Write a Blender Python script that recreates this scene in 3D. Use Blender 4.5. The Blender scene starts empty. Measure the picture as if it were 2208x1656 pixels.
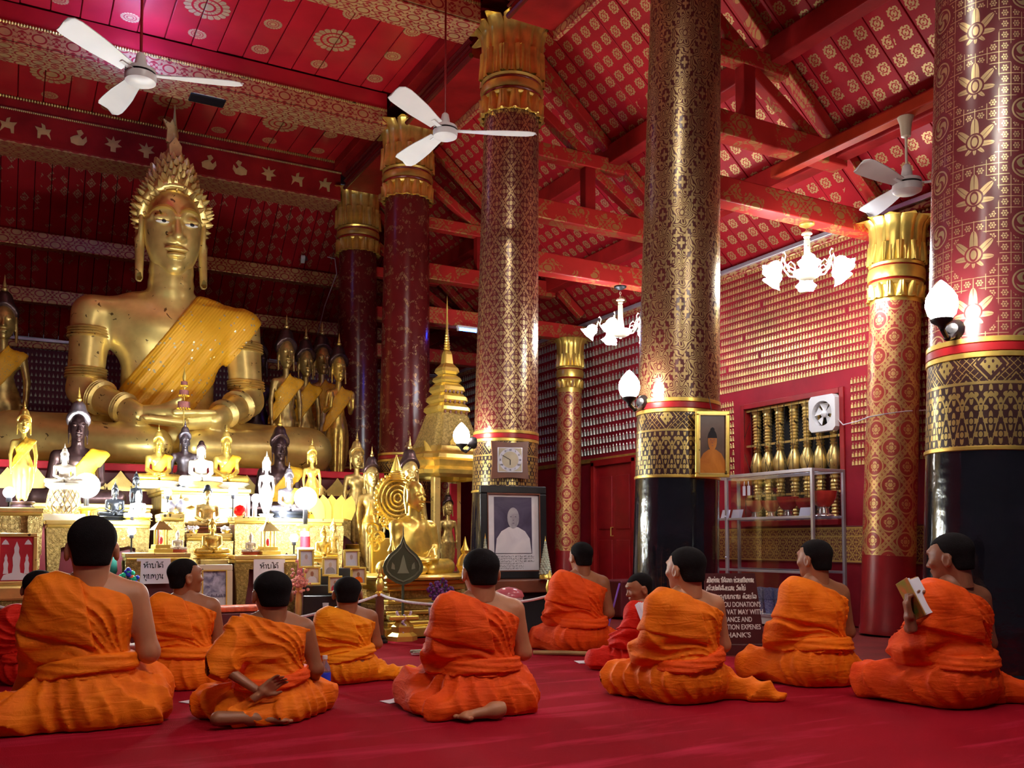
import bpy, bmesh, math, random
import numpy as np
from mathutils import Vector, Matrix
random.seed(7); np.random.seed(7)
SC = bpy.context.scene; COL = SC.collection
PI = math.pi; TAU = 2*PI
# ------------------------------------------------------------------ camera
F = 2000.; CX = 1104.; PPY = 1063.; PIT = math.radians(3); YAW = math.radians(28.5); EYE = .85
cd = bpy.data.cameras.new('camera'); cam = bpy.data.objects.new('camera', cd); COL.objects.link(cam)
cd.sensor_width = 36; cd.lens = 36*F/2208; cd.shift_y = (PPY-828)/2208; cd.clip_start = .05; cd.clip_end = 100
cam.location = (0, 0, EYE); cam.rotation_euler = (PI/2+PIT, 0, -YAW); SC.camera = cam
# ------------------------------------------------------------------ world + exposure
W = bpy.data.worlds.new('hall_ambient'); SC.world = W; W.use_nodes = True
W.node_tree.nodes['Background'].inputs[0].default_value = (.62, .58, .75, 1)
W.node_tree.nodes['Background'].inputs[1].default_value = .04
SC.view_settings.view_transform = 'Standard'; SC.view_settings.look = 'None'
SC.view_settings.gamma = 1; SC.view_settings.use_curve_mapping = False; SC.view_settings.exposure = .55
# strengths of the lamps of the place and of the added nave fill tubes (their shapes are built with the lamps further down)
L_SCONCE, L_CHAND, L_GLOBE, L_BULB, L_TUBE, L_NAVE_FILL = 60, 34, 130, 370, 60, 225
# ------------------------------------------------------------------ pixel helpers: a point on a sight line at a real distance
def ray(px, py):
    x = (px-CX)/F; y = -(py-PPY)/F
    f = math.cos(PIT)-y*math.sin(PIT); z = math.sin(PIT)+y*math.cos(PIT)
    s, c = math.sin(YAW), math.cos(YAW)
    return Vector((x*c+f*s, -x*s+f*c, z))
def at(px, py, d):
    r = ray(px, py); k = d/(r.x*math.sin(YAW)+r.y*math.cos(YAW)); return Vector((r.x*k, r.y*k, EYE+r.z*k))
def onx(px, py, X): r = ray(px, py); k = X/r.x; return Vector((X, r.y*k, EYE+r.z*k))
def ony(px, py, Y): r = ray(px, py); k = Y/r.y; return Vector((r.x*k, Y, EYE+r.z*k))
def onz(px, py, Z=0.): r = ray(px, py); k = (Z-EYE)/r.z; return Vector((r.x*k, r.y*k, Z))
def dep(v): return v[0]*math.sin(YAW)+v[1]*math.cos(YAW)
def S(n, d): return n*d/F
# ------------------------------------------------------------------ node expressions
NT = None
class X:
    def __init__(s, k): s.k = k
    def __add__(a, b): return mth('ADD', a, b)
    __radd__ = __add__
    def __sub__(a, b): return mth('SUBTRACT', a, b)
    def __rsub__(a, b): return mth('SUBTRACT', b, a)
    def __mul__(a, b): return mth('MULTIPLY', a, b)
    __rmul__ = __mul__
    def __truediv__(a, b): return mth('DIVIDE', a, b)
    def __lt__(a, b): return mth('LESS_THAN', a, b)
    def __gt__(a, b): return mth('GREATER_THAN', a, b)
def mth(op, *a):
    n = NT.nodes.new('ShaderNodeMath'); n.operation = op
    for i, v in enumerate(a):
        if isinstance(v, X): NT.links.new(v.k, n.inputs[i])
        else: n.inputs[i].default_value = v
    return X(n.outputs[0])
def fab(a): return mth('ABSOLUTE', a)
def fmin(a, *b):
    for q in b: a = mth('MINIMUM', a, q)
    return a
def fmax(a, *b):
    for q in b: a = mth('MAXIMUM', a, q)
    return a
def fsin(a): return mth('SINE', a)
def fcos(a): return mth('COSINE', a)
def flo(a): return mth('FLOOR', a)
def fra(a): return a-flo(a)
def fsq(a, b): return mth('SQRT', a*a+b*b)
def fat(a, b): return mth('ARCTAN2', a, b)
def band(a, c, w): return fab(a-c) < w
def coord(kind):
    if kind == 'world': n = NT.nodes.new('ShaderNodeNewGeometry'); o = n.outputs['Position']
    elif kind == 'uv': n = NT.nodes.new('ShaderNodeUVMap'); o = n.outputs[0]
    else: n = NT.nodes.new('ShaderNodeTexCoord'); o = n.outputs['Object']
    sp = NT.nodes.new('ShaderNodeSeparateXYZ'); NT.links.new(o, sp.inputs[0])
    return [X(q) for q in sp.outputs], o
def noise(scale, det=2., vec=None, dist=0., rough=.5):
    n = NT.nodes.new('ShaderNodeTexNoise'); n.inputs['Scale'].default_value = scale; n.inputs['Detail'].default_value = det
    n.inputs['Distortion'].default_value = dist; n.inputs['Roughness'].default_value = rough
    if vec is not None: NT.links.new(vec, n.inputs['Vector'])
    return X(n.outputs[0])
def mixc(f, a, b):
    n = NT.nodes.new('ShaderNodeMix'); n.data_type = 'RGBA'
    for v, i in ((f, 0), (a, 6), (b, 7)):
        if isinstance(v, X): NT.links.new(v.k, n.inputs[i])
        elif i == 0: n.inputs[0].default_value = v
        else: n.inputs[i].default_value = (*v, 1) if len(v) == 3 else v
    return X(n.outputs[2])
def setp(bs, key, v):
    if isinstance(v, X): NT.links.new(v.k, bs.inputs[key])
    elif isinstance(v, (tuple, list)): bs.inputs[key].default_value = (*v, 1) if len(v) == 3 and bs.inputs[key].type == 'RGBA' else v
    else: bs.inputs[key].default_value = v
def begin(name):
    global NT
    m = bpy.data.materials.new(name); m.use_nodes = True; NT = m.node_tree
    return m, NT.nodes['Principled BSDF']
def bump(bs, h, strength=.3, dist=.01):
    n = NT.nodes.new('ShaderNodeBump'); n.inputs['Strength'].default_value = strength; n.inputs['Distance'].default_value = dist
    NT.links.new(h.k, n.inputs['Height']); NT.links.new(n.outputs[0], bs.inputs['Normal'])
def mk(name, base, rough=.5, metal=0., var=.25, nscale=6., bmp=0., bscale=40., emit=0., ecol=None, alpha=None, trans=0., spec=None, dark=None, coat=0., wear=None):
    m, bs = begin(name)
    _, vec = coord('obj')
    if emit: setp(bs, 'Base Color', base)
    elif var:
        n = noise(nscale, 3, vec)
        d = dark or tuple(c*(1-var) for c in base); l = tuple(min(1, c*(1+var*.4)) for c in base)
        c = mixc(mth('MULTIPLY_ADD', n, 2.2, -.6), d, l)
        if wear: c = mixc(noise(wear[1], 4, vec, 1.) > wear[2], c, wear[0])
        setp(bs, 'Base Color', c)
    else: setp(bs, 'Base Color', base)
    setp(bs, 'Roughness', rough); setp(bs, 'Metallic', metal)
    if bmp: bump(bs, noise(bscale, 3, vec), bmp, .01)
    if emit: setp(bs, 'Emission Color', ecol or base); setp(bs, 'Emission Strength', emit)
    if trans: setp(bs, 'Transmission Weight', trans)
    if spec is not None: setp(bs, 'Specular IOR Level', spec)
    if coat: setp(bs, 'Coat Weight', coat)
    return m
def mkpat(name, fn, kind, ground, gold, grough=.3, prough=.32, pmetal=.75, wear=.0, wscale=9., gvar=.35, bmp=.15, spec=.5):
    """gold stencil work on a lacquered ground; fn gives the mask from the surface coordinates"""
    m, bs = begin(name)
    c, vec = coord(kind)
    k = fn(*c)
    n1 = noise(wscale, 4, vec, .6)
    if wear: k = k*(n1 < 1-wear)
    n2 = noise(2.5, 3, vec)
    g = mixc(n2, tuple(v*(1-gvar) for v in ground), tuple(v*(1+gvar) for v in ground))
    a = mixc(n1, tuple(v*.55 for v in gold), gold)
    setp(bs, 'Base Color', mixc(k, g, a)); setp(bs, 'Metallic', k*pmetal)
    setp(bs, 'Roughness', k*(prough-grough)+grough)
    if bmp: bump(bs, n1+k*.4, bmp, .004)
    setp(bs, 'Specular IOR Level', spec)
    return m
# ------------------------------------------------------------------ objects
def link(o, parent=None):
    COL.objects.link(o)
    if parent is not None: o.parent = parent
    return o
def tag(o, label=None, cat=None, group=None, kind=None):
    if label: o['label'] = label
    if cat: o['category'] = cat
    if group: o['group'] = group
    if kind: o['kind'] = kind
    return o
def empty(name, loc=(0, 0, 0), rz=0., label=None, cat=None, group=None, scale=1., kind=None):
    o = bpy.data.objects.new(name, None); o.empty_display_size = .05; link(o)
    o.location = loc; o.rotation_euler = (0, 0, rz); o.scale = (scale,)*3
    return tag(o, label, cat, group, kind)
class B:
    """collects shapes in a bmesh, becomes ONE mesh object"""
    def __init__(s): s.b = bmesh.new(); s.uv = s.b.loops.layers.uv.new('UVMap')
    def geo(s, vs, fs, uvs=None):
        V = [s.b.verts.new(v) for v in vs]
        for i, f in enumerate(fs):
            try: q = s.b.faces.new([V[j] for j in f])
            except ValueError: continue
            if uvs:
                for l, j in zip(q.loops, f if uvs[0] == 'v' else range(len(f))):
                    l[s.uv].uv = uvs[1][j] if uvs[0] == 'v' else uvs[1][i][j]
        return s
    def box(s, c, d, rz=0., bev=0., rot=None):
        x, y, z = (q/2 for q in d); c = Vector(c)
        R = rot or Matrix.Rotation(rz, 3, 'Z')
        vs = [R@Vector((i, j, k))+c for i in (-x, x) for j in (-y, y) for k in (-z, z)]
        V = [s.b.verts.new(v) for v in vs]
        fs = [s.b.faces.new([V[j] for j in f]) for f in ((0, 1, 3, 2), (4, 6, 7, 5), (0, 4, 5, 1), (2, 3, 7, 6), (0, 2, 6, 4), (1, 5, 7, 3))]
        if bev:
            es = list({e for f in fs for e in f.edges})
            bmesh.ops.bevel(s.b, geom=es, offset=bev, segments=2, affect='EDGES', profile=.5)
        return s
    def boxes(s, lo, hi, bev=0.):
        return s.box([(a+b)/2 for a, b in zip(lo, hi)], [abs(b-a) for a, b in zip(lo, hi)], bev=bev)
    def lathe(s, prof, seg=24, c=(0, 0, 0), M=None, ring=None, sq=False):
        """prof: (radius, z). ring(angle, r, z) may change the radius. UV in metres"""
        vs, uvs = [], []; v = 0; pr = None
        for r, z in prof:
            if pr: v += math.hypot(r-pr[0], z-pr[1])
            pr = (r, z)
            for i in range(seg+1):
                a = TAU*i/seg+(PI/4 if sq else 0); q = ring(a, r, z) if ring else r
                p = Vector((q*math.cos(a), q*math.sin(a), z))
                p = (M@p if M else p)+Vector(c); vs.append(p); uvs.append((a*max(p_[0] for p_ in prof), z))
        n = seg+1; fs = []
        for j in range(len(prof)-1):
            for i in range(seg): fs.append((j*n+i, j*n+i+1, (j+1)*n+i+1, (j+1)*n+i))
        s.geo(vs, fs, ('v', uvs)); return s
    def tube(s, pts, r, seg=8, cap=True):
        pts = [Vector(p) for p in pts]; R = r if isinstance(r, (list, tuple)) else [r]*len(pts)
        rows = []; up = None
        for i, p in enumerate(pts):
            t = (pts[min(i+1, len(pts)-1)]-pts[max(i-1, 0)]).normalized()
            if up is None: up = Vector((0, 0, 1)) if abs(t.z) < .9 else Vector((1, 0, 0))
            a = t.cross(up).normalized(); up = a.cross(t).normalized()
            rows.append([s.b.verts.new(p+R[i]*(math.cos(TAU*k/seg)*a+math.sin(TAU*k/seg)*up)) for k in range(seg)])
        for i in range(len(rows)-1):
            for k in range(seg): s.b.faces.new((rows[i][k], rows[i][(k+1) % seg], rows[i+1][(k+1) % seg], rows[i+1][k]))
        if cap: s.b.faces.new(rows[0][::-1]); s.b.faces.new(rows[-1])
        return s
    def ball(s, c, r, u=16, v=10, M=None):
        r = r if isinstance(r, (tuple, list)) else (r, r, r)
        g = bmesh.ops.create_uvsphere(s.b, u_segments=u, v_segments=v, radius=1)
        for q in g['verts']:
            p = Vector((q.co.x*r[0], q.co.y*r[1], q.co.z*r[2])); q.co = (M@p if M else p)+Vector(c)
        return s
    def ico(s, c, r, n=1):
        g = bmesh.ops.create_icosphere(s.b, subdivisions=n, radius=1)
        r = r if isinstance(r, (tuple, list)) else (r, r, r)
        for q in g['verts']: q.co = Vector((q.co.x*r[0], q.co.y*r[1], q.co.z*r[2]))+Vector(c)
        return s
    def prism(s, poly, t, M=None, bev=0.):
        """flat outline in (x, z), thickness t along y (towards -y)"""
        n = len(poly); vs = [Vector((x, 0, z)) for x, z in poly]+[Vector((x, -t, z)) for x, z in poly]
        if M: vs = [M@v for v in vs]
        V = [s.b.verts.new(v) for v in vs]
        s.b.faces.new(V[:n]); s.b.faces.new(V[n:][::-1])
        for i in range(n): s.b.faces.new((V[i], V[n+i], V[n+(i+1) % n], V[(i+1) % n]))
        return s
    def mesh(s, name, mat, smooth=False):
        bmesh.ops.recalc_face_normals(s.b, faces=s.b.faces)
        me = bpy.data.meshes.new(name); s.b.to_mesh(me); s.b.free()
        for m in (mat if isinstance(mat, (list, tuple)) else [mat]): me.materials.append(m)
        if smooth:
            me.polygons.foreach_set('use_smooth', [True]*len(me.polygons))
            if smooth != 2: me.set_sharp_from_angle(angle=math.radians(42))
        return me
    def obj(s, name, mat, parent=None, smooth=False, loc=None, rz=0.):
        o = bpy.data.objects.new(name, s.mesh(name, mat, smooth)); link(o, parent)
        if loc is not None: o.location = loc
        if rz: o.rotation_euler = (0, 0, rz)
        return o
def inst(name, me, parent=None, loc=(0, 0, 0), rot=(0, 0, 0), scale=(1, 1, 1), mat=None):
    o = bpy.data.objects.new(name, me); link(o, parent)
    o.location = loc; o.rotation_euler = rot; o.scale = (scale,)*3 if not isinstance(scale, (tuple, list)) else scale
    if mat: omat(o, mat)
    return o
def omat(o, m):
    o.material_slots[0].link = 'OBJECT'; o.material_slots[0].material = m
def dup(root, loc=None, rz=None, label=None, scale=None, mats=None, skip=()):
    """a copy of a thing with its parts and sub-parts"""
    r = root.copy(); COL.objects.link(r)
    if loc is not None: r.location = loc
    if rz is not None: r.rotation_euler = (0, 0, rz)
    if scale is not None: r.scale = (scale,)*3
    if label: r['label'] = label
    def rec(a, b):
        for ch in list(a.children):
            if ch.name.split('.')[0] in skip: continue
            c = ch.copy(); COL.objects.link(c); c.parent = b
            if mats and ch.name.split('.')[0] in mats: omat(c, mats[ch.name.split('.')[0]])
            rec(ch, c)
    rec(root, r); return r
# ------------------------------------------------------------------ implicit surfaces -> meshes
def ell(P, c, r): 
    q = [(P[i]-c[i])/r[i] for i in range(3)]; k = np.sqrt(q[0]**2+q[1]**2+q[2]**2)
    g = np.sqrt(sum((q[i]/r[i])**2 for i in range(3)))+1e-9
    return k*(k-1)/g
def cone(P, a, b, ra, rb):
    a = np.array(a, float); b = np.array(b, float); ab = b-a; L = (ab@ab)+1e-9
    t = np.clip(sum((P[i]-a[i])*ab[i] for i in range(3))/L, 0, 1)
    return np.sqrt(sum((P[i]-a[i]-t*ab[i])**2 for i in range(3)))-(ra+(rb-ra)*t)
def chain(P, pts, k=.02):
    d = None
    for (a, ra), (b, rb) in zip(pts, pts[1:]):
        e = cone(P, a, b, ra, rb); d = e if d is None else smin(d, e, k)
    return d
def smin(a, b, k=.03):
    h = np.clip(.5+.5*(b-a)/k, 0, 1); return b+(a-b)*h-k*h*(1-h)
def smax(a, b, k=.02): return -smin(-a, -b, k)
def rbox(P, c, d, r=.01):
    q = [np.abs(P[i]-c[i])-d[i]/2+r for i in range(3)]
    return np.sqrt(sum(np.maximum(v, 0)**2 for v in q))+np.minimum(np.maximum(q[0], np.maximum(q[1], q[2])), 0)-r
def nets(f, lo, hi, h):
    """surface nets of f(P) < 0 on a grid with step h -> verts, quads"""
    ax = [np.arange(lo[i], hi[i]+h, h) for i in range(3)]
    P = np.meshgrid(*ax, indexing='ij'); v = f(P).astype(float)
    n = v.shape; s = v < 0
    cs = tuple(q-1 for q in n)
    acc = np.zeros(cs+(3,)); cnt = np.zeros(cs)
    cor = [(i, j, k) for i in (0, 1) for j in (0, 1) for k in (0, 1)]
    for a in cor:
        for axi in range(3):
            if a[axi]: continue
            b = list(a); b[axi] = 1
            sa = tuple(slice(a[i], a[i]+cs[i]) for i in range(3)); sb = tuple(slice(b[i], b[i]+cs[i]) for i in range(3))
            va, vb = v[sa], v[sb]; m = (va < 0) != (vb < 0)
            t = np.where(m, va/(va-vb+1e-12), 0)
            for i in range(3): acc[..., i] += np.where(m, a[i]+(t if i == axi else 0), 0)
            cnt += m
    ok = cnt > 0; idx = -np.ones(cs, int); idx[ok] = np.arange(ok.sum())
    pos = acc[ok]/cnt[ok][:, None]+np.argwhere(ok); V = pos*h+np.array(lo)
    Fs = []
    for axi in range(3):
        o1, o2 = [(1, 2), (2, 0), (0, 1)][axi]
        sl = [slice(1, n[i]-1) for i in range(3)]; sl[axi] = slice(0, n[axi]-1)
        sl2 = list(sl); sl2[axi] = slice(1, n[axi])
        A = s[tuple(sl)]; Bq = s[tuple(sl2)]; e = np.argwhere(A != Bq)
        if not len(e): continue
        off = np.array([1, 1, 1]); off[axi] = 0; e0 = e+off; inside = A[tuple(e.T)]
        u = np.zeros(3, int); u[o1] = 1; w = np.zeros(3, int); w[o2] = 1
        q = np.stack([idx[tuple((e0-u-w).T)], idx[tuple((e0-w).T)], idx[tuple(e0.T)], idx[tuple((e0-u).T)]], 1)
        q[~inside] = q[~inside][:, ::-1]; Fs.append(q)
    return V, np.concatenate(Fs) if Fs else np.zeros((0, 4), int)
def soft(V, Q, it=1, lam=.5):
    for _ in range(it):
        acc = np.zeros_like(V); c = np.zeros(len(V))
        for a in range(4):
            for b in ((a+1) % 4, (a+3) % 4):
                np.add.at(acc, Q[:, a], V[Q[:, b]]); np.add.at(c, Q[:, a], 1)
        V = V*(1-lam)+lam*acc/np.maximum(c, 1)[:, None]
    return V
def sdf_mesh(name, parts, mat, it=1):
    """parts: list of (f, lo, hi, h) or (V, Q), joined into one smooth mesh"""
    Vs, Qs, n = [], [], 0
    for p in parts:
        if len(p) == 2: V, Q = p
        else: V, Q = nets(*p); V = soft(V, Q, it)
        Vs.append(V); Qs.append(Q+n); n += len(V)
    V = np.concatenate(Vs); Q = np.concatenate(Qs)
    me = bpy.data.meshes.new(name); me.vertices.add(len(V)); me.vertices.foreach_set('co', V.astype(np.float32).ravel())
    me.loops.add(len(Q)*4); me.loops.foreach_set('vertex_index', Q.astype(np.int32).ravel())
    me.polygons.add(len(Q)); me.polygons.foreach_set('loop_start', np.arange(len(Q), dtype=np.int32)*4)
    me.polygons.foreach_set('use_smooth', np.ones(len(Q), bool))
    me.update(); me.validate()
    for m in (mat if isinstance(mat, (list, tuple)) else [mat]): me.materials.append(m)
    return me
def sdf_obj(name, parts, mat, parent=None, it=1): return link(bpy.data.objects.new(name, sdf_mesh(name, parts, mat, it)), parent)
# ------------------------------------------------------------------ materials
GOLD = (.90, .63, .15); PGOLD = (.80, .52, .22); LAQ = (.17, .018, .02)
def diam(u, v, a, b):
    """two interleaved lattices: signed local x, y of the nearer diamond and its L1 size"""
    def loc(p, q): return fra(p+.5)-.5, fra(q+.5)-.5
    x1, y1 = loc(u/a, v/b); x2, y2 = loc(u/a+.5, v/b+.5)
    d1 = fab(x1)+fab(y1); d2 = fab(x2)+fab(y2); s = d1 < d2
    return x2+(x1-x2)*s, y2+(y1-y2)*s, fmin(d1, d2)
def pat_damask(a, b, big=.30):
    def fn(u, v, w):
        x, y, d = diam(u, v, a, b); r = fsq(x, y); t = fat(y, x)
        flower = r < (fcos(t*4)*.09+big*.72)
        core = r < .06
        holes = band(r, .13, .022)+band(fsin(t*8)*.02+r, .2, .016)
        net = band(d+fsin(x*25)*.02, .44, .035)
        x2, y2, d2 = diam(u, v, a/4, b/4); fill = fsq(x2, y2) < (fcos(fat(y2, x2)*4)*.1+.22)
        return fmin(fmax(flower*(1-fmin(holes, 1.))+core, net, fill*(d > .33)), 1.)
    return fn
def pat_scroll(u, v, w):
    x, y, d = diam(u, v, .34, .5); r = fsq(x, y*1.2); t = fat(y, x)
    vine = fab(fsin(r*44+fsin(t*6)*2.4+fsin(x*30)*.9+fsin(y*44)*1.1)) > .58
    x2, y2, d2 = diam(u, v, .085, .125); fl = fsq(x2, y2) < (fcos(fat(y2, x2)*4)*.1+.24)
    hole = r < .07
    return fmin(fmax(vine*(d < .40), fl*(d > .36), r < .035), 1.)*(1-hole*(r > .05))
def pat_lotus(u, v, w):
    q = fra(u/.52); x = (q-.25)*.52; yl = fra(v/.33)-.5; y = yl*.33
    r = fsq(x, y); t = fat(x, y+.02)
    pt = fab(fcos(t*4)); lot = r < (pt*pt*(fcos(t)*.03+.062)+.046)
    lot = lot*(1-band(r, .046, .005))*(1-(fab(fsin(t*8)) < .12)*(r > .05))*(1-band(fsq(x, y*.6), .02, .004))
    x3 = (q-.78)*.52; y3 = (fra(v/.33+.5)-.5)*.36; r3 = fsq(x3, y3)
    med = (r3 < .075)*(1-band(r3, .060, .005))*(1-((fsin(fat(y3, x3)*3+r3*90) > .3)*(r3 < .055)))
    xs = (fra(u/.065)-.5); ys = (fra(v/.065)-.5); rs = fsq(xs, ys)
    ros = fmax((rs < (fcos(fat(ys, xs)*6)*.06+.26))*(1-band(rs, .13, .035)), fmax(fab(xs), fab(ys)) > .465)
    free = (r > .135)*(r3 > .1)
    return fmin(fmax(lot, med, ros*free), 1.)
def pat_wallcol(u, v, w):
    x, y, d = diam(u, v, .30, .34); r = fsq(x, y*1.1); t = fat(x, y+.07)
    tree = (r < (fab(fcos(t*3))*.06+.10))*(1-(fab(fsin(t*6)) < .2))*(1-band(r, .08, .012))
    ring = band(fmax(r, d*.7), .27, .022)+band(d, .47, .012)
    x2, y2, d2 = diam(u, v, .05, .057); net = (fsq(x2, y2) > .2)*(d > .38)
    return fmin(fmax(tree, ring, net), 1.)
def pat_band(u, v, w):
    z = v-1.37
    x = (fra(u/.2)-.5)*.2; up = fra((z)/.40)*.40
    arch = band(fab(fsin(u*PI/.2))*.30, z, .012)+band(fab(fsin(u*PI/.2+PI/2))*.30, z, .012)
    x2, y2, d2 = diam(u, z, .1, .15); fl = fsq(x2, y2) < (fcos(fat(y2, x2)*4)*.12+.26)
    fl = fl*(1-band(fsq(x2, y2), .14, .03))
    x3, y3, d3 = diam(u, z-.47, .26, .30); top = (d3 < .36)*(1-band(d3, .27, .05))*(1-(fsin(x3*40)*fsin(y3*30) > .55))
    x4, y4, d4 = diam(u, z, .045, .045); sm = band(fab(x4)-fab(y4), 0., .07)
    low = (z < .36)
    return fmin(fmax(fmin(arch, 1.)*low, fl*low, fmax(top, sm*(d3 > .4))*(z > .375), band(z, .367, .008), z < .012), 1.)
def pat_roof(axis):
    def fn(x, y, z):
        u = (y if axis == 'y' else x)/.17; s = (x if axis == 'y' else y)*1.343/.19
        a = fra(u)-.5; b = fra(s)-.5; q = fab(a)+fab(b)*.9 if axis == 'x' else fmax(fab(a)+fab(b)*.25, fab(b)+fab(a)*.25)
        m = q < (.34 if axis == 'y' else .38)
        hole = fsin(a*26)*fsin(b*26) > .45
        return m*(1-hole)*(1-band(fsq(a, b), .17, .025))
    return fn
def pat_ceil(x, y, z):
    i = (x-1.79)/.725; j = (y-10.35)/.62
    ri = flo(i+.5); rj = flo(j+.5); dx = (i-ri)*.725; dy = (j-rj)*.62
    ev = (fra(ri*.5) < .25)*(fra(rj*.5) < .25); r = fsq(dx, dy); t = fat(dy, dx); R = ev*.145+.105
    q = r/R; edge = q < fab(fsin(t*9))*.10+.9
    lines = fmax(band(q, .62, .05), band(q, .33, .05), (fab(fsin(t*9)) < .22)*(q > .35))
    return edge*(1-lines)
def pat_strip(p, a, b, off=0.):
    """ornament band along a beam: p picks the length axis"""
    def fn(x, y, z):
        u = x if p == 'x' else y
        v = y+z if p == 'x' else x+z
        X_, Y_, d = diam(u, v+off, a, b); r = fsq(X_, Y_)
        fl = (r < fcos(fat(Y_, X_)*6)*.06+.32)*(1-band(r, .2, .03))
        x2, y2, d2 = diam(u, v, a/6, a/6); sm = fsq(x2, y2) < .3
        return fmin(fmax(fl, sm*(d > .40)*.8), 1.)
    return fn
M = {}
M['roof_r'] = mkpat('red_plank_gold_squares', pat_roof('y'), 'world', (.36, .010, .017), (.60, .34, .14), .42, .42, .45, bmp=.1, wear=.36, wscale=2., spec=.15)
M['roof_b'] = mkpat('red_plank_gold_diamonds', pat_roof('x'), 'world', (.30, .008, .012), (.55, .30, .16), .38, .4, .4, bmp=.1, wear=.48, wscale=2.2, spec=.15)
M['ceil'] = mkpat('red_ceiling_medallions', pat_ceil, 'world', (.46, .012, .02), PGOLD, .30, .4, .4, wear=.12, bmp=.08)
M['beam'] = mk('red_lacquered_beam', (.30, .010, .010), .5, spec=.18, var=.4, nscale=3., bmp=.15, bscale=25)
M['beam_o'] = mk('orange_red_beam', (.45, .035, .012), .5, spec=.2, var=.4, nscale=4., bmp=.1)
M['strip_x'] = mkpat('gold_ornament_strip', pat_strip('x', .34, .24), 'world', (.33, .02, .02), PGOLD, .35, .4, .5)
M['strip_y'] = mkpat('gold_ornament_strip_side', pat_strip('y', .34, .24), 'world', (.33, .02, .02), PGOLD, .35, .4, .5)
M['tie'] = mkpat('red_tie_beam_gold', pat_strip('x', .30, .20), 'world', (.42, .022, .018), (.50, .20, .06), .4, .45, .3, wear=.52, wscale=5., spec=.18)
M['gold'] = mk('gold_leaf', GOLD, .33, .78, var=.35, nscale=7, bmp=.12, bscale=30)
M['gold_b'] = mk('bright_gold_paint', (.93, .68, .15), .30, .72, var=.2, nscale=5)
M['gold_old'] = mk('old_gold_leaf', (.82, .60, .20), .36, .72, var=.4, nscale=5, bmp=.2, bscale=22, wear=((.10, .07, .03), 14, .66))
M['redband'] = mk('red_moulding', (.30, .008, .012), .35)
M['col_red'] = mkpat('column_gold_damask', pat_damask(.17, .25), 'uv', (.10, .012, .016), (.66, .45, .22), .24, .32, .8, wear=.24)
M['col_scroll'] = mkpat('column_gold_scroll', pat_scroll, 'uv', (.075, .012, .012), (.52, .36, .16), .25, .34, .75, wear=.30)
M['col_lotus'] = mkpat('column_gold_lotus', pat_lotus, 'uv', (.115, .015, .02), (.68, .49, .25), .27, .32, .75, wear=.14)
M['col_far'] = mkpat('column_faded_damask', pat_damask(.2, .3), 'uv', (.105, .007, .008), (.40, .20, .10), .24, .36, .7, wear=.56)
M['col_wall'] = mkpat('wall_column_gold_lozenges', pat_wallcol, 'uv', (.36, .03, .02), (.80, .46, .17), .35, .38, .6, wear=.1)
M['col_band'] = mkpat('column_gold_arches', pat_band, 'uv', (.035, .012, .012), (.78, .58, .20), .3, .32, .8, wear=.1)
M['black'] = mk('black_lacquer', (.006, .006, .010), .16, var=.2, bmp=.5, bscale=9, coat=.5)
M['wallred'] = mk('red_plaster', (.30, .010, .022), .6, spec=.2, var=.35, nscale=2.5, bmp=.15, bscale=20)
M['wallpurple'] = mk('dark_maroon_plaster', (.16, .012, .045), .5, var=.35, nscale=2., bmp=.1)
M['relief'] = mk('gilt_relief_figures', (.80, .60, .24), .4, .55, var=.45, nscale=4)
M['relief_b'] = mk('silvered_relief_figures', (.52, .52, .44), .4, .5, var=.4, nscale=4)
M['white'] = mk('white_enamel', (.75, .75, .76), .35, var=.05)
M['cream'] = mk('cream_enamel', (.70, .62, .45), .35, var=.1)
M['iron'] = mk('black_iron', (.012, .011, .014), .4, .3, var=.2)
M['alu'] = mk('aluminium_profile', (.62, .62, .72), .32, .7, var=.1)
M['dark'] = mk('night_dark', (.004, .003, .005), .8, var=0)
# carpet: long worn streaks
m, bs = begin('red_carpet'); (x, y, z), v = coord('world')
mp = NT.nodes.new('ShaderNodeMapping'); mp.inputs['Rotation'].default_value = (0, 0, .12); mp.inputs['Scale'].default_value = (.55, 3.2, 1); NT.links.new(v, mp.inputs[0])
n1 = noise(1.6, 5, mp.outputs[0], .5, .6); n2 = noise(220, 2, v); n3 = noise(1.1, 3, v)
c = mixc(mth('MULTIPLY_ADD', n3, 1.6, -.3), (.20, .001, .007), (.30, .002, .012))
c = mixc(fmax(mth('MULTIPLY_ADD', n1, 6.0, -3.2), 0.)*.7, c, (.50, .020, .060))
setp(bs, 'Base Color', c); setp(bs, 'Roughness', .95); setp(bs, 'Specular IOR Level', .1); bump(bs, n2, .5, .006); M['carpet'] = m
M['floor'] = mk('brick_red_floor', (.20, .020, .018), .7, spec=.2, var=.3, nscale=3, bmp=.1, bscale=60)
# ------------------------------------------------------------------ the shell
XW, YB, ZW, ZC = 7.5, 16.5, 4.06, 6.75
def struct(b, name, mat, parent=None, **k):
    o = b.obj(name, mat, parent, **k)
    if parent is None: o['kind'] = 'structure'
    return o
struct(B().boxes((-5, -3, -.12), (XW+.4, YB+.4, -.012)), 'floor', M['floor'])
tag(B().boxes((-4.6, -2.6, -.012), (4.72, 7.62, 0), .004).obj('carpet', M['carpet']), 'worn deep red carpet covering the floor where the robed people sit', 'carpet')
WY0, WY1, WZ0, WZ1 = 6.67, 8.2, 1.02, 2.44
b = B()
for lo, hi in (((XW, 2.5, 0), (XW+.3, WY0, ZW)), ((XW, WY1, 0), (XW+.3, YB+.3, ZW)), ((XW, WY0, 0), (XW+.3, WY1, WZ0)), ((XW, WY0, WZ1), (XW+.3, WY1, ZW))): b.boxes(lo, hi)
wall_r = struct(b, 'wall_right', M['wallred'])
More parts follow.
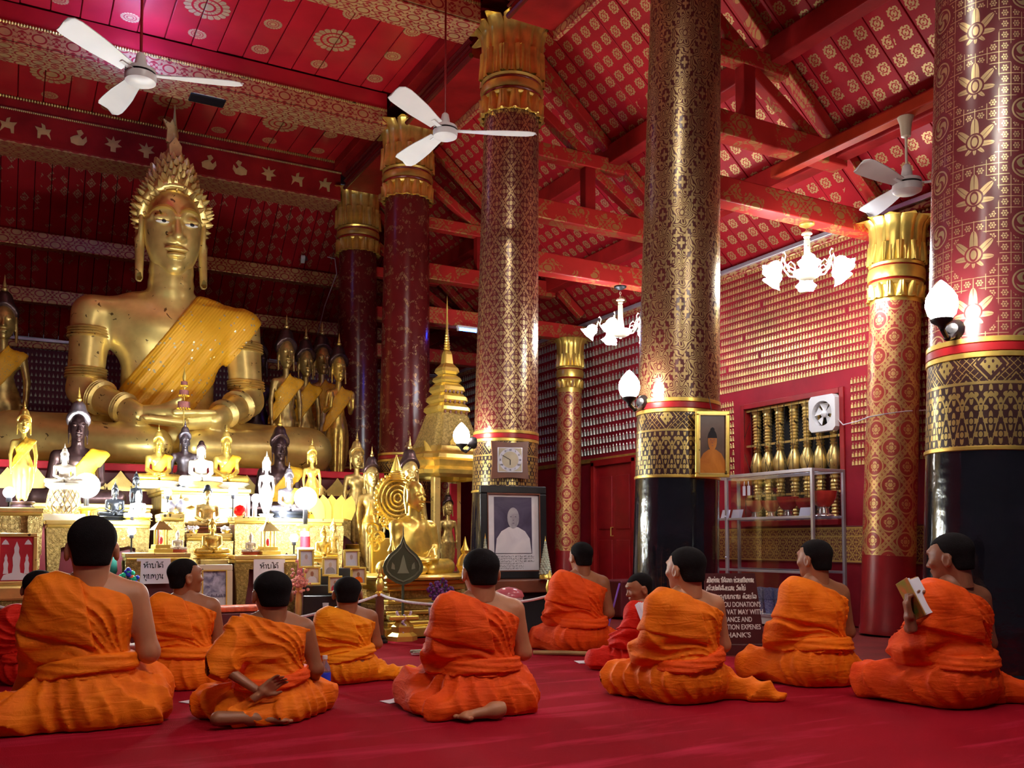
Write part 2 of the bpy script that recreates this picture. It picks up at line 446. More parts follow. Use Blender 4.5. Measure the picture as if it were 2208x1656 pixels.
wall_b = struct(B().boxes((-4.5, YB, 0), (XW, YB+.3, ZW)), 'wall_back', M['wallpurple'])
struct(B().boxes((-4.8, 6, 0), (-4.5, YB+.3, 6.8)), 'wall_left', M['wallred'])
struct(B().boxes((-4.8, 6, 6.8), (-1.4, YB+.3, 6.9)), 'ceiling_side', M['beam'])
def reliefs(name, spots, w, h, mat, parent, face):
    """rows of little standing figures, real relief, joined: too many and too small to pick out"""
    T = np.array([(-.5, 0, 0), (.5, 0, 0), (.3, 0, .62), (-.3, 0, .62), (-.34, .5, 0), (.34, .5, 0), (.22, .5, .6), (-.22, .5, .6),
                  (-.24, 0, .66), (.24, 0, .66), (0, .45, .72), (0, .1, 1.)], float)
    Q = [(4, 5, 6, 7), (0, 4, 7, 3), (5, 1, 2, 6), (7, 6, 2, 3), (8, 10, 11), (10, 9, 11)]
    vs, fs = [], []
    for k, (a, z, jz) in enumerate(spots):
        P = T*np.array([w, w*.6, h*jz])
        if face == 'x': P = np.stack([-P[:, 1], P[:, 0]*-1+a, P[:, 2]+z], 1)+np.array([XW, 0, 0])
        else: P = np.stack([P[:, 0]+a, -P[:, 1], P[:, 2]+z], 1)+np.array([0, YB, 0])
        n = len(T)*k; vs.append(P); fs += [tuple(i+n for i in q) for q in Q]
    me = bpy.data.meshes.new(name); me.from_pydata(np.concatenate(vs).tolist(), [], fs); me.materials.append(mat)
    o = link(bpy.data.objects.new(name, me), parent); o['kind'] = 'stuff'; return o
sp = []
for r in range(29):
    z = 1.62+r*.083
    y = 4.6
    while y < 8.95:
        if not (WY0-.09 < y < WY1+.12 and z < WZ1+.06) and not (abs(z-2.55) < .03) and random.random() > .01: sp.append((y, z, random.uniform(.9, 1.08)))
        y += .042
reliefs('standing_figure_rows', sp, .032, .066, M['relief'], wall_r, 'x')
sp = []
for r in range(13):
    z = 2.12+r*.145; y = 9.0
    while y < 16.4: sp.append((y, z, random.uniform(.92, 1.05))); y += .082
reliefs('standing_figure_rows', sp, .055, .112, M['relief_b'], wall_r, 'x')
sp = []
for r in range(21):
    z = 1.75+r*.108; x = -.6
    while x < 7.4: sp.append((x, z, random.uniform(.9, 1.05))); x += .062
reliefs('standing_figure_rows', sp, .036, .066, M['relief_b'], wall_b, 'y')
trim = 0
def trim_box(lo, hi, mat, bev=.012):
    global trim; trim += 1
    return struct(B().boxes(lo, hi, bev), 'trim_%d' % trim, mat)
M['gilt_dado'] = mkpat('gilt_dado_stencil', pat_damask(.1, .13), 'world', (.2, .014, .02), (.60, .42, .12), .4, .38, .7)
m, bs = begin('gilt_dado_band'); (x, y, z), v = coord('world'); k = pat_damask(.1, .13)(y, z, x)*((fab(z-.82) < .17)); k = fmax(k, band(z, .99, .008), band(z, .65, .008), band(z, .9, .006))
setp(bs, 'Base Color', mixc(k, (.17, .014, .02), (.72, .50, .14))); setp(bs, 'Metallic', k*.7); setp(bs, 'Roughness', .4); M['gilt_dado'] = m
trim_box((XW-.012, 5, .63), (XW, 8.6, 1.01), M['gilt_dado'], .003)
trim_box((XW-.05, 2.5, ZW-.09), (XW, YB, ZW), M['strip_y'])
trim_box((XW-.09, 2.5, ZW-.03), (XW, YB, ZW+.02), M['alu'], .006)
trim_box((-3, YB-.05, ZW-.14), (XW-.05, YB, ZW), M['strip_x'])
trim_box((-3, YB-.09, ZW-.03), (XW-.05, YB, ZW+.02), M['alu'], .006)
trim_box((XW-.03, 9.0, 2.0), (XW, YB, 2.06), M['gold'], .005)
# ---- window with turned balusters
win = empty('window_1', (XW, (WY0+WY1)/2, WZ0), kind='structure')
b = B(); hw = (WY1-WY0)/2; hz = WZ1-WZ0
for y in (-hw+.03, hw-.03): b.box((.08, y, hz/2), (.2, .06, hz), bev=.006)
b.box((.08, 0, hz-.03), (.2, 2*hw-.12, .06), bev=.006); b.box((.06, 0, .03), (.24, 2*hw-.12, .06), bev=.006)
b.obj('window_frame', M['redband'], win)
B().boxes((.24, -hw, 0), (.28, hw, hz)).obj('shutter', M['dark'], win)
prof = [(.05, 0), (.05, .03)]
for i in range(11): z = .04+i*.036; prof += [(.030+.001*i, z), (.043+.001*i, z+.018)]
prof += [(.034, .45), (.055, .46), (.055, .475), (.04, .485), (.052, .50), (.052, .515), (.036, .53), (.05, .555), (.072, .60), (.082, .655), (.074, .71), (.054, .765), (.04, .80)]
for i in range(12): z = .81+i*.036; prof += [(.034+.0008*i, z), (.047+.0008*i, z+.018)]
prof += [(.046, 1.25), (.062, 1.275), (.064, 1.29), (.05, 1.31), (.05, hz-.08)]
bal = B().lathe(prof, 16).mesh('baluster', M['gold_old'], True)
for px in (1632, 1655, 1681, 1712, 1740, 1768, 1798):
    y = onx(px, 980, XW+.09).y-(WY0+WY1)/2
    inst('baluster', bal, win, (.10, y, .04))
b = B(); [b.box((.03, 0, z), (.018, 2*hw-.12, .024)) for z in (.35, .93, 1.34)]; b.obj('cross_bar', M['gold_old'], win)
b = B()
for i in range(14): y = -hw+.1+i*.105; b.tube([(-.005, y, .05), (-.005, y+.01*math.sin(i*3), .7), (-.005, y, hz-.06)], .0028, 5)
for i in range(5):
    y = -hw+.22+i*.29; b.tube([(-.008, y-.13, .3), (-.008, y, .62), (-.008, y+.13, .95), (-.008, y, 1.2)], .0025, 5); b.tube([(-.009, y+.13, .3), (-.009, y, .62), (-.009, y-.13, .95)], .0025, 5)
b.obj('wire_grille', M['iron'], win)
# ---- far door in the right wall
dr = empty('door_1', (XW, 10.75, 0), kind='structure')
b = B(); [b.box((-.03, y, 1.0), (.08, .09, 2.0), bev=.008) for y in (-.5, .5)]; b.box((-.03, 0, 1.98), (.08, 1.1, .09), bev=.008); b.obj('door_frame', M['beam'], dr)
b = B(); b.box((-.01, 0, .96), (.03, .9, 1.92)); [b.box((-.03, y, z), (.02, .32, .75), bev=.008) for y in (-.21, .21) for z in (.5, 1.4)]; b.obj('door_leaf', M['redband'], dr)
B().tube([(-.03, .03, 1.05), (-.07, .03, 1.05), (-.07, .03, .93), (-.03, .03, .93)], .008).obj('door_handle', M['gold_b'], dr)
# ---- nave ceiling of planks, cross beams, architrave
ceil = struct(B().boxes((-1.4, -2, ZC+.03), (4.5, 14.3, ZC+.09)), 'ceiling', M['beam'])
for (y0, y1) in ((6.4, 8.5), (8.95, 11.25), (11.75, 13.7)):
    pk = B().box((0, 0, 0), (.288, y1-y0, .03), bev=.006).mesh('ceiling_plank', M['ceil'])
    for i in range(19): inst('ceiling_plank', pk, ceil, (-1.08+.3*i, (y0+y1)/2, ZC+.012+.006*random.uniform(-1, 1)), (0, random.uniform(-.012, .012), 0))
pk = B().box((0, 0, 0), (.6, 8.3, .03)).mesh('ceiling_plank', M['ceil'])
for i in range(9): inst('ceiling_plank', pk, ceil, (-.95+.61*i, 2.2, ZC+.012))
def rope(lo, hi, r, mat, parent):
    lo, hi = Vector(lo), Vector(hi); n = int((hi-lo).length/(r*1.3)); b = B(); t = (hi-lo).normalized()
    for i in range(n): b.ico(lo+(hi-lo)*(i+.5)/n, tuple(r*(.75 if abs(c) > .5 else 1) for c in t), 1)
    o = b.obj('gilt_bead_moulding', mat, parent, True); o['kind'] = 'stuff'; return o
XE = 4.24
def cross(y0, y1, fascia):
    bm = trim_box((-1.4, y0+.02, 6.30), (XE, y1, ZC), M['beam'])
    B().boxes((-1.4, y0, 6.31), (XE, y0+.02, 6.50)).obj('ornament_board', M['strip_x'], bm)
    B().boxes((-1.4, y0+.01, 6.285), (XE, y1-.01, 6.30)).obj('soffit_board', M['strip_x'], bm)
    B().boxes((-1.4, y0+.005, 6.52), (XE, y0+.025, ZC-.02)).obj('fascia_board', M[fascia], bm)
    rope((-1.4, y0, 6.505), (XE, y0, 6.505), .022, M['gold_old'], bm)
    return bm
cross(5.8, 6.3, 'ceil'); cross(8.5, 8.95, 'ceil'); cross(11.25, 11.75, 'ceil')
eb = trim_box((-1.4, 13.72, 6.15), (4.42, 14.27, ZC), M['beam'])
B().boxes((-1.4, 13.73, 6.13), (4.42, 14.26, 6.15)).obj('soffit_board', M['strip_x'], eb)
rope((-1.4, 13.7, 6.73), (4.42, 13.7, 6.73), .026, M['gold_old'], eb); rope((-1.4, 13.7, 6.57), (4.42, 13.7, 6.57), .018, M['relief'], eb)
# gilt animals along the frieze, cut-out reliefs
def blob(pts): return [(x*.11, z*.11) for x, z in pts]
fig = [blob([(-.9, -.8), (-.2, -1), (.5, -.9), (.9, -.3), (.8, .3), (.4, -.2), (.1, .1), (.5, .6), (.2, 1), (-.3, .8), (-.1, .3), (-.6, .1), (-1, -.2)]),
       blob([(-.8, -1), (-.3, -.4), (.3, -.5), (.4, -1), (.7, -1), (.7, -.1), (1, .4), (.5, .3), (.2, .3), (.3, .9), (-.1, .7), (-.2, .2), (-.8, .3), (-.6, -.2)]),
       blob([(-.3, -1), (.3, -1), (.3, -.4), (1, -.2), (.5, .1), (.9, .7), (.2, .4), (0, 1), (-.2, .4), (-.9, .7), (-.5, .1), (-1, -.2), (-.3, -.4)])]
fm = [B().prism(p, .012).mesh('gilt_animal', M['relief']) for p in fig]
for i in range(13): inst('gilt_animal', fm[(i*2+i//3) % 3], eb, (-1.0+i*.43, 13.72, 6.36), scale=(random.choice((-1, 1)), 1, 1))
trim_box((4.30, 2.2, 6.60), (4.98, 14.2, ZC), M['beam'])
for ya, yb in ((3.9, 5.62), (6.5, 8.2), (9.08, 10.98), (11.84, 13.5)):
    ar = trim_box((4.42, ya, 6.25), (4.95, yb, 6.60), M['beam'])
    B().boxes((4.95, ya, 6.16), (5.0, yb, 6.34), .006).obj('gilt_edge_board', M['strip_y'], ar)
    for z, r in ((6.27, .03), (6.38, .018), (6.46, .026)): B().tube([(4.41, ya, z), (4.41, yb, z)], r, 8).obj('moulding', M['col_far'], ar, True)
# ---- sloping roofs: planks run down the slope
sl = math.atan2(6.32-4.10, 7.56-4.98); L = math.hypot(6.32-4.10, 7.56-4.98)
rr = empty('ceiling', (0, 0, 0), kind='structure'); rr.name = 'ceiling_aisle_slope'
pk = B().box((0, 0, 0), (L, .334, .03), bev=.005).mesh('roof_plank', M['roof_r'])
for i in range(40):
    y = 2.7+i*.342
    inst('roof_plank', pk, rr, ((4.98+7.56)/2, y, (6.32+4.10)/2+.02+random.uniform(-.006, .006)), (0, sl, 0))
inst('roof_backing', B().box((0, 0, 0), (L, 14.4, .03)).mesh('roof_backing', M['dark']), rr, ((4.98+7.56)/2, 9.6, (6.32+4.10)/2+.07), (0, sl, 0))
rb = empty('ceiling', (0, 0, 0), kind='structure'); rb.name = 'ceiling_rear_slope'
sl2 = math.atan2(6.32-4.10, 16.56-14.2); L2 = math.hypot(2.22, 2.36)
pk = B().box((0, 0, 0), (.205, L2, .03), bev=.005).mesh('roof_plank', M['roof_b'])
for i in range(44): inst('roof_plank', pk, rb, (-1.6+i*.213, (14.2+16.56)/2, 5.23+random.uniform(-.006, .006)), (-sl2, 0, 0))
inst('roof_backing', B().box((0, 0, 0), (10, L2, .03)).mesh('roof_backing', M['dark']), rb, (2.8, (14.2+16.56)/2, 5.29), (-sl2, 0, 0))
for (y, z) in ((15.15, 5.28), (15.85, 4.62)): trim_box((-1.6, y-.09, z-.12), (6.6, y+.09, z+.10), M['strip_x'])
for (x, z) in ((6.0, 5.28), (6.78, 4.55)): trim_box((x-.08, 2.8, z-.12), (x+.08, 16, z+.10), M['beam'])
trim_box((5.96, 2.8, 4.12), (6.06, 6.1, 4.22), M['beam_o'])
# ---- a truss over the aisle at every column
def truss(Y, zs=(3.90, 4.48, 5.15), near=False):
    mt = M['tie']
    trim_box((4.75, Y-.09, zs[0]-.12), (7.45, Y+.09, zs[0]+.10), mt)
    trim_box((4.75, Y-.09, zs[1]-.11), (6.86, Y+.09, zs[1]+.11), mt)
    trim_box((4.75, Y-.07, zs[2]-.08), (6.15, Y+.07, zs[2]+.08), mt)
    trim_box((5.61, Y-.06, zs[1]+.1), (5.75, Y+.06, zs[2]-.07), M['beam'])
    global trim
    for (x0, z0, x1, z1) in ((4.9, 5.72, 5.66, 5.20), (5.74, 5.05, 6.5, 4.58), (5.0, 6.2, 7.35, 4.17)):
        trim += 1; a, c = Vector((x0, Y, z0)), Vector((x1, Y, z1)); d = c-a
        bb = B().box((0, 0, 0), (d.length, .11, .11), bev=.01); o = struct(bb, 'trim_%d' % trim, M['tie'])
        o.location = (a+c)/2; o.rotation_euler = (0, -math.atan2(d.z, d.x), 0)
for Y in (6.1, 8.66, 11.4, 13.9): truss(Y)
# ------------------------------------------------------------------ columns
def leaf(h, w, r0, r1, curl, n=9):
    """one acanthus-like capital leaf standing on a ring of radius r0, flaring to r1, its tip rolled out"""
    vs, fs = [], []
    for i in range(n+1):
        t = i/n; z = h*min(t*1.06, 1-.10*max(0, (t-.86)/.14)**2)
        r = r0+(r1-r0)*t**3+curl*max(0, (t-.7)/.3)**2
        ww = w*(.75+.35*math.sin(t*PI*.62))*(1 if t < .86 else math.sqrt(max(0.02, 1-((t-.86)/.15)**2)))
        for j, (q, bul) in enumerate(((-1, -.02), (-.7, .018), (-.25, .040), (0, .030), (.25, .040), (.7, .018), (1, -.02))):
            vs.append((r+bul*(1-.5*t), q*ww/2, z))
    for i in range(n):
        for j in range(6): a = i*7+j; fs.append((a, a+1, a+8, a+7))
    k = len(vs); vs += [(x-.03, y, z) for x, y, z in vs]
    fs += [tuple(k+q for q in f[::-1]) for f in fs]
    for i in range(n): fs += [(i*7, i*7+7, k+i*7+7, k+i*7), (i*7+6, k+i*7+6, k+i*7+13, i*7+13)]
    for j in range(6): a = n*7+j; fs.append((a, k+a, k+a+1, a+1))
    return B().geo(vs, fs)
leaf_big = leaf(.62, .20, .30, .345, .17).mesh('capital_leaf', M['gold'], True)
bud = leaf(.30, .10, .315, .325, .0).mesh('capital_bud', M['gold'], True)
drop = leaf(.21, .13, .315, .335, .012).mesh('collar_petal', M['gold'], True)
def column(base, top, shaft, label, r0=.36, r1=.295, full=True):
    base, top = Vector(base), Vector(top); base.z = 0; d = top-base; k = (6.40)/d.z
    tp = base+d*k
    o = empty('nave_column', base, 0, label, 'column', 'nave columns in a row'); o.rotation_mode = 'QUATERNION'
    o.rotation_quaternion = Vector((0, 0, 1)).rotation_difference((tp-base).normalized())
    rad = lambda z: r0+(r1-r0)*max(0, z)/5.4
    B().lathe([(rad(0)+.02, 0), (rad(0)+.02, .1), (rad(.1), .12), (rad(1.37), 1.37)], 40).obj('black_base', M['black'], o, True)
    B().lathe([(rad(1.37)+.002, 1.37), (rad(1.88)+.002, 1.88)], 40).obj('gilt_band', M['col_band'], o, True)
    for z0, z1, mt in ((1.355, 1.38, 'gold'), (1.88, 1.915, 'gold'), (1.915, 1.965, 'redband'), (1.965, 2.0, 'gold')):
        B().lathe([(rad(z0), z0), (rad(z0)+.010, z0+.004), (rad(z0)+.010, z1-.004), (rad(z0), z1)], 40).obj('ring', M[mt], o, True)
    B().lathe([(rad(2.0-.01), 2.0-.01), (rad(5.45), 5.45)], 48).obj('shaft', shaft, o, True)
    if full:
        B().lathe([(rad(5.45), 5.45), (.30, 5.6), (.29, 6.4)], 32).obj('capital_core', M['gold'], o, True)
        for i in range(16):
            a = TAU*i/16
            inst('collar_petal', drop, o, (0, 0, 5.58), (PI, 0, a))
        for z0, z1, rr_, mt in ((5.56, 5.60, .335, 'gold'), (5.60, 5.635, .325, 'redband'), (5.635, 5.72, .345, 'gold'), (5.72, 5.755, .325, 'redband'), (5.755, 5.80, .335, 'gold')):
            B().lathe([(.28, z0), (rr_-.012, z0), (rr_, (z0+z1)/2), (rr_-.012, z1), (.28, z1)], 36).obj('ring', M[mt], o, True)
        for i in range(12): inst('capital_leaf', leaf_big, o, (0, 0, 5.79), (0, 0, TAU*i/12), scale=(1, .80, 1))
        for i in range(12): inst('capital_bud', bud, o, (0, 0, 5.79), (0, 0, TAU*(i+.5)/12), scale=(1.04, 1, 1))
    return o
CD = column(at(2130, 1480, 5.45), at(2138, 0, 5.45), M['col_lotus'], 'huge column with gold lotus stencils beside the reader with the open book', full=False)
CA = column(at(1454, 1390, 7.66), at(1478, 0, 7.66), M['col_scroll'], 'brown column with dense gold scrollwork carrying the framed buddha picture', full=False)
C3 = column(at(1084, 1330, 9.8), at(1103, 250, 9.8), M['col_red'], 'gilt damask column carrying the square wall clock', r0=.365)
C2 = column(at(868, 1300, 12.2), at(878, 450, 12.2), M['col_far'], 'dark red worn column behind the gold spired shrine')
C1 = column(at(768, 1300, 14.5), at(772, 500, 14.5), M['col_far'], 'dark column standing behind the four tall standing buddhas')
def wallcolumn(base, top, ztop, r, label, zb=.72):
    base = Vector(base); base.z = 0; top = Vector(top); d = top-base
    o = empty('wall_column', base, 0, label, 'column', 'slender columns against the side wall'); o.rotation_mode = 'QUATERNION'
    o.rotation_quaternion = Vector((0, 0, 1)).rotation_difference(d.normalized())
    zc = ztop-.78
    B().lathe([(r*1.04, 0), (r*1.03, .06), (r, .08), (r, zb)], 28).obj('plain_base', M['redband'], o, True)
    B().lathe([(r+.001, zb), (r*.96, zc)], 32).obj('shaft', M['col_wall'], o, True)
    B().lathe([(r*.97, zc-.02), (r*.95, zc+.2), (r*.98, ztop)], 24).obj('capital_core', M['gold_b'], o, True)
    for z0, z1, rr_, mt in ((.14, .18, 1.05, 'gold_b'), (.18, .20, 1.0, 'redband'), (.20, .31, 1.10, 'gold_b'), (.31, .33, 1.0, 'redband'), (.33, .37, 1.06, 'gold_b')):
        B().lathe([(r*.8, zc+z0), (r*rr_-.008, zc+z0), (r*rr_, zc+(z0+z1)/2), (r*rr_-.008, zc+z1), (r*.8, zc+z1)], 28).obj('ring', M[mt], o, True)
    s = r/.325
    for i in range(14): inst('collar_petal', drop, o, (0, 0, zc+.16), (PI, 0, TAU*i/14), scale=(s, s, s), mat=M['gold_b'])
    for i in range(12): inst('capital_leaf', leaf_big, o, (0, 0, zc+.36), (0, 0, TAU*i/12), scale=(s*1.03, s*.9, .70), mat=M['gold_b'])
    for i in range(12): inst('capital_bud', bud, o, (0, 0, zc+.36), (0, 0, TAU*(i+.5)/12), scale=(s*1.05, s, .62), mat=M['gold_b'])
    return o
wallcolumn(at(1912, 1366, 8.6), at(1936, 470, 8.6), 3.86, .235, 'orange gilt lozenge column beside the barred window')
wallcolumn(at(1222, 1330, 13.4), at(1230, 727, 13.4), 3.80, .185, 'slim gilt wall column beyond the brown column, pale leaf capital')
wallcolumn((7.1, 15.6, 0), (7.12, 15.6, 3.8), 3.80, .185, 'slim wall column in the far corner behind the gold spire')
# ------------------------------------------------------------------ lamps and fans
def lamp(name, col, e): return mk(name, col, .4, emit=e, ecol=col, var=0)
M['l_sconce'] = lamp('lit_sconce_glass', (1, .90, .80), L_SCONCE); M['l_chand'] = lamp('lit_chandelier_glass', (.90, .94, 1), L_CHAND)
M['l_globe'] = lamp('lit_globe_glass', (.95, 1, .93), L_GLOBE); M['l_bulb'] = lamp('lit_bulb', (.88, .96, 1), L_BULB)
M['l_tube'] = lamp('lit_blue_tube', (.012, .06, 1), L_TUBE); M['l_nave_fill'] = lamp('lit_nave_fill_tube', (1, .90, .80), L_NAVE_FILL)
M['l_up'] = lamp('lit_uplight', (.16, .30, 1), 700)
M['glassy'] = mk('milky_glass', (.85, .85, .85), .2, var=0, trans=.4)
def sconce(p, q, label):
    """p: bottom of the glass, q: point on the column where the arm is fixed"""
    p, q = Vector(p), Vector(q); o = empty('wall_sconce', p, 0, label, 'wall lamp', 'sconces on the nave columns')
    pr = [(.045, 0), (.072, .03), (.086, .08), (.080, .125), (.058, .165), (.028, .20), (.004, .222)]
    B().lathe(pr, 24).obj('glass_flame', M['l_sconce'], o, 2)
    B().lathe([(0, -.055), (.012, -.055), (.02, -.04), (.026, -.03), (.055, -.012), (.06, .004), (.05, .01)], 20).obj('cup', M['iron'], o, True)
    a = q-p; pts = [Vector((0, 0, -.05))+(a-Vector((0, 0, -.05)))*t+Vector((0, 0, -.05*math.sin(t*PI))) for t in [i/8 for i in range(9)]]
    b = B().tube(pts, [.014]*3+[.012]*3+[.018]*3, 8); b.ball(pts[3], .02, 10, 8); b.obj('arm', M['iron'], o, True)
    n = Vector((a.x, a.y, 0)).normalized(); Mx = Vector((0, 0, 1)).rotation_difference(-n).to_matrix()
    B().lathe([(0, .07), (.03, .065), (.05, .035), (.062, .012), (.062, -.02)], 12, a, Mx).obj('back_plate', M['iron'], o, True)
    return o
def colpt(c, px, py, d0):
    """point on the near face of a column seen at this pixel"""
    best = None; r = .33; x0, y0 = c.location.x, c.location.y
    for i in range(200):
        d = d0-.6+i*.006; p = at(px, py, d)
        ax = c.matrix_world.to_quaternion()@Vector((0, 0, 1)); cc = c.location+ax*p.z; rr_ = .36-.065*p.z/5.4
        if math.hypot(p.x-cc.x, p.y-cc.y) <= rr_: return p
    return at(px, py, d0-.34)
bpy.context.view_layer.update()
sconce(at(1357, 858, 7.30), colpt(CA, 1388, 868, 7.66), 'flame-shaped glass lamp on the brown scrollwork column')
sconce(at(2031, 690, 5.05), colpt(CD, 2060, 712, 5.45), 'flame-shaped glass lamp on the gold lotus column')
sconce(at(995, 958, 9.40), colpt(C3, 1020, 955, 9.8), 'flame-shaped glass lamp on the column with the clock')
def tulip(seg=20):
    def ring(a, r, z): return r*(1+(.14*math.cos(a*5) if z < -.10 else 0))
    return B().lathe([(.022, 0), (.045, -.015), (.062, -.05), (.060, -.085), (.066, -.11), (.092, -.14)], seg, ring=ring)
tul = tulip().mesh('glass_tulip', M['l_chand'], 2)
def chandelier(p, zmount, n, rot, label):
    p = Vector(p); o = empty('chandelier', p, rot, label, 'chandelier', 'small chandeliers in the aisle')
    h = zmount-p.z
    B().lathe([(0, h), (.075, h), (.07, h-.025), (.02, h-.05), (0, h-.05)], 20).obj('ceiling_rose', M['iron'] if n == 5 else M['gold'], o, True)
    b = B(); k = int((h-.36-.05)/.03)
    for i in range(k):
        z = .37+i*.03; b.tube([(.010*math.cos(t)*(i % 2), .010*math.cos(t)*(1-i % 2), z+.017*math.sin(t)) for t in [TAU*q/8 for q in range(9)]], .003, 5)
    b.obj('chain', M['cream'], o, True)
    B().lathe([(0, .37), (.045, .36), (.05, .345), (.02, .335), (.032, .32), (.02, .295), (.028, .29), (.030, .16), (.042, .05), (.05, 0)], 16).obj('stem', M['cream'], o, True)
    B().lathe([(.13, 0), (.128, -.02), (.10, -.055), (.05, -.08), (.014, -.085), (.012, -.10), (0, -.103)], 24).obj('bowl', M['cream'], o, True)
    for i in range(n):
        a = TAU*i/n+.3; c, s = math.cos(a), math.sin(a)
        P = lambda r, z: (r*c, r*s, z)
        b = B().tube([P(.04, .02), P(.11, -.03), P(.18, -.01), P(.23, .06), P(.255, .11), P(.27, .05)], .009, 7)
        b.tube([P(.12, -.02), P(.13, .05), P(.17, .08), P(.20, .05), P(.18, .03)], .006, 6); b.tube([P(.235, .08), P(.22, .13), P(.24, .165), P(.25, .15)], .006, 6)
        arm = b.obj('arm', M['cream'], o, True)
        inst('glass_tulip', tul, arm, P(.285, .055), (0, 0, 0)).rotation_euler = (Matrix.Rotation(a, 3, 'Z')@Matrix.Rotation(-.75, 3, 'Y')).to_euler()
    return o
p = ony(1741, 585, 6.1); chandelier(p, 3.79, 6, .5, 'six-light chandelier with tulip glasses before the barred window wall')
p = ony(1338, 712, 8.66); chandelier(p, 3.79, 5, 1.0, 'five-light chandelier hanging behind the brown scrollwork column')
def fan(p, ztop, spin, label, still=False, bs_=1.):
    p = Vector(p); o = empty('ceiling_fan', p, 0, label, 'ceiling fan', 'white ceiling fans')
    h = ztop-p.z
    B().lathe([(0, -.05), (.07, -.048), (.105, -.03), (.11, .0), (.108, .02)], 28).obj('motor_cover', M['white'], o, True)
    B().lathe([(.10, .018), (.095, .026), (.10, .034)], 28).obj('motor_groove', M['iron'], o, True)
    B().lathe([(.108, .034), (.104, .06), (.07, .075), (.045, .08), (.04, .12), (.03, .17), (.015, .185), (0, .186)], 24).obj('motor_cap', M['white'], o, True)
    if still:
        B().tube([(0, 0, .18), (0, 0, h-.12)], .010, 8).obj('rod', M['cream'], o, True)
        B().lathe([(.012, h-.16), (.035, h-.15), (.045, h-.05), (.062, h), (0, h)], 20).obj('ceiling_cup', M['cream'], o, True)
    else: B().tube([(0, 0, .18), (0, 0, h)], .010, 8).obj('rod', M['redband'], o, True)
    vs = []; n = 8; W_ = [.045, .05, .06, .07, .075, .078, .078, .066, .03]; R_ = [.12, .18, .26, .34, .42, .50, .57, .615, .63]
    for i in range(n+1):
        for q, dz in ((-1, -.016), (0, .006), (1, .016)): vs.append((R_[i], q*W_[i], dz*(1+.6*i/n)))
    fs = [(3*i+j, 3*i+j+1, 3*i+j+4, 3*i+j+3) for i in range(n) for j in range(2)]; k = len(vs)
    vs += [(x, y, z-.006) for x, y, z in vs]; fs += [tuple(k+q for q in f[::-1]) for f in fs]
    fs += [(3*i, 3*i+3, k+3*i+3, k+3*i) for i in range(n)]+[(3*i+2, k+3*i+2, k+3*i+5, 3*i+5) for i in range(n)]+[(3*n, k+3*n, k+3*n+1, 3*n+1), (3*n+1, k+3*n+1, k+3*n+2, 3*n+2)]
    me = B().geo(vs, fs).mesh('blade', M['white'], True)
    br = B().box((.12, 0, .02), (.12, .035, .008)).mesh('blade_bracket', M['white'])
    for i in range(3):
        q = inst('blade', me, o, (0, 0, .025), (0, 0, spin+TAU*i/3), (bs_, bs_, 1)); inst('blade_bracket', br, q, (0, 0, -.02))
    return o
fan(at(303, 168, 6.5), ZC, -.30, 'white ceiling fan hanging in front of the great golden statue', bs_=1.13)
fan(at(960, 288, 8.0), ZC, -.42, 'white ceiling fan on a red rod beside the gilt leaf capital', bs_=1.28)
p = at(1956, 405, 7.0); fan(p, 4.12, 1.2, 'white ceiling fan on a short cream rod under the aisle beam', True)
def tube_lamp(p, dirv, L, mat, label, group=None):
    d = Vector(dirv).normalized(); p = Vector(p); o = empty('tube_lamp', p, math.atan2(d.y, d.x), label, 'tube lamp', group)
    B().box((0, 0, .035), (L+.06, .06, .03), bev=.004).obj('housing', M['white'], o)
    if L > 1: B().geo([(-L/2-.04, -.16, -.02), (L/2+.04, -.16, -.02), (L/2+.04, -.03, .045), (-L/2-.04, -.03, .045), (-L/2-.04, .03, .045), (L/2+.04, .03, .045), (L/2+.04, .16, -.02), (-L/2-.04, .16, -.02)], [(0, 1, 2, 3), (3, 2, 5, 4), (4, 5, 6, 7)]).obj('reflector', M['white'], o).modifiers.new('thick', 'SOLIDIFY').thickness = .004  # only on the added fill tubes, keeps their light off the ceiling
    B().tube([(-L/2, 0, 0), (L/2, 0, 0)], .018, 12).obj('tube', mat, o, True)
    [B().box((x, 0, .008), (.02, .04, .06)).obj('holder', M['white'], o) for x in (-L/2-.01, L/2+.01)]
    return o
p = ony(1008, 712, 11.28); tube_lamp(p, (1, 0, 0), .26, M['l_tube'], 'short glowing blue tube lamp under a tie beam')
for k, q in enumerate(((.6, 1.6, 4.3), (3.3, 1.3, 4.3), (2.0, 3.6, 5.6))):  # three fill tubes added above the view to brighten robes and carpet
    o = tube_lamp(q, (1, 0, 0), 1.2, M['l_nave_fill'], ('added fill tube, unseen, hanging on cords over the carpet before the altar end', 'added fill tube, unseen, hanging on cords between the lotus column and the carpet edge', 'added fill tube, unseen, hanging high on cords under the nave ceiling planks')[k], 'added nave fill tubes')
    [B().tube([(x, 0, .05), (x, 0, ZC-q[2])], .004, 6).obj('cord', M['iron'], o) for x in (-.45, .45)]
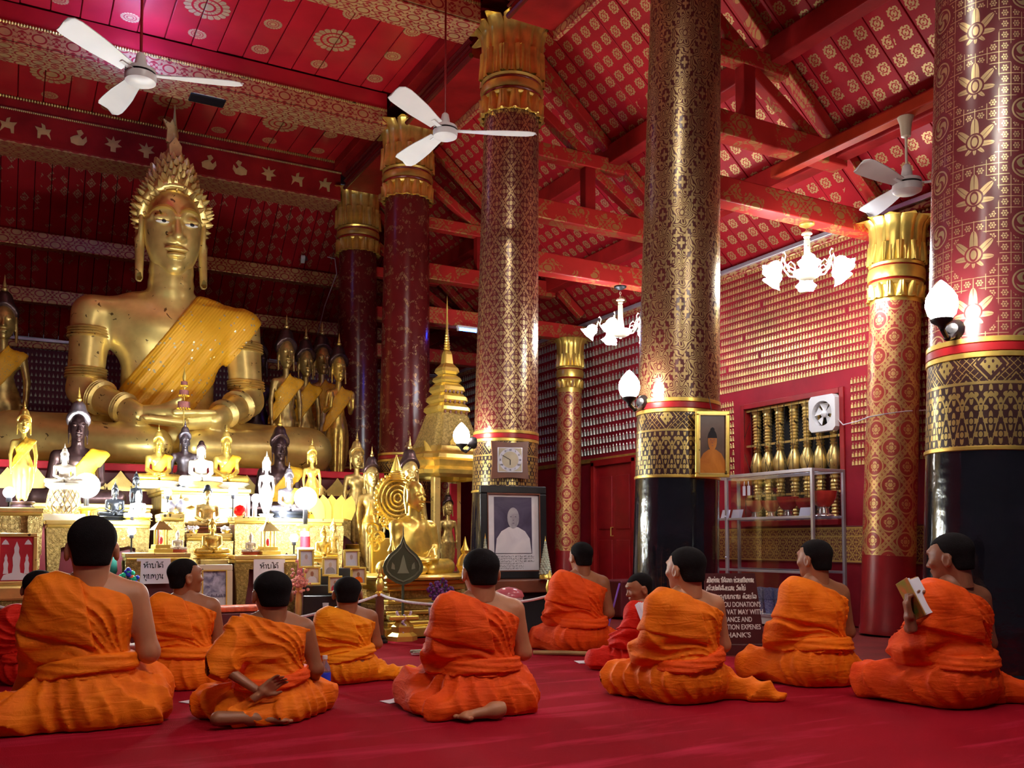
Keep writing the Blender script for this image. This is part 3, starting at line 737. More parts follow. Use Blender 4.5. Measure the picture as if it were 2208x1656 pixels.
# small uplight fixed to the front of the cross beam, throwing cold light on the ceiling planks
u = empty('uplight', ony(303, 164, 10.9), 0, 'small cold blue-white lamp fixed to the cross beam behind the fan', 'lamp')
B().box((0, 0, 0), (.18, .08, .05), bev=.006).obj('housing', M['iron'], u); B().box((0, 0, .029), (.15, .06, .008)).obj('lens', M['l_up'], u)
B().tube([(0, .02, -.02), (0, .25, .0), (0, .38, .25), (0, .38, .45)], .012, 8).obj('bracket', M['iron'], u)
p = ony(447, 208, 11.6); fl = empty('floodlight', p, 0, 'black floodlight box under the cross beam above the golden statue', 'floodlight')
B().box((0, 0, 0), (.42, .22, .12), bev=.012).obj('housing', M['iron'], fl); B().box((0, 0, .13), (.04, .04, .16)).obj('bracket', M['iron'], fl); B().box((0, -.115, 0), (.36, .01, .09)).obj('lens', M['glassy'], fl)
# ------------------------------------------------------------------ the great seated statue and the figures made like it
M['skin_gold'] = mk('great_statue_gold_leaf', (.94, .71, .25), .33, .60, var=.40, nscale=3.2, bmp=.12, bscale=14, wear=((.16, .10, .03), 11, .68), dark=(.60, .40, .12))
M['bronze'] = mk('dark_bronze', (.075, .042, .045), .32, .75, var=.35, nscale=5)
M['bronze_gold'] = mk('dull_gilt_bronze', (.60, .43, .15), .36, .75, var=.45, nscale=5)
M['silver'] = mk('grey_silver', (.30, .27, .32), .35, .8, var=.3)
M['stone_w'] = mk('pale_painted', (.85, .80, .66), .4, .2, var=.15)
M['blackfig'] = mk('black_figure', (.02, .022, .03), .3, .4, var=.2)
M['cloth_y'] = mk('yellow_satin_sash', (.86, .50, .03), .42, var=.25, nscale=12, bmp=.3, bscale=60)
# sequinned sash: fine weave and bright sequins
m, bs = begin('golden_sequin_sash'); c_, v = coord('obj')
vo = NT.nodes.new('ShaderNodeTexVoronoi'); vo.inputs['Scale'].default_value = 13; NT.links.new(v, vo.inputs['Vector'])
spot = X(vo.outputs['Distance']) < .19; wv = fab(fsin((c_[0]*.812-c_[2]*.584)*95)); n = noise(3, 3, v)
setp(bs, 'Base Color', mixc(spot, mixc(n, (.72, .33, .012), (.95, .52, .03)), (1, .90, .55))); setp(bs, 'Roughness', spot*-.32+.5); setp(bs, 'Metallic', spot*.6)
bump(bs, wv+spot*.8, .35, .01); M['sequin'] = m
def bodyf(P, arms=True):
    x, y, z = P; A = np.abs(x); Q = [A, y, z]
    d = ell(P, (0, .15, .42), (.85, .55, .42))
    d = smin(d, ell(P, (0, .15, 1.05), (.56, .40, .62)), .25)
    d = smin(d, ell(P, (0, .10, 1.66), (.76, .43, .46)), .2)
    d = smin(d, cone(Q, (0, .12, 1.98), (.84, .12, 1.86), .24, .23), .16)
    d = smin(d, cone(Q, (0, .10, 2.0), (.40, .12, 2.0), .26, .16), .12)
    d = smin(d, cone(P, (0, .06, 2.0), (0, .02, 2.62), .29, .26), .06)
    d = d+.008*np.cos((z-2.1)*42)*((z > 2.05) & (z < 2.5))
    leg = smin(cone(Q, (.4, .1, .3), (1.72, -.12, .27), .36, .31), cone(Q, (1.72, -.15, .27), (.25, -.62, .22), .29, .22), .1)
    d = smin(d, leg, .12)
    if arms:
        a = smin(cone(Q, (.90, .12, 1.86), (.96, .02, .92), .235, .20), cone(Q, (.96, .0, .90), (.42, -.66, .56), .20, .13), .07)
        d = smin(d, a, .06)
    return smax(d, -z-.005, .02)
def handsf(P):
    d = None
    for s, zz, yy in ((1, .50, -.74), (-1, .60, -.80)):
        h = cone(P, (s*.42, -.64, .56), (s*.05, yy, zz), .12, .10)
        for k in range(4):
            y0 = yy-.14+k*.085; e = cone(P, (s*.06, y0, zz-.02), (-s*(.42-.03*abs(k-1.5)), y0+.02, zz+.01), .045, .036); h = smin(h, e, .02)
        h = smin(h, cone(P, (s*.16, yy+.05, zz+.06), (s*.0, yy-.06, zz+.15), .045, .035), .02)
        d = h if d is None else np.minimum(d, h)
    return d
def headf(P, fine=True):
    x, y, z = P; A = np.abs(x); Q = [A, y, z]
    d = ell(P, (0, .0, 3.08), (.345, .40, .46)); d = smin(d, ell(P, (0, -.06, 2.74), (.285, .30, .36)), .18)
    d = smin(d, ell(P, (0, -.24, 2.47), (.10, .10, .09)), .1)
    if fine:
        d = smin(d, cone(P, (0, -.36, 3.10), (0, -.475, 2.80), .035, .062), .05); d = smin(d, ell(Q, (.062, -.40, 2.79), (.05, .05, .04)), .03)
        brow = np.abs(np.sqrt((A-.165)**2+((z-3.02)*1.0)**2)-.135); d = d-.026*np.exp(-(brow/.026)**2)*(z > 3.03)*(y < 0)
        d = smax(d, -ell(Q, (.165, -.44, 3.0), (.11, .09, .055)), .05)
        d = smin(d, ell(Q, (.165, -.335, 3.035), (.11, .055, .05)), .02)
        d = smin(d, ell(P, (0, -.385, 2.655), (.155, .06, .030)), .02); d = smin(d, ell(P, (0, -.375, 2.585), (.12, .065, .038)), .015)
        d = smax(d, -ell(P, (0, -.43, 2.627), (.15, .04, .008)), .01)
    return d
def earf(P):
    A = np.abs(P[0]); Q = [A, P[1], P[2]]
    d = ell(Q, (.375, .08, 3.03), (.055, .14, .26)); d = smin(d, cone(Q, (.375, .06, 2.85), (.385, -.02, 2.34), .062, .048), .05)
    return smax(d, -ell(Q, (.43, .04, 3.05), (.045, .07, .17)), .02)
def capf(P):
    d = ell(P, (0, .06, 3.22), (.435, .46, .42)); d = smin(d, ell(P, (0, .06, 3.66), (.26, .28, .30)), .16)
    cut = P[2]-(3.47-1.45*np.clip(P[1]+.24, 0, .42)-.35*np.abs(P[0])**2)
    return smax(d, -cut, .03)
def capnormals(n, seed=3):
    """points with outward direction on the curl cap"""
    out = []; g = PI*(3-math.sqrt(5))
    for i in range(n):
        zz = 1-2*(i+.5)/n; r = math.sqrt(1-zz*zz); a = g*i; d = np.array((r*math.cos(a), r*math.sin(a), zz))
        for c in ((0, .06, 3.22), (0, .06, 3.66)):
            if c[2] > 3.5 and zz < .1: continue
            t = np.linspace(.05, .9, 120); P = [c[k]+d[k]*t for k in range(3)]; f = capf([p for p in P])
            if f[0] > 0: continue
            j = np.argmax(f > 0); p = np.array([P[k][j] for k in range(3)])
            cut = p[2]-(3.47-1.45*min(.42, max(0, p[1]+.24))-.35*abs(p[0])**2)
            if cut > -.01: out.append((Vector(p), Vector(d)))
    keep = []
    for p, d in out:
        if all((p-q).length > .062 for q, _ in keep): keep.append((p, d))
    return keep
def flame(b, z0, h, r, seg=10): return b.lathe([(r*.9, z0), (r*1.1, z0+h*.04), (r*.6, z0+h*.10), (r*1.0, z0+h*.16), (r*1.05, z0+h*.24), (r*.55, z0+h*.34), (r*.62, z0+h*.42), (r*.35, z0+h*.62), (r*.2, z0+h*.8), (.004, z0+h)], seg)
GB = at(362, 1010, 11.5); ks = .00575/.00575
gb = empty('great_seated_statue', GB, 0, 'huge golden seated buddha statue wearing a golden sequinned sash', 'statue')
sdf_obj('body', [(lambda P: bodyf(P), (-2.2, -1.05, -.12), (2.2, .85, 2.75), .042), (handsf, (-.62, -1.1, .35), (.62, -.5, .82), .022)], M['skin_gold'], gb)
hd = sdf_obj('head', [(headf, (-.45, -.6, 2.3), (.45, .5, 3.6), .019), (earf, (-.52, -.06, 2.2), (.52, .3, 3.36), .02)], M['skin_gold'], gb)
hr = sdf_obj('hair_cap', [(capf, (-.5, -.5, 2.6), (.5, .6, 4.02), .028)], M['skin_gold'], gb)
b = B()
for p, d in capnormals(900):
    q = Vector((d.x, d.y, d.z*.7+.22)).normalized(); b.tube([p-q*.02, p+q*.02, p+q*.072], [.040, .034, .004], 6, False)
cu = b.obj('hair_curls', M['skin_gold'], gb, True); cu['kind'] = 'stuff'
b = flame(B(), 3.93, .70, .085, 14); b.lathe([(.10, 3.90), (.115, 3.98), (.06, 4.08)], 14)
b.prism([(-.07, 3.92), (.07, 3.92), (.075, 4.05), (0, 4.16), (-.075, 4.05)], .03, Matrix.Translation((0, -.10, 0)))
b.prism([(-.10, 4.12), (-.03, 4.10), (0, 4.3), (-.03, 4.42), (-.06, 4.36), (-.14, 4.40), (-.09, 4.28)], .05, Matrix.Translation((0, 0, 0))); b.obj('flame_finial', M['gold_old'], gb, True)
ey = mk('shell_white', (.75, .72, .68), .3, var=.05); 
for s in (-1, 1):
    e = B().ball((s*.165, -.355, 2.985), (.085, .035, .022), 16, 8).obj('eye', ey, gb, True)
    B().ball((s*.165+.01, -.388, 2.985), (.026, .012, .019), 12, 8).obj('pupil', M['blackfig'], e, True)
    # arm bands: stacked rings round the arm
    for (za, zb_, r) in ((1.66, 1.56, .245), (1.16, 1.06, .230)):
        b = B()
        for t in range(4):
            z = za-(za-zb_)*t/3; c = Vector((s*(.90+.06*(1.86-z)/.94), .12-.10*(1.86-z)/.94, z)); b.lathe([(r-.03, -.014), (r, -.012), (r+.012, 0), (r, .012), (r-.03, .014)], 32, c)
        b.obj('arm_band', M['gold_old'], gb, True)
    for t, r in ((.30, .205), (.72, .175)):
        a0, a1 = Vector((s*.96, 0, .90)), Vector((s*.42, -.66, .56)); c = a0+(a1-a0)*t; Mx = Vector((0, 0, 1)).rotation_difference((a1-a0).normalized()).to_matrix()
        b = B(); [b.lathe([(r-.03, k*.035-.018), (r+.012, k*.035), (r-.03, k*.035+.018)], 28, c, Mx) for k in (-1, 0, 1)]; b.obj('bracelet', M['gold_old'], gb, True)
for s in (-1, 1):
    pts = []
    for i in range(15):
        a = math.radians(18+i*10); x, z = s*(.165-.150*math.cos(a)), 3.045+.125*math.sin(a)
        ys = np.linspace(-.7, .1, 200); f = headf([np.full(200, x), ys, np.full(200, z)]); pts.append((x, ys[np.argmax(f < 0)]-.002, z))
    B().tube(pts, [.006+.026*math.sin(PI*(i+.5)/15) for i in range(15)], 8).obj('eyebrow', M['gold_b'], gb, True)
def sashf(P):
    n = P[0]*.812-P[2]*.584; t = bodyf(P, False)
    arm = cone(P, (.90, .12, 1.86), (.93, .06, 1.35), .235, .215); t = smin(t, arm, .06)
    w = -.62+0*n
    fold = .022*np.sin(n*42+np.sin(P[2]*4)*1.2)*np.clip(2.0-P[2], .15, 1)
    d = t-.035+fold
    d = smax(d, np.abs(n+.62)-.41, .02); d = smax(d, .50-P[2]-.15*P[0], .02); d = smax(d, -.30-P[0]*.0-(P[2]-.2)*.9-.4, .02)
    d = smax(d, P[1]-.55, .02)
    return smax(d, -(t+.07), .01)
sa = sdf_obj('sequin_sash', [(sashf, (-.95, -.5, .40), (1.25, .62, 2.45), .030)], M['sequin'], gb)
# ---- template meshes for the smaller figures (unit: the great statue's own metres)
SEAT = sdf_mesh('seated_figure', [(lambda P: np.minimum(smin(bodyf(P), handsf(P), .05), np.minimum(headf(P), earf(P))), (-2.15, -1.1, -.12), (2.15, .85, 3.62), .068), (headf, (-.45, -.6, 2.3), (.45, .5, 3.6), .032)], M['gold'])
def touchf(P):
    x, y, z = P; d = bodyf(P, False); A = np.abs(x)
    a = smin(cone(P, (.90, .12, 1.86), (.96, .02, .92), .225, .19), cone(P, (.96, 0, .9), (.2, -.62, .52), .19, .13), .07)
    c = chain(P, [((-.90, .12, 1.86), .225), ((-1.08, .02, 1.0), .19), ((-1.12, -.34, .45), .12), ((-1.10, -.42, .05), .09)], .05)
    return np.minimum(np.minimum(smin(smin(d, a, .06), c, .06), earf(P)), headf(P, False))
TOUCH = sdf_mesh('seated_figure_touching_earth', [(touchf, (-2.15, -1.1, -.12), (2.15, .85, 3.62), .068), (headf, (-.45, -.6, 2.3), (.45, .5, 3.6), .03)], M['gold'])
CAP = sdf_mesh('hair_cap', [(capf, (-.5, -.5, 2.6), (.5, .6, 4.02), .06)], M['gold'])
def standf(P, hands='down'):
    """standing figure, total height about 4.4, same head"""
    x, y, z = P; A = np.abs(x); Q = [A, y, z]; H = [x, y, z-2.0]
    d = ell(P, (0, .06, 3.55), (.50, .28, .42)); d = smin(d, cone(Q, (0, .08, 3.92), (.50, .08, 3.82), .16, .15), .1); d = smin(d, cone(P, (0, .04, 4.0), (0, .02, 4.55), .16, .15), .08)
    d = smin(d, ell(P, (0, .05, 2.9), (.36, .24, .6)), .15); d = smin(d, ell(P, (0, .05, 2.3), (.44, .26, .5)), .15)
    d = smin(d, cone(Q, (.18, .05, 2.2), (.17, .05, .25), .27, .17), .1)
    d = smin(d, smax(ell(P, (0, .10, 1.7), (.66, .17, 1.55)), .2-z, .03), .08)
    d = smin(d, cone(Q, (.17, .05, .1), (.19, -.30, .06), .10, .08), .05)
    return d
def arms_down(P): Q = [np.abs(P[0]), P[1], P[2]]; return smin(chain(Q, [((.58, .08, 3.80), .15), ((.72, .04, 3.0), .12), ((.70, -.06, 2.25), .085)], .05), cone(Q, (.70, -.06, 2.25), (.66, -.08, 1.75), .09, .05), .05)
def arms_up(P):
    Q = [np.abs(P[0]), P[1], P[2]]; d = chain(Q, [((.58, .08, 3.80), .15), ((.72, .08, 3.05), .12), ((.62, -.48, 3.15), .08), ((.60, -.56, 3.55), .10)], .05)
    for k in range(4): d = smin(d, cone(Q, (.53+.05*k, -.56, 3.55), (.52+.055*k, -.58, 3.85-.02*abs(k-1.5)), .034, .026), .02)
    return smin(d, cone(Q, (.52, -.56, 3.42), (.44, -.60, 3.62), .035, .028), .03)
def stand_mesh(nm, armf):
    def f(P): return smin(standf(P), armf(P), .06)
    def h(P): q = [P[0]/1, P[1], (P[2]-1.95)]; return np.minimum(headf(q), earf(q))
    return sdf_mesh(nm, [(f, (-1.0, -.8, 0), (1.0, .45, 4.7), .06), (h, (-.52, -.6, 4.2), (.52, .5, 5.6), .036)], M['gold'])
STAND_D = stand_mesh('standing_figure', arms_down); STAND_U = stand_mesh('standing_figure_hands_raised', arms_up)
def sash_seat(P):
    n = P[0]*.80-P[2]*.60; t = smin(bodyf(P, False), cone(P, (.90, .12, 1.86), (.95, .04, 1.2), .225, .2), .06); d = t-.06
    d = smax(d, np.abs(n+.60)-.36, .03); d = smax(d, .55-P[2], .03); d = smax(d, P[1]-.5, .03); return smax(d, -(t+.05), .02)
SASH = sdf_mesh('sash', [(sash_seat, (-1., -.6, .4), (1.3, .7, 2.5), .055)], M['cloth_y'])
def sash_stand(P):
    n = P[0]*.80-P[2]*.60+2.05; t = smin(standf(P), cone(P, (.58, .08, 3.8), (.70, .05, 3.2), .15, .13), .06); d = t-.05+.012*np.sin(n*40)
    d = smax(d, np.abs(n)-.34, .03); d = smax(d, 2.1-P[2], .03); return smax(d, -(t+.05), .02)
SASH_S = sdf_mesh('sash', [(sash_stand, (-.8, -.5, 2.0), (1.0, .55, 4.4), .05)], M['cloth_y'])
FLAME = flame(B(), 3.93, .62, .10, 10).mesh('flame_finial', M['gold'], True)
def lotus(b, r, h, seg=28):
    def ring(a, q, z): return q*(1+.05*abs(math.cos(a*7)))
    return b.lathe([(0, -h), (r, -h), (r*1.04, -h*.86), (r*.86, -h*.66), (r*.80, -h*.5), (r*.9, -h*.36), (r*1.02, -h*.12), (r*.98, 0), (0, 0)], seg, ring=ring)
BASE = lotus(B(), 1.95, .62).mesh('lotus_base', M['gold'], True)
BASE_S = lotus(B(), .72, .45).mesh('lotus_base', M['gold'], True)
def figure(kind, p, hgt, mat, label, rz=0., cap=None, fl=None, sash=None, base=None, group=None, sx=1., name=None, eyes=False):
    """a smaller statue. p: where its lowest point stands; hgt: total height with base and finial"""
    st = kind.startswith('st'); me = {'seat': SEAT, 'touch': TOUCH, 'st_down': STAND_D, 'st_up': STAND_U}[kind]
    dz = 1.95 if st else 0.; bh = (.45 if st else .62) if base else (0. if st else -.10+.10)
    tot = bh+dz+(4.55 if fl is not False else 4.0); k = hgt/tot
    o = empty(name or ('standing_statue' if st else 'seated_statue'), p, rz, label, 'statue', group, k)
    inst('figure', me, o, (0, 0, bh), mat=mat, scale=(sx, 1, 1))
    inst('hair_cap', CAP, o, (0, 0, bh+dz), mat=cap or mat, scale=(1.03, 1.03, 1.02))
    if fl is not False: inst('flame_finial', FLAME, o, (0, 0, bh+dz), mat=fl or mat)
    if sash: inst('sash', SASH_S if st else SASH, o, (0, 0, bh), mat=sash)
    if base: inst('lotus_base', BASE_S if st else BASE, o, (0, 0 if st else -.1, bh), mat=base, scale=(1, 1, 1) if st else (sx, .6, 1))
    return o
# ------------------------------------------------------------------ the people sitting on the carpet
def cloth(name, col, dark):
    m, bs = begin(name); c_, v = coord('obj')
    n1 = noise(7, 4, v, 1.2); n2 = noise(420, 2, v); n3 = noise(26, 3, v, 1.5)
    setp(bs, 'Base Color', mixc(mth('MULTIPLY_ADD', n1, 1.8, -.4), dark, col)); setp(bs, 'Roughness', .72); setp(bs, 'Specular IOR Level', .25)
    mp = NT.nodes.new('ShaderNodeMapping'); mp.inputs['Rotation'].default_value = (0, .45, 0); mp.inputs['Scale'].default_value = (2.2, 5., 17); NT.links.new(v, mp.inputs[0]); n4 = noise(1.5, 3, mp.outputs[0], 1.)
    bump(bs, n2*.05+n3*.35+n4*1.3, .55, .012); return m
M['rb_o'] = cloth('orange_robe', (.95, .215, .002), (.80, .13, .001)); M['rb_ro'] = cloth('red_orange_robe', (.90, .10, .002), (.72, .05, .002))
M['rb_y'] = cloth('yellow_orange_robe', (.98, .33, .003), (.86, .22, .002)); M['rb_r'] = cloth('red_robe', (.75, .018, .004), (.58, .010, .004))
M['rb_d'] = cloth('dark_red_underskirt', (.42, .022, .006), (.30, .014, .004))
def skinmat(name, c):
    m, bs = begin(name); _, v = coord('obj'); n = noise(9, 3, v)
    setp(bs, 'Base Color', mixc(n, tuple(q*.82 for q in c), c)); setp(bs, 'Roughness', .48); setp(bs, 'Subsurface Weight', .12); setp(bs, 'Subsurface Radius', (.02, .008, .005)); setp(bs, 'Subsurface Scale', .3)
    bump(bs, noise(150, 2, v), .08, .003); return m
M['skin_a'] = skinmat('light_brown_skin', (.50, .205, .10)); M['skin_b'] = skinmat('brown_skin', (.34, .125, .055)); M['skin_c'] = skinmat('dark_brown_skin', (.25, .085, .04))
M['hair'] = mk('cropped_black_hair', (.007, .005, .006), .9, var=.3, nscale=30, bmp=.6, bscale=320, spec=.12)
M['lip'] = mk('lips', (.33, .10, .075), .45); M['eye'] = mk('eye_dark', (.02, .012, .01), .2, var=0)
def torsof(P, lean=.06):
    x, y, z = P; y = y-lean*z-.05*np.clip(z-.35, 0, 1); A = np.abs(x); Q = [A, y, z]; P = [x, y, z]
    d = ell(P, (0, 0, .14), (.185, .15, .15)); d = smin(d, ell(P, (0, -.005, .32), (.148, .108, .20)), .09); d = smin(d, ell(P, (0, -.012, .465), (.172, .118, .125)), .07)
    d = smin(d, cone(Q, (0, -.012, .565), (.158, -.008, .532), .056, .056), .05); d = smin(d, cone(Q, (0, -.014, .62), (.10, -.01, .565), .045, .045), .04)
    return d
def fanfold(P, px=.20, pz=.22, k=15, amp=.0095):
    t = np.arctan2(P[2]-pz, px-P[0]+.0001); r = np.sqrt((P[0]-px)**2+(P[2]-pz)**2)
    w = np.sin(t*k+2.2*np.sin(t*5.3+P[1]*9)+1.3*np.sin(r*19)); w2 = np.sin(t*k*2.1+3*np.sin(r*13+1)+P[1]*14)
    return amp*(1-np.abs(w)**.7)*np.clip(r*5, .25, 1)*1.25-amp*.45+.22*amp*w2
def headS(P):
    x, y, z = P; A = np.abs(x); Q = [A, y, z]
    d = ell(P, (0, -.014, .045), (.076, .094, .082)); d = smin(d, ell(P, (0, .028, -.012), (.062, .062, .092)), .04); d = smin(d, ell(P, (0, .055, -.082), (.030, .026, .024)), .035)
    d = smin(d, cone(P, (0, .082, .018), (0, .101, -.020), .007, .012), .012); d = smin(d, ell(Q, (.012, .090, -.024), (.010, .010, .008)), .008)
    d = smin(d, ell(P, (0, .086, .045), (.04, .012, .012)), .02); d = smax(d, -ell(Q, (.030, .098, .022), (.018, .014, .010)), .012); d = smin(d, ell(Q, (.030, .076, .021), (.015, .010, .009)), .006)
    d = smin(d, ell(Q, (.038, .065, -.012), (.022, .018, .018)), .02)
    d = smin(d, ell(P, (0, .087, -.047), (.024, .008, .005)), .006); d = smin(d, ell(P, (0, .085, -.056), (.020, .008, .006)), .005)
    e = ell(Q, (.080, -.010, -.006), (.010, .022, .034)); e = smax(e, -ell(Q, (.089, -.006, -.002), (.007, .012, .021)), .006)
    d = smin(d, e, .010); return smin(d, cone(P, (0, -.022, -.05), (0, -.03, -.14), .058, .055), .03)
def hairS(P):
    d = ell(P, (0, -.014, .047), (.0795, .0975, .0845)); A = np.abs(P[0])
    d = smin(d, ell(P, (0, -.045, -.03), (.060, .056, .06)), .03)
    cut = P[2]-(-.056+np.clip((P[1]+.035)*2.1, 0, .135)-.02*np.cos(P[0]*30)*(P[1] > .03)); side = (A > .06)*np.clip(.02-np.abs(P[1]+.01), 0, 1)*.0
    return smax(d, -cut+side, .006)
HEADV = nets(headS, (-.1, -.12, -.145), (.1, .125, .14), .0062); HEADV = (soft(*HEADV, 1), HEADV[1])
HEADV = (HEADV[0]*np.array((1.09, 1.02, .98)), HEADV[1])
HAIRV = nets(hairS, (-.1, -.125, -.1), (.1, .1, .15), .007); HAIRV = (HAIRV[0]*np.array((1.09, 1.02, .98)), HAIRV[1])
def handS(P, curl=.5, spread=0.):
    """left-right neutral hand: palm in the x-z plane, fingers to +z, thumb on +x, palm normal +y"""
    d = rbox(P, (0, 0, .045), (.078, .026, .088), .012)
    for k, (x, L) in enumerate(((-.030, .056), (-.010, .070), (.011, .074), (.031, .066))):
        a = np.array((x, 0, .085)); c1 = curl*.9; l1, l2, l3 = L*.45, L*.32, L*.26; t = (x*spread*8)
        p1 = a+np.array((t*l1, math.sin(c1*.6)*l1, math.cos(c1*.6)*l1)); p2 = p1+np.array((t*l2, math.sin(c1*1.5)*l2, math.cos(c1*1.5)*l2)); p3 = p2+np.array((0, math.sin(c1*2.2)*l3, math.cos(c1*2.2)*l3))
        d = smin(d, chain(P, [(a-np.array((0, 0, .02)), .0095), (p1, .0088), (p2, .008), (p3, .0068)], .004), .006)
    d = smin(d, chain(P, [((.030, .004, .018), .013), ((.052, .012, .050), .011), ((.060, .020, .080), .0085)], .008), .012)
    return smin(d, cone(P, (0, 0, .01), (0, 0, -.05), .026, .025), .02)
HANDS = {c: nets(lambda P: handS(P, c, .05), (-.07, -.04, -.06), (.085, .12, .18), .0048) for c in (.45, .9)}
def footS(P):
    d = smin(ell(P, (0, 0, .035), (.030, .04, .035)), cone(P, (0, .02, .035), (.005, .14, .022), .032, .022), .03)
    d = smin(d, ell(P, (.005, .15, .018), (.042, .03, .018)), .02)
    for k in range(5): d = smin(d, ell(P, (.034-.018*k, .185-.007*k*(k > 0)-.004*k, .015), (.0125 if k == 0 else .0085, .017, .012)), .004)
    return smin(d, cone(P, (0, .0, .042), (0, -.16, .05), .033, .042), .03)
FOOT = nets(footS, (-.06, -.22, -.01), (.06, .22, .11), .0058); FOOT_S = nets(lambda P: smax(footS(P), -.05-P[1], .02), (-.06, -.08, -.01), (.06, .22, .11), .0058)
def xf(V, R, t): return V@np.array(R).T+np.array(t)
def frame(zdir, ydir):
    z = Vector(zdir).normalized(); y = Vector(ydir); y = (y-z*y.dot(z)).normalized(); x = y.cross(z); return Matrix((x, y, z)).transposed()
LEGS_R = [((-.08, .04, .12), .15, (-.20, .40, .09), .095), ((.09, .05, .11), .14, (.10, .44, .09), .09), ((-.18, .38, .08), .085, (.10, .18, .05), .07), ((.10, .42, .07), .08, (.24, .05, .06), .075), ((.22, .03, .06), .08, (.42, -.14, .045), .06), ((.40, -.13, .03), .06, (.52, -.20, .012), .035)]
LEGS_L = [((-a[0], a[1], a[2]), ra, (-b[0], b[1], b[2]), rb) for a, ra, b, rb in LEGS_R]
def person(px, d, topy, rz, robe, label, legs=LEGS_R, skin='skin_a', hyaw=0., hpitch=0., htilt=0., skirt=None, sash=None, arm=None, larm=None, c=.572, slope=.42, strip=True, feet=(), hand=.9, seed=0, wide=1., hs=1., group=None, extra=None, hq=.0092, hold=()):
    P0 = at(px, 1168+F*EYE/d, d); P0.z = 0; k = (EYE+(1168-topy)*d/F)/.846
    o = empty('person', P0, math.radians(rz), label, 'person', group); o.scale = (k*wide, k*wide, k)
    sk = M[skin]; rb = M[robe]; ph = seed*1.7
    arm = arm or [((.172, .02, .530), .054), ((.225, .02, .30), .041), ((.13, .21, .27), .029)]
    sleeve = [((-.160, .02, .53), .062), ((-.195, .05, .36), .068), ((-.18, .13, .27), .066), ((-.09, .22, .24), .058)]
    def body(P):
        f = torsof(P); f = smin(f, chain(P, arm, .03), .035)
        if larm: f = smin(f, chain(P, larm, .03), .035)
        return smin(f, cone(P, (0, .02, .56), (0, .032, .68), .056, .053), .03)
    lo = [min(-.24, *(q[0][0]-.06 for q in (larm or arm))), -.26, .14]; hi = [max(.30, *(q[0][0]+.06 for q in arm)), .34, .70]
    Rz = Matrix.Rotation(math.radians(hyaw), 3, 'Z')@Matrix.Rotation(math.radians(-hpitch), 3, 'X')@Matrix.Rotation(math.radians(htilt), 3, 'Y')
    hp = (0, .045+.05*math.sin(math.radians(hpitch)), .724)
    parts = [(body, lo, hi, .0125), (xf(HEADV[0]*hs, Rz, hp), HEADV[1])]
    a0, a1 = Vector(arm[-2][0]), Vector(arm[-1][0]); Hd = HANDS[hand]
    parts.append((xf(Hd[0]*.95, frame(a1-a0, (-1, 0, .2)), a1+(a1-a0).normalized()*.035), Hd[1]))
    if larm:
        a0, a1 = Vector(larm[-2][0]), Vector(larm[-1][0]); Hd = HANDS[.45]; V = Hd[0]*.95; V = V*np.array((-1, 1, 1))
        parts.append((xf(V, frame(extra['hdir'], extra['hn']) if extra else frame(a1-a0, (1, 0, .2)), a1+(a1-a0).normalized()*.03), Hd[1][:, ::-1]))
    for (x, y, z, yaw, roll) in feet: parts.append((xf((FOOT if larm else FOOT_S)[0], Matrix.Rotation(math.radians(yaw), 3, 'Z')@Matrix.Rotation(math.radians(roll), 3, 'Y'), (x, y, z)), (FOOT if larm else FOOT_S)[1]))
    for (Wp, wd, wn, lft, el) in hold:
        R_ = Matrix.Rotation(-math.radians(rz), 3, 'Z'); L_ = R_@(Vector(Wp)-P0); L_ = Vector((L_.x/(k*wide), L_.y/(k*wide), L_.z/k)); Hd = HANDS[.9]; V = Hd[0]*np.array((-1 if lft else 1, 1, 1)); zd = (R_@Vector(wd)).normalized()
        parts.append((xf(V, frame(zd, R_@Vector(wn)), L_), Hd[1][:, ::-1] if lft else Hd[1])); e = Vector(el); q = [min(e[i], L_[i])-.07 for i in range(3)]; q2 = [max(e[i], L_[i])+.07 for i in range(3)]
        parts.append((lambda P, a=tuple(e), b=tuple(L_-zd*.03): cone(P, a, b, .042, .026), q, q2, .009))
    bo = sdf_obj('body', parts, sk, o)
    h = sdf_obj('hair', [(xf(HAIRV[0]*hs, Rz, hp), HAIRV[1])], M['hair'], o)
    for s in (-1, 1):
        q = Rz@(Vector((s*.030, .0865, .021))*hs)+Vector(hp); B().ball(q, (.008, .005, .005), 8, 6).obj('eye', M['eye'], o, True)
        q = Rz@(Vector((s*.030, .092, .047))*hs)+Vector(hp); B().ball(q, (.017, .004, .003), 8, 6).obj('eyebrow', M['hair'], o, True)
    # upper robe: over the left shoulder, under the right arm
    def base(P):
        t = torsof(P)
        if larm: return smin(t, chain(P, [(larm[0][0], .07), (larm[1][0], .07)], .03), .04)
        return smin(t, smin(chain(P, sleeve, .05), ell(P, (-.17, .14, .27), (.075, .13, .085)), .05), .05)
    def ff(P): return fanfold([P[0]+.02*math.sin(ph), P[1]+ph, P[2]], amp=.0155)
    def upper(P):
        b0 = base(P); f = b0-.016-ff(P)
        f = smax(f, P[0]*slope+P[2]-c, .010); f = smax(f, .20-P[2], .012)
        if not larm: f = f-.005*np.sin(P[2]*55+P[1]*22+ph+np.sin(P[0]*25)*1.5)*np.clip((-P[0]-.16)*9, 0, 1)
        return f
    sdf_obj('upper_robe', [(upper, (-.36, -.24, .17), (.26, .38, .68), hq)], rb, o, 1)
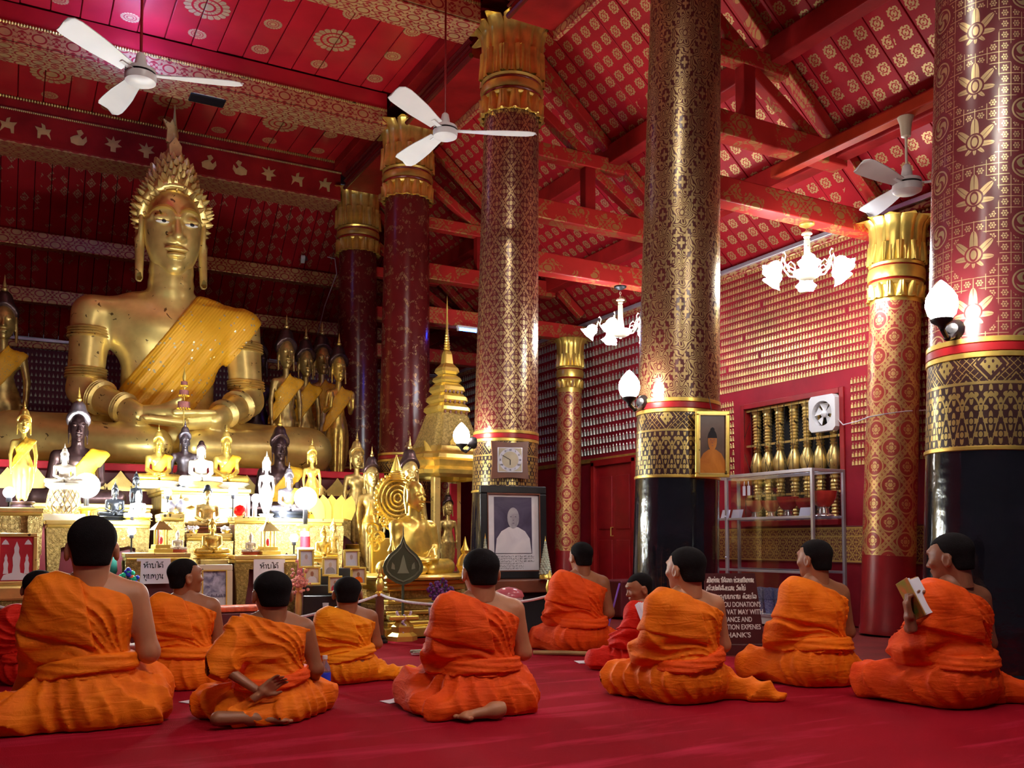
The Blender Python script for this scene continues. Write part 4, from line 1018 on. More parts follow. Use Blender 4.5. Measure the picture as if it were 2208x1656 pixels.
    if strip:
        def st(P):
            f = base(P)-.031-.35*ff(P); f = smax(f, P[0]+.035-(.58-P[2])*.22*strip, .008); f = smax(f, -.30-P[0]+(.45-P[2])*.3, .01)
            f = smax(f, P[0]*slope+P[2]-c-.004, .008); return smax(f, .33-P[2]-.25*P[0], .008)
        sdf_obj('shoulder_fold', [(st, (-.34, -.26, .26), (.06, .28, .68), hq)], rb, o, 1)
    def waist(P):
        f = torsof(P)-.034-.004*np.sin(P[2]*190+P[0]*14+ph); return smax(f, np.abs(P[2]-.245-.10*P[0]-.02*np.sin(P[0]*8+ph))-.036, .012)
    sdf_obj('waist_sash', [(waist, (-.25, -.24, .15), (.25, .26, .34), .0095)], M[sash] if sash else rb, o, 1)
    def lower(P):
        f = ell(P, (0, .02, .13), (.205, .17, .15))
        for a, ra, b, r2 in legs: f = smin(f, cone(P, a, b, ra, r2), .075)
        x, y, z = P; t = np.arctan2(y-.02, x); r = np.sqrt(x*x+y*y); w = np.sin(t*8+3*np.sin(r*9+ph)+ph*2+2*np.sin(z*9)); w2 = np.sin(t*23+r*30+ph+4*np.sin(z*14))
        g = np.clip(r*4.5-.25, .15, 1); f = f-g*(.026*(1-np.abs(w)**.75)-.010+.004*w2)
        return smax(f, .002-z, .004)
    ax = [min(min(a[i]-ra, b[i]-r2) for a, ra, b, r2 in legs) for i in (0, 1)]; bx = [max(max(a[i]+ra, b[i]+r2) for a, ra, b, r2 in legs) for i in (0, 1)]
    sdf_obj('lower_robe', [(lower, (min(-.25, ax[0])-.02, min(-.22, ax[1])-.02, -.012), (max(.25, bx[0])+.02, bx[1]+.02, .31), hq*1.2)], M[skirt] if skirt else rb, o, 1)
    return o
G = 'people in orange robes sitting on the carpet'
pp = {}
pp[1] = person(190, 4.36, 1125, -4, 'rb_o', 'large person in an orange robe seen squarely from behind, bare right shoulder', skin='skin_a', seed=1, wide=.97, hs=1.16, c=.590, slope=.36,
  legs=[((0, .05, .12), .19, (.22, .22, .10), .13), ((.2, .2, .10), .12, (.25, .0, .08), .09), ((-.05, .1, .11), .16, (-.20, .25, .10), .12), ((-.08, -.02, .09), .13, (-.22, -.06, .06), .10), ((-.20, -.06, .06), .10, (-.44, -.12, .035), .075), ((-.36, .06, .06), .09, (-.5, -.02, .04), .06), ((.0, -.10, .07), .10, (.22, -.08, .05), .08)],
  arm=[((.178, .02, .530), .056), ((.238, .0, .29), .044), ((.17, .22, .28), .030)], group=G)
pp[2] = person(400, 5.45, 1208, 6, 'rb_o', 'smiling boy in an orange robe turning his head in profile beside the framed photograph', skin='skin_b', seed=2, hyaw=-86, hpitch=-6, hs=1.06, c=.575, group=G, legs=LEGS_R+[((.0, -.05, .08), .12, (.22, -.1, .05), .08)], skirt='rb_o')
pp[3] = person(588, 4.52, 1240, 2, 'rb_o', 'boy in an orange robe resting one open hand behind his back', skin='skin_b', seed=3, hs=1.16, wide=1.12, c=.578, slope=.30, strip=False, sash='rb_ro', group=G,
  larm=[((-.17, .02, .52), .05), ((-.285, -.05, .335), .036), ((-.135, -.175, .205), .024)], extra={'hdir': (.75, -.12, .62), 'hn': (.25, -1, .1)},
  arm=[((.178, .02, .520), .050), ((.235, .0, .27), .038), ((.26, .17, .12), .027)], feet=((-.16, -.185, .012, -98, 0),),
  legs=[((-.06, .06, .11), .15, (-.27, .20, .09), .10), ((.06, .06, .11), .15, (.30, .16, .09), .10), ((-.26, .16, .08), .09, (-.05, -.08, .06), .08), ((.28, .12, .07), .10, (.05, -.12, .06), .09), ((-.2, .05, .07), .1, (-.25, -.06, .05), .06), ((-.20, -.16, .045), .058, (-.02, -.17, .05), .062)])
pp[4] = person(754, 5.65, 1250, 8, 'rb_y', 'small boy in a yellow-orange robe sitting by the dark red rope post', skin='skin_b', seed=4, hyaw=-30, hs=1.16, wide=1.15, c=.57, group=G)
pp[5] = person(1042, 4.68, 1188, -6, 'rb_ro', 'person in a vermilion robe with one bare foot showing, sitting upright', skin='skin_a', seed=5, hs=1.06, wide=1.06, c=.572, group=G, skirt='rb_ro', feet=((-.02, -.215, .012, 92, 0),),
  legs=[((-.08, .04, .12), .16, (-.26, .34, .10), .10), ((.09, .05, .11), .15, (.10, .36, .09), .10), ((-.26, .32, .09), .10, (-.30, .05, .05), .07), ((.12, -.02, .09), .13, (-.05, -.12, .07), .09), ((-.05, -.08, .08), .09, (-.27, -.12, .045), .07), ((.14, .0, .1), .12, (.16, -.08, .06), .09)])
pp[6] = person(1258, 7.15, 1170, -10, 'rb_ro', 'person in an orange robe kneeling nearest the large framed portrait', skin='skin_b', seed=6, hyaw=8, group=G, skirt='rb_ro')
pp[7] = person(1492, 4.98, 1185, -2, 'rb_o', 'person in an orange robe beside the donation board, head turned aside', skin='skin_a', seed=7, hyaw=12, hs=1.08, wide=1.05, group=G, legs=LEGS_R[:4]+[((.22, .03, .06), .08, (.36, -.14, .045), .06), ((.34, -.13, .03), .06, (.44, -.18, .012), .035)], skirt='rb_o', sash='rb_ro')
pp[8] = person(1392, 6.2, 1243, 30, 'rb_r', 'boy in a dark red robe reading a small book, half hidden by the next person', skin='skin_b', seed=8, hyaw=45, hpitch=12, hs=1.2, group=G)
pp[9] = person(1772, 5.55, 1165, -4, 'rb_o', 'person in a bright orange robe sitting before the glass display cabinet', skin='skin_b', seed=9, hyaw=14, group=G, feet=((.17, -.13, .012, -80, 0),), legs=LEGS_R[:4]+[((.1, -.02, .08), .12, (.2, -.05, .06), .08)])
pp[10] = person(2076, 4.85, 1155, -2, 'rb_ro', 'person in a vermilion robe reading an open picture book', skin='skin_c', seed=10, hyaw=22, hpitch=6, hs=1.06, group=G, skirt='rb_ro', c=.568, hold=((at(1962, 1335, 4.66), (-.15, .1, 1), (.75, -.6, .2), True, (-.12, .20, .36)), (at(1990, 1325, 4.78), (-.1, .1, 1), (-.9, -.4, .2), False, (.10, .22, .34))))
pp[11] = person(78, 5.6, 1238, -8, 'rb_r', 'small boy in a plain red robe half hidden behind the large person', skin='skin_c', seed=11, hs=1.2, wide=1.15, group=G, strip=False)
# ------------------------------------------------------------------ lettering
def O(cx, cy, r): return [(cx+r*math.cos(t), cy+r*math.sin(t)) for t in [TAU*i/8 for i in range(9)]]
GL = {  # stroke letters: width, polylines
 'ຫ': (.85, [O(.12, .84, .1), [(.22, .84), (.22, 0), (.25, .25), (.45, .58), (.62, .55), (.7, .4), (.7, 0)], O(.62, .84, .09)]), 'າ': (.5, [[(0, .75), (.14, .95), (.3, .85), (.32, .7), (.32, 0)]]),
 'ມ': (.82, [O(.1, .9, .09), [(.19, .9), (.19, .12), (.65, .05), (.65, .98)], O(.26, .08, .09)]), 'ໄ': (.42, [[(.3, 0), (.3, 1.15), (.18, 1.45), (0, 1.38), (.05, 1.2)]]),
 'ຕ': (.85, [[(.08, 0), (.05, .65), (.2, .95), (.36, .78), (.52, .95), (.68, .65), (.68, 0)], O(.24, .3, .1)]), 'ທ': (.85, [O(.1, .85, .09), [(.2, .85), (.2, 0), (.38, .75), (.58, .95), (.7, .7), (.7, 0)]]),
 'ບ': (.82, [O(.1, .9, .09), [(.19, .9), (.19, 0), (.65, 0), (.65, .98)]]), 'ຽ': (.55, [[(.08, .85), (.22, .95), (.36, .8), (.36, .1), (.2, -.25), (.0, -.25), (.06, -.05)]]),
 'ນ': (.85, [O(.1, .9, .09), [(.19, .9), (.19, .05), (.5, .25), (.66, .98)], O(.62, .1, .1)]), 'ເ': (.4, [O(.12, .1, .1), [(.22, .1), (.22, .98)]]), 'ຊ': (.8, [O(.15, .75, .12), [(.15, .62), (.1, .1), (.3, 0), (.6, .05), (.62, .7), (.75, 1)]]),
 'ລ': (.8, [O(.2, .35, .14), [(.1, .8), (.35, .95), (.62, .8), (.62, 0)]]), 'ຈ': (.75, [O(.18, .3, .12), [(.3, .35), (.3, 0), (.6, .1), (.62, .8), (.35, .95), (.1, .8)]]), 'ກ': (.8, [[(.1, 0), (.1, .6), (.02, .7), (.3, .95), (.62, .8), (.62, 0)]]),
 'ວ': (.7, [O(.2, .12, .1), [(.3, .1), (.58, .2), (.58, .75), (.35, .95), (.1, .8)]]), 'ຍ': (.85, [O(.15, .85, .1), [(.1, .75), (.3, .5), (.12, .3), (.12, 0), (.66, 0), (.66, .98)]]), 'ປ': (.85, [O(.1, .9, .09), [(.19, .9), (.19, 0), (.65, 0), (.65, 1.35)]]),
 'ພ': (.95, [O(.1, .85, .09), [(.19, .85), (.25, 0), (.45, .6), (.62, 0), (.78, .98)]]), 'ະ': (.45, [O(.12, .2, .1), [(.22, .2), (.36, .4)], O(.12, .7, .1), [(.22, .7), (.36, .9)]]), 'ສ': (.85, [O(.2, .35, .14), [(.1, .8), (.35, .95), (.62, .8), (.62, 0)], [(.62, .8), (.8, 1.1)]]),
 'ງ': (.7, [O(.15, .3, .1), [(.25, .25), (.35, 0), (.58, .3), (.55, .98)]]), 'ຂ': (.8, [O(.15, .78, .11), [(.15, .65), (.12, 0), (.62, 0), (.62, .98)]]), 'ອ': (.75, [O(.2, .2, .11), [(.1, .75), (.3, .95), (.6, .75), (.6, .2), (.35, 0), (.1, .15)]]),
 'ດ': (.8, [O(.3, .4, .11), [(.2, 0), (.06, .5), (.3, .95), (.62, .8), (.62, 0)]]), 'ໃ': (.5, [[(.3, 0), (.3, 1.1), (.1, 1.3), (.2, 1.5), (.36, 1.4)]]), 'ຣ': (.6, [O(.3, .12, .1), [(.4, .2), (.1, .6), (.3, .95), (.5, .8)]]), ' ': (.5, []),
 '້': (0, [[(-.5, 1.18), (-.35, 1.36), (-.28, 1.18), (-.12, 1.42)]]), 'ູ': (0, [[(-.5, -.15), (-.35, -.15), (-.35, -.42), (-.2, -.42)]]), 'ຸ': (0, [[(-.42, -.12), (-.32, -.18), (-.32, -.45)]]), 'ີ': (0, [[(-.6, 1.15), (-.4, 1.4), (-.15, 1.15), (-.6, 1.15)], [(-.15, 1.15), (-.15, 1.4)]]),
 'ິ': (0, [[(-.6, 1.15), (-.4, 1.4), (-.15, 1.15), (-.6, 1.15)]]), 'ື': (0, [[(-.6, 1.15), (-.4, 1.4), (-.15, 1.15), (-.6, 1.15)], [(-.2, 1.2), (-.2, 1.45)], [(-.35, 1.3), (-.35, 1.5)]]), '່': (0, [[(-.3, 1.2), (-.3, 1.5)]]), 'ໍ': (0, [O(-.35, 1.28, .1)]), 'ັ': (0, [[(-.55, 1.2), (-.4, 1.12), (-.25, 1.2), (-.1, 1.4)]])}
def lao_line(b, txt, x0, z0, size, r, y=0., width=None):
    tot = sum(GL.get(c, (.7, []))[0] for c in txt); sx = size if width is None else width/tot
    x = x0
    for c in txt:
        w, st = GL.get(c, (.7, [[(.1, 0), (.1, .9), (.6, .9), (.6, 0)]]))
        for pl in st: b.tube([(x+p*sx, y, z0+q*size) for p, q in pl], r, 4)
        x += w*sx
    return b
def text_mesh(name, txt, size, mat, width=None, bold=.0):
    cu = bpy.data.curves.new('t', 'FONT'); cu.body = txt; cu.size = size; cu.extrude = .0012; cu.offset = bold; ob = bpy.data.objects.new('t', cu); COL.objects.link(ob)
    dg = bpy.context.evaluated_depsgraph_get(); me = bpy.data.meshes.new_from_object(ob.evaluated_get(dg)); bpy.data.objects.remove(ob); bpy.data.curves.remove(cu)
    V = np.zeros(len(me.vertices)*3, np.float32); me.vertices.foreach_get('co', V); V = V.reshape(-1, 3)
    if width and len(V): V[:, 0] *= width/max(1e-6, V[:, 0].max())
    me.vertices.foreach_set('co', np.stack([V[:, 0], -V[:, 2], V[:, 1]], 1).ravel()); me.materials.clear(); me.materials.append(mat); me.name = name; return me
# ------------------------------------------------------------------ the altar
m, bs = begin('carved_gilt_wood'); c_, v = coord('world')
vo = NT.nodes.new('ShaderNodeTexVoronoi'); vo.inputs['Scale'].default_value = 38; NT.links.new(v, vo.inputs['Vector']); vd = X(vo.outputs['Distance']); n = noise(60, 4, v, 2.5)
k = fmin(fmax(vd*.9+(n-.5)*2.0, 0.), 1.)
setp(bs, 'Base Color', mixc(k, (.88, .66, .24), (.36, .22, .06))); setp(bs, 'Metallic', .7); setp(bs, 'Roughness', .38); bump(bs, 1-k, .9, .02); M['carved'] = m
M['wood'] = mk('brown_varnished_wood', (.17, .05, .025), .35, var=.4, nscale=4); M['redcloth'] = mk('red_cloth', (.55, .01, .03), .7, var=.3)
M['paper'] = mk('white_paper', (.80, .78, .88), .7, var=.05); M['ink'] = mk('black_ink', (.01, .01, .015), .7, var=0); M['inkw'] = mk('white_paint', (.85, .82, .78), .6, var=.05)
M['plat'] = mk('dark_red_platform', (.12, .008, .015), .5)
pl = empty('statue_platform', (0, 0, 0), 0, 'long dark red platform under the great golden statue', 'platform')
B().boxes((-1.2, 10.95, 0), (4.05, 13.42, 1.62), .02).obj('body', M['plat'], pl); B().boxes((-1.25, 10.88, 1.62), (4.1, 13.45, 1.70), .01).obj('top_board', M['redcloth'], pl)
lf = B().prism([(-.12, 0), (.12, 0), (.14, .06), (.06, .14), (0, .22), (-.06, .14), (-.14, .06)], .03).mesh('gilt_leaf_trim', M['gold_old'])
for i in range(20): inst('gilt_leaf_trim', lf, pl, (-1.1+i*.27, 10.88, 1.40))
B().lathe([(1.95, -.06), (2.05, -.03), (2.0, .0), (0, 0)], 40).obj('seat_slab', M['gold_old'], pl, True, loc=(GB.x, GB.y-.1, GB.z-.045)).scale = (1, .55, 1)
def table(px0, px1, pt, pb, Y, dp, label, apron=40, mat='carved', name='altar_table', legs=True, top='gold_old', fill='plat'):
    a, c = ony(px0, pt, Y), ony(px1, pt, Y); x0, x1, z1 = a.x, c.x, (a.z+c.z)/2; z0 = max(0, ony((px0+px1)/2, pb, Y).z); w = x1-x0; h = z1-z0; ap = S(apron, dep((x0, Y)))
    o = empty(name, ((x0+x1)/2, Y+dp/2, z0), 0, label, 'table', 'carved gilt altar tables')
    B().box((0, 0, h-.02), (w, dp, .04), bev=.008).obj('table_top', M[top], o); B().box((0, 0, h-.055), (w*.97, dp*.97, .03), bev=.008).obj('moulding', M['gold'], o)
    n = 15; P = [(-w*.48, h-.07), (w*.48, h-.07)]+[(w*.48-w*.96*i/n, h-.07-ap*(.75+.25*abs(math.cos(i*1.4)))*(1.45 if i in (0, 1, n-1, n) else 1)) for i in range(n+1)]
    B().prism(P, .03, Matrix.Translation((0, -dp*.46, 0))).obj('apron', M[mat], o)
    B().box((0, .03, (h-.07)/2), (w*.9, dp*.84, h-.08)).obj('inner_panel', M[fill], o)
    if legs:
        lg = B().prism([(-.03, 0), (.05, 0), (.06, .04), (.03, .10), (.03, h*.45), (.055, h*.7), (.06, h-.07), (-.06, h-.07), (-.04, h*.5), (-.035, .1)], .05).mesh('leg', M[mat])
        for s in (-1, 1):
            for y in (-dp*.44, dp*.48): inst('leg', lg, o, (s*(w*.48-.05), y, 0), scale=(-s, 1, 1))
    return o, z1
T = {}
def tab(n, *a, **k): o, z = table(*a, **k); T[n] = (a[4], a[5], z)
tab(0, -70, 95, 1094, 1300, 8.75, .5, 'carved gilt altar cabinet behind the framed red picture', 60, fill='carved')
tab(1, 98, 325, 1122, 1390, 8.9, .45, 'carved gilt altar table under the globe lamp and lattice stand', 45)
tab(2, 270, 412, 1192, 1390, 8.35, .30, 'gilt altar shelf bearing a white notice and a small model house', 14)
tab(3, 402, 502, 1150, 1390, 8.72, .35, 'carved gilt altar table behind the yellow framed photograph', 34)
tab(4, 506, 640, 1197, 1390, 8.30, .30, 'gilt altar shelf bearing the notice half hidden by a head', 14)
tab(5, 344, 399, 1108, 1390, 8.72, .30, 'narrow carved gilt block under the blue vases', 80, legs=False)
tab(6, 505, 575, 1114, 1390, 8.72, .30, 'narrow carved gilt block under the red glass ball', 80, legs=False)
tab(7, 552, 742, 1118, 1390, 9.1, .5, 'carved gilt altar table under the dark seated figure with a yellow sash', 75)
tab(8, 345, 542, 1052, 1390, 9.62, 1.0, 'pale gilt stepped table carrying the two bright gold seated figures', 30, mat='gold_old', legs=False, fill='gold_old')
tab(9, 40, 330, 1086, 1390, 9.75, .75, 'gilt back table under the dark bronze seated figure', 30, legs=False)
tab(10, 575, 760, 1108, 1390, 9.85, .75, 'gilt back table under the large dark figure with a gold flame', 30, legs=False)
def onT(px, n, f=.5): Y, dp, z = T[n]; y = Y+dp*f; q = ony(px, 1168, y); return Vector((q.x, y, z))
T['p'] = (10.95, 2.35, 1.70)
# low front platform with the orange offering tray
a, c = ony(120, 1312, 7.98), ony(628, 1312, 7.98); o = empty('altar_step', ((a.x+c.x)/2, 8.1, 0), 0, 'low dark step along the altar foot with a gilt edge', 'step'); w = c.x-a.x
B().box((0, 0, .10), (w, .24, .20), bev=.01).obj('body', M['plat'], o); B().box((0, -.01, .225), (w, .26, .05), bev=.008).obj('gilt_edge', M['carved'], o)
a, c = ony(440, 1322, 7.7), ony(580, 1322, 7.7)
M['tray'] = mk('orange_foil_tray', (.85, .16, .06), .3, var=.4, nscale=25, bmp=.6, bscale=40)
o = empty('offering_tray', ((a.x+c.x)/2, 7.75, 0), 0, 'orange foil offering tray on a dark bench before the yellow frame', 'tray'); w = c.x-a.x; z = a.z
B().box((0, 0, z/2), (w+.1, .22, z-.01), bev=.008).obj('bench', M['plat'], o); b = B().box((0, 0, z+.025), (w, .18, .05), bev=.015); b.obj('tray', M['tray'], o)
# ---- figures on the altar
g, gb_, br, bg, sv = M['gold'], M['gold_b'], M['bronze'], M['bronze_gold'], M['silver']
def fig(kind, px, pt, n, f, mat, label, **k):
    p = onT(px, n, f) if not isinstance(n, Vector) else n
    return figure(kind, p, ony(px, pt, p.y).z-p.z, mat, label, **k)
PL = {}
def plinth(px, pb, Y, w, what):
    p = ony(px, pb, Y); o = empty('plinth', (p.x, p.y, 0), 0, 'gilt plinth under '+what, 'plinth')
    B().box((0, 0, p.z/2), (w, w*.8, p.z), bev=.01).obj('body', M['carved'], o); B().box((0, 0, p.z-.03), (w*1.12, w*.9, .06), bev=.012).obj('cap', M['gold_old'], o); return p
fig('st_down', 45, 862, 0, .55, gb_, 'small standing gold figure with a bright yellow garland, at the altar end', sash=M['cloth_y'], cap=gb_, base=br, fl=gb_)
fig('touch', 163, 834, 9, .45, br, 'dark bronze seated figure with pale brow and a frilled yellow sash', sash=M['cloth_y'], fl=gb_, cap=sv, sx=.86)
fig('seat', 246, 1035, 1, .6, M['blackfig'], 'small black seated figure beside the globe lamp', fl=None, base=M['blackfig'])
fig('st_down', 291, 1012, 1, .75, M['blackfig'], 'slim dark grey standing figure next to a glaring bulb', base=M['blackfig'])
fig('seat', 296, 1058, 1, .3, M['stone_w'], 'tiny white seated figure under the glaring bulb', base=gb_, fl=False)
fig('seat', 338, 915, 8, .46, gb_, 'bright gold seated figure with yellow garland beside the tiered umbrella', sash=M['cloth_y'], base=M['stone_w'], sx=.86)
fig('touch', 395, 903, 8, .76, sv, 'silvery purple seated figure on a tall pedestal', base=sv, sx=.86)
fig('seat', 431, 950, 8, .12, M['stone_w'], 'small pale seated figure on a lattice pedestal', fl=False, base=M['gold_old'], cap=br)
fig('seat', 485, 915, 8, .46, gb_, 'bright gold seated figure with yellow garland near the white crowned figure', sash=M['cloth_y'], base=M['stone_w'], sx=.86)
fig('st_down', 573, 972, 7, .25, M['stone_w'], 'white crowned standing figure before the large dark figure', fl=None, base=M['stone_w'])
fig('touch', 601, 892, 10, .5, br, 'large dark seated figure with beaded hair and a gold flame', sash=M['cloth_y'], fl=gb_, sx=.86)
fig('seat', 622, 996, 7, .45, M['silver'], 'grey seated figure with a yellow frilled sash on the right altar table', sash=M['cloth_y'], base=M['blackfig'], sx=.86)
fig('st_down', 671, 945, 7, .85, g, 'plain gold standing figure before the golden knee', base=g)
fig('seat', 446, 1045, 3, .62, bg, 'small bronze figure with a blue-black head on a dark plinth', fl=False, cap=M['blackfig'], base=M['wood'])
fig('seat', 457, 1118, plinth(457, 1205, 8.5, 0.22, 'the gold figure above the yellow frame'), 0, g, 'gold seated figure standing above the yellow framed photograph', fl=False, base=g)
fig('seat', 383, 1140, 2, .5, M['stone_w'], 'tiny figure on an orange tiered base by the model house', base=M['tray'])
fig('seat', 541, 1145, 4, .5, M['stone_w'], 'tiny figure on an orange tiered base right of the gold seated figure', base=M['tray'])
fig('seat', 697, 1130, plinth(697, 1212, 8.46, 0.22, 'the small gilt seated figure'), 0, g, 'gilt seated figure behind the small framed pictures', base=g)
fig('st_down', 718, 1115, plinth(718, 1228, 8.74, 0.22, 'the gilt figure with pointed cap'), 0, bg, 'gilt figure with pointed cap behind the small framed pictures', base=g)
fig('st_down', 612, 678, 'p', 0.68, bg, 'tallest standing buddha of four, behind the golden knee', sash=M['sequin'], cap=br, base=None, sx=.8)
fig('st_down', 655, 703, 'p', .80, bg, 'standing buddha second from the tallest of the four', sash=M['sequin'], cap=br, sx=.8)
fig('st_up', 690, 692, 'p', 1.0, bg, 'standing buddha with raised palms behind its neighbour', sash=M['sequin'], cap=br, sx=.8)
fig('st_up', 727, 718, 'p', 0.68, g, 'standing buddha with both palms raised and a sequin sash, nearest the dark column', sash=M['sequin'], cap=br, sx=.8)
fig('st_down', 550, 695, 'p', 0.88, br, 'dark standing figure in the gap beside the golden arm', cap=br)
fig('st_down', -6, 590, 'p', 0.93, bg, 'lone standing buddha with a sequin sash behind the altar end of the great statue', sash=M['sequin'], cap=br)
fig('st_down', 768, 930, plinth(768, 1190, 10.42, 0.46, 'the bronze standing figure by the dark column'), 0, bg, 'bronze standing figure under the dark column', cap=bg, base=g)
fig('st_down', 800, 962, plinth(800, 1250, 9.42, 0.42, 'the grey-capped standing figure'), 0, bg, 'dull gilt standing figure with grey cap behind the filigree screen', cap=br, base=g)
fig('st_down', 882, 940, plinth(882, 1300, 9.05, 0.42, 'the figure behind the golden monk statue'), 0, bg, 'gilt standing figure with yellow sash behind the golden monk statue', cap=br, sash=M['cloth_y'], base=g)
# ---- tiered umbrella
p = onT(391, 8, .97); o = empty('tiered_umbrella', p, 0, 'small tiered ceremonial umbrella in front of the sequinned sash', 'umbrella'); k9 = S(1, dep(p))
zz = lambda py: ony(391, py, p.y).z-p.z
B().tube([(0, 0, 0), (0, 0, zz(815))], .006, 6).obj('pole', M['gold'], o); flb = B().lathe([(.012, zz(822)), (.02, zz(812)), (.006, zz(800)), (.001, zz(788))], 8).obj('finial', M['gold'], o, True)
M['mauve'] = mk('mauve_brocade', (.30, .10, .09), .45, .3, var=.4, nscale=60)
for py, hw, hh in ((826, 7, 9), (846, 10, 11), (872, 13, 14)):
    B().lathe([(0, zz(py-hh*.6)), (hw*.8*k9, zz(py-hh*.45)), (hw*k9, zz(py-hh*.4)), (hw*k9, zz(py+hh*.5))], 16).obj('tier', M['mauve'], o, True)
    b = B(); [b.ico((hw*k9*math.cos(t), hw*k9*math.sin(t), zz(py+hh*.62)), .009, 1) for t in [TAU*i/14 for i in range(14)]]; q = b.obj('fringe', M['cloth_y'], o); q['kind'] = 'stuff'
# ---- globe lamps, bulbs
def globe(px, py, r, d, foot, label, red=False):
    p = ony(px, py, d); d = dep(p); R = S(r, d); o = empty('globe_lamp', (p.x, p.y, foot if foot < 5 else ony(px, foot, p.y).z), 0, label, 'lamp', 'white globe lamps on the altar'); z = p.z-o.location.z
    B().ball((0, 0, z), R, 24, 16).obj('globe', M['l_globe'], o, 2)
    B().tube([(0, 0, z-R*1.0), (0, 0, z*.42)], .022, 10).obj('stem', M['iron'], o, True); h = z-R-.06
    if red:
        B().lathe([(0, h*.72), (.085, h*.72), (.09, h*.68), (.04, h*.60), (.04, h*.5)], 20).obj('saucer', M['gold_b'], o, True); B().lathe([(.045, h*.5), (.045, h*.34)], 20).obj('collar', M['stone_w'], o, True); B().lathe([(.046, h*.34), (.046, 0)], 20).obj('red_column', M['redcloth'], o, True)
    else: B().lathe([(0, h*.85), (.10, h*.85), (.105, h*.78), (.10, h*.72), (.05, h*.62), (.05, h*.2), (.09, h*.1), (.09, 0)], 20).obj('pedestal', M['gold_b'], o, True)
    return o
globe(187, 1047, 27, 9.24, T[1][2], 'white globe lamp on a gold pedestal by the dark bronze figure')
globe(659, 1074, 24, 8.72, 1180, 'white globe lamp on a red and gold column', True)
tb = empty('lamp_stand', Vector((ony(659, 1180, 8.72).x, 8.72, 0)), 0, 'clear glass block under the red and gold globe lamp', 'stand'); zz = ony(659, 1180, 8.72).z; B().box((0, 0, zz-.06), (.13, .13, .12), bev=.006).obj('block', M['glassy'], tb); B().box((0, 0, (zz-.12)/2), (.16, .14, zz-.12), bev=.006).obj('dark_base', M['plat'], tb)
for px, py, n, f, r, lb in ((285, 1107, 1, .12, 8, 'glaring bare bulb before the dark grey figure'), (610, 1113, 7, .06, 8, 'glaring bare bulb before the grey seated figure'), (634, 1160, 4, .6, 9, 'glaring bare bulb beside the red lamp column'), (20, 1062, 0, .12, 12, 'glaring bare bulb at the altar end'), (396, 1038, 8, .04, 10, 'glaring bare bulb before the pale pedestal'), (503, 1058, 6, .85, 10, 'glaring bare bulb below the gold seated figure'), (552, 1075, 6, .85, 10, 'glaring bare bulb beside the white crowned figure'), (362, 1062, 5, .85, 8, 'glaring bare bulb above the blue vases'), (284, 1145, 2, .8, 9, 'glaring bare bulb over the model house')):
    q = onT(px, n, f); p = ony(px, py, q.y); p.z = max(p.z, q.z+.05); o = empty('bulb', (p.x, p.y, q.z), 0, lb, 'bulb', 'bare bulbs on the altar'); R = S(r, dep(p)); h = p.z-q.z
    B().ball((0, 0, h), R, 16, 10).obj('glass', M['l_bulb'], o, 2); B().lathe([(R*.5, h-R*.8), (R*.5, max(.01, h-R*1.7)), (R*.2, max(.008, h-R*1.8)), (R*.2, .008), (R*.8, .006), (R*.8, 0), (0, 0)], 12).obj('socket', M['iron'], o, True)
# lotus-shaped lit box behind the right globe
p = onT(716, 7, .4); o = empty('lotus_lamp', p, 0, 'glowing gilt lotus-leaf lamp box right of the globe lamp', 'lamp')
for i in range(5):
    q = B().prism([(-.05, 0), (.05, 0), (.075, .12), (.05, .2), (0, .26), (-.05, .2), (-.075, .12)], .012).obj('leaf', M['gold_b'], o); q.location = (-.14+.07*i, -.02*abs(i-2), 0); q.rotation_euler = (-.15, (i-2)*.12, 0)
B().box((0, .05, .10), (.2, .05, .16), bev=.01).obj('light_panel', mk('lit_panel', (1, .93, .7), emit=14, ecol=(1, .9, .6), var=0), o)
# lattice stand with the tan seated figure
p = onT(135, 1, .22); o = empty('lattice_stand', p, 0, 'pale lattice vase-shaped stand on a cream box', 'stand'); k8 = S(1, dep(p))
B().box((0, 0, 6*k8), (84*k8, .2, 14*k8), bev=.006).obj('box', M['cream'], o)
B().lathe([(20*k8, 13*k8), (34*k8, 30*k8), (30*k8, 55*k8), (27*k8, 66*k8), (38*k8, 74*k8), (36*k8, 79*k8), (0, 79*k8)], 8).obj('body', M['stone_w'], o, True)
b = B()
for i in range(16):
    for s in (-1, 1): b.tube([(rr_*k8*1.015*math.cos(TAU*i/16+s*t), rr_*k8*1.015*math.sin(TAU*i/16+s*t), z*k8) for rr_, z, t in ((22, 15, 0), (34, 30, .35), (32, 44, .6), (30, 55, .8), (27.5, 65, 1.0))], .004, 5)
q = b.obj('lattice', M['gold_old'], o); q['kind'] = 'stuff'
figure('seat', p+Vector((0, 0, 79*k8)), 88*k8, M['stone_w'], 'pale tan seated figure on the lattice stand', base=None)
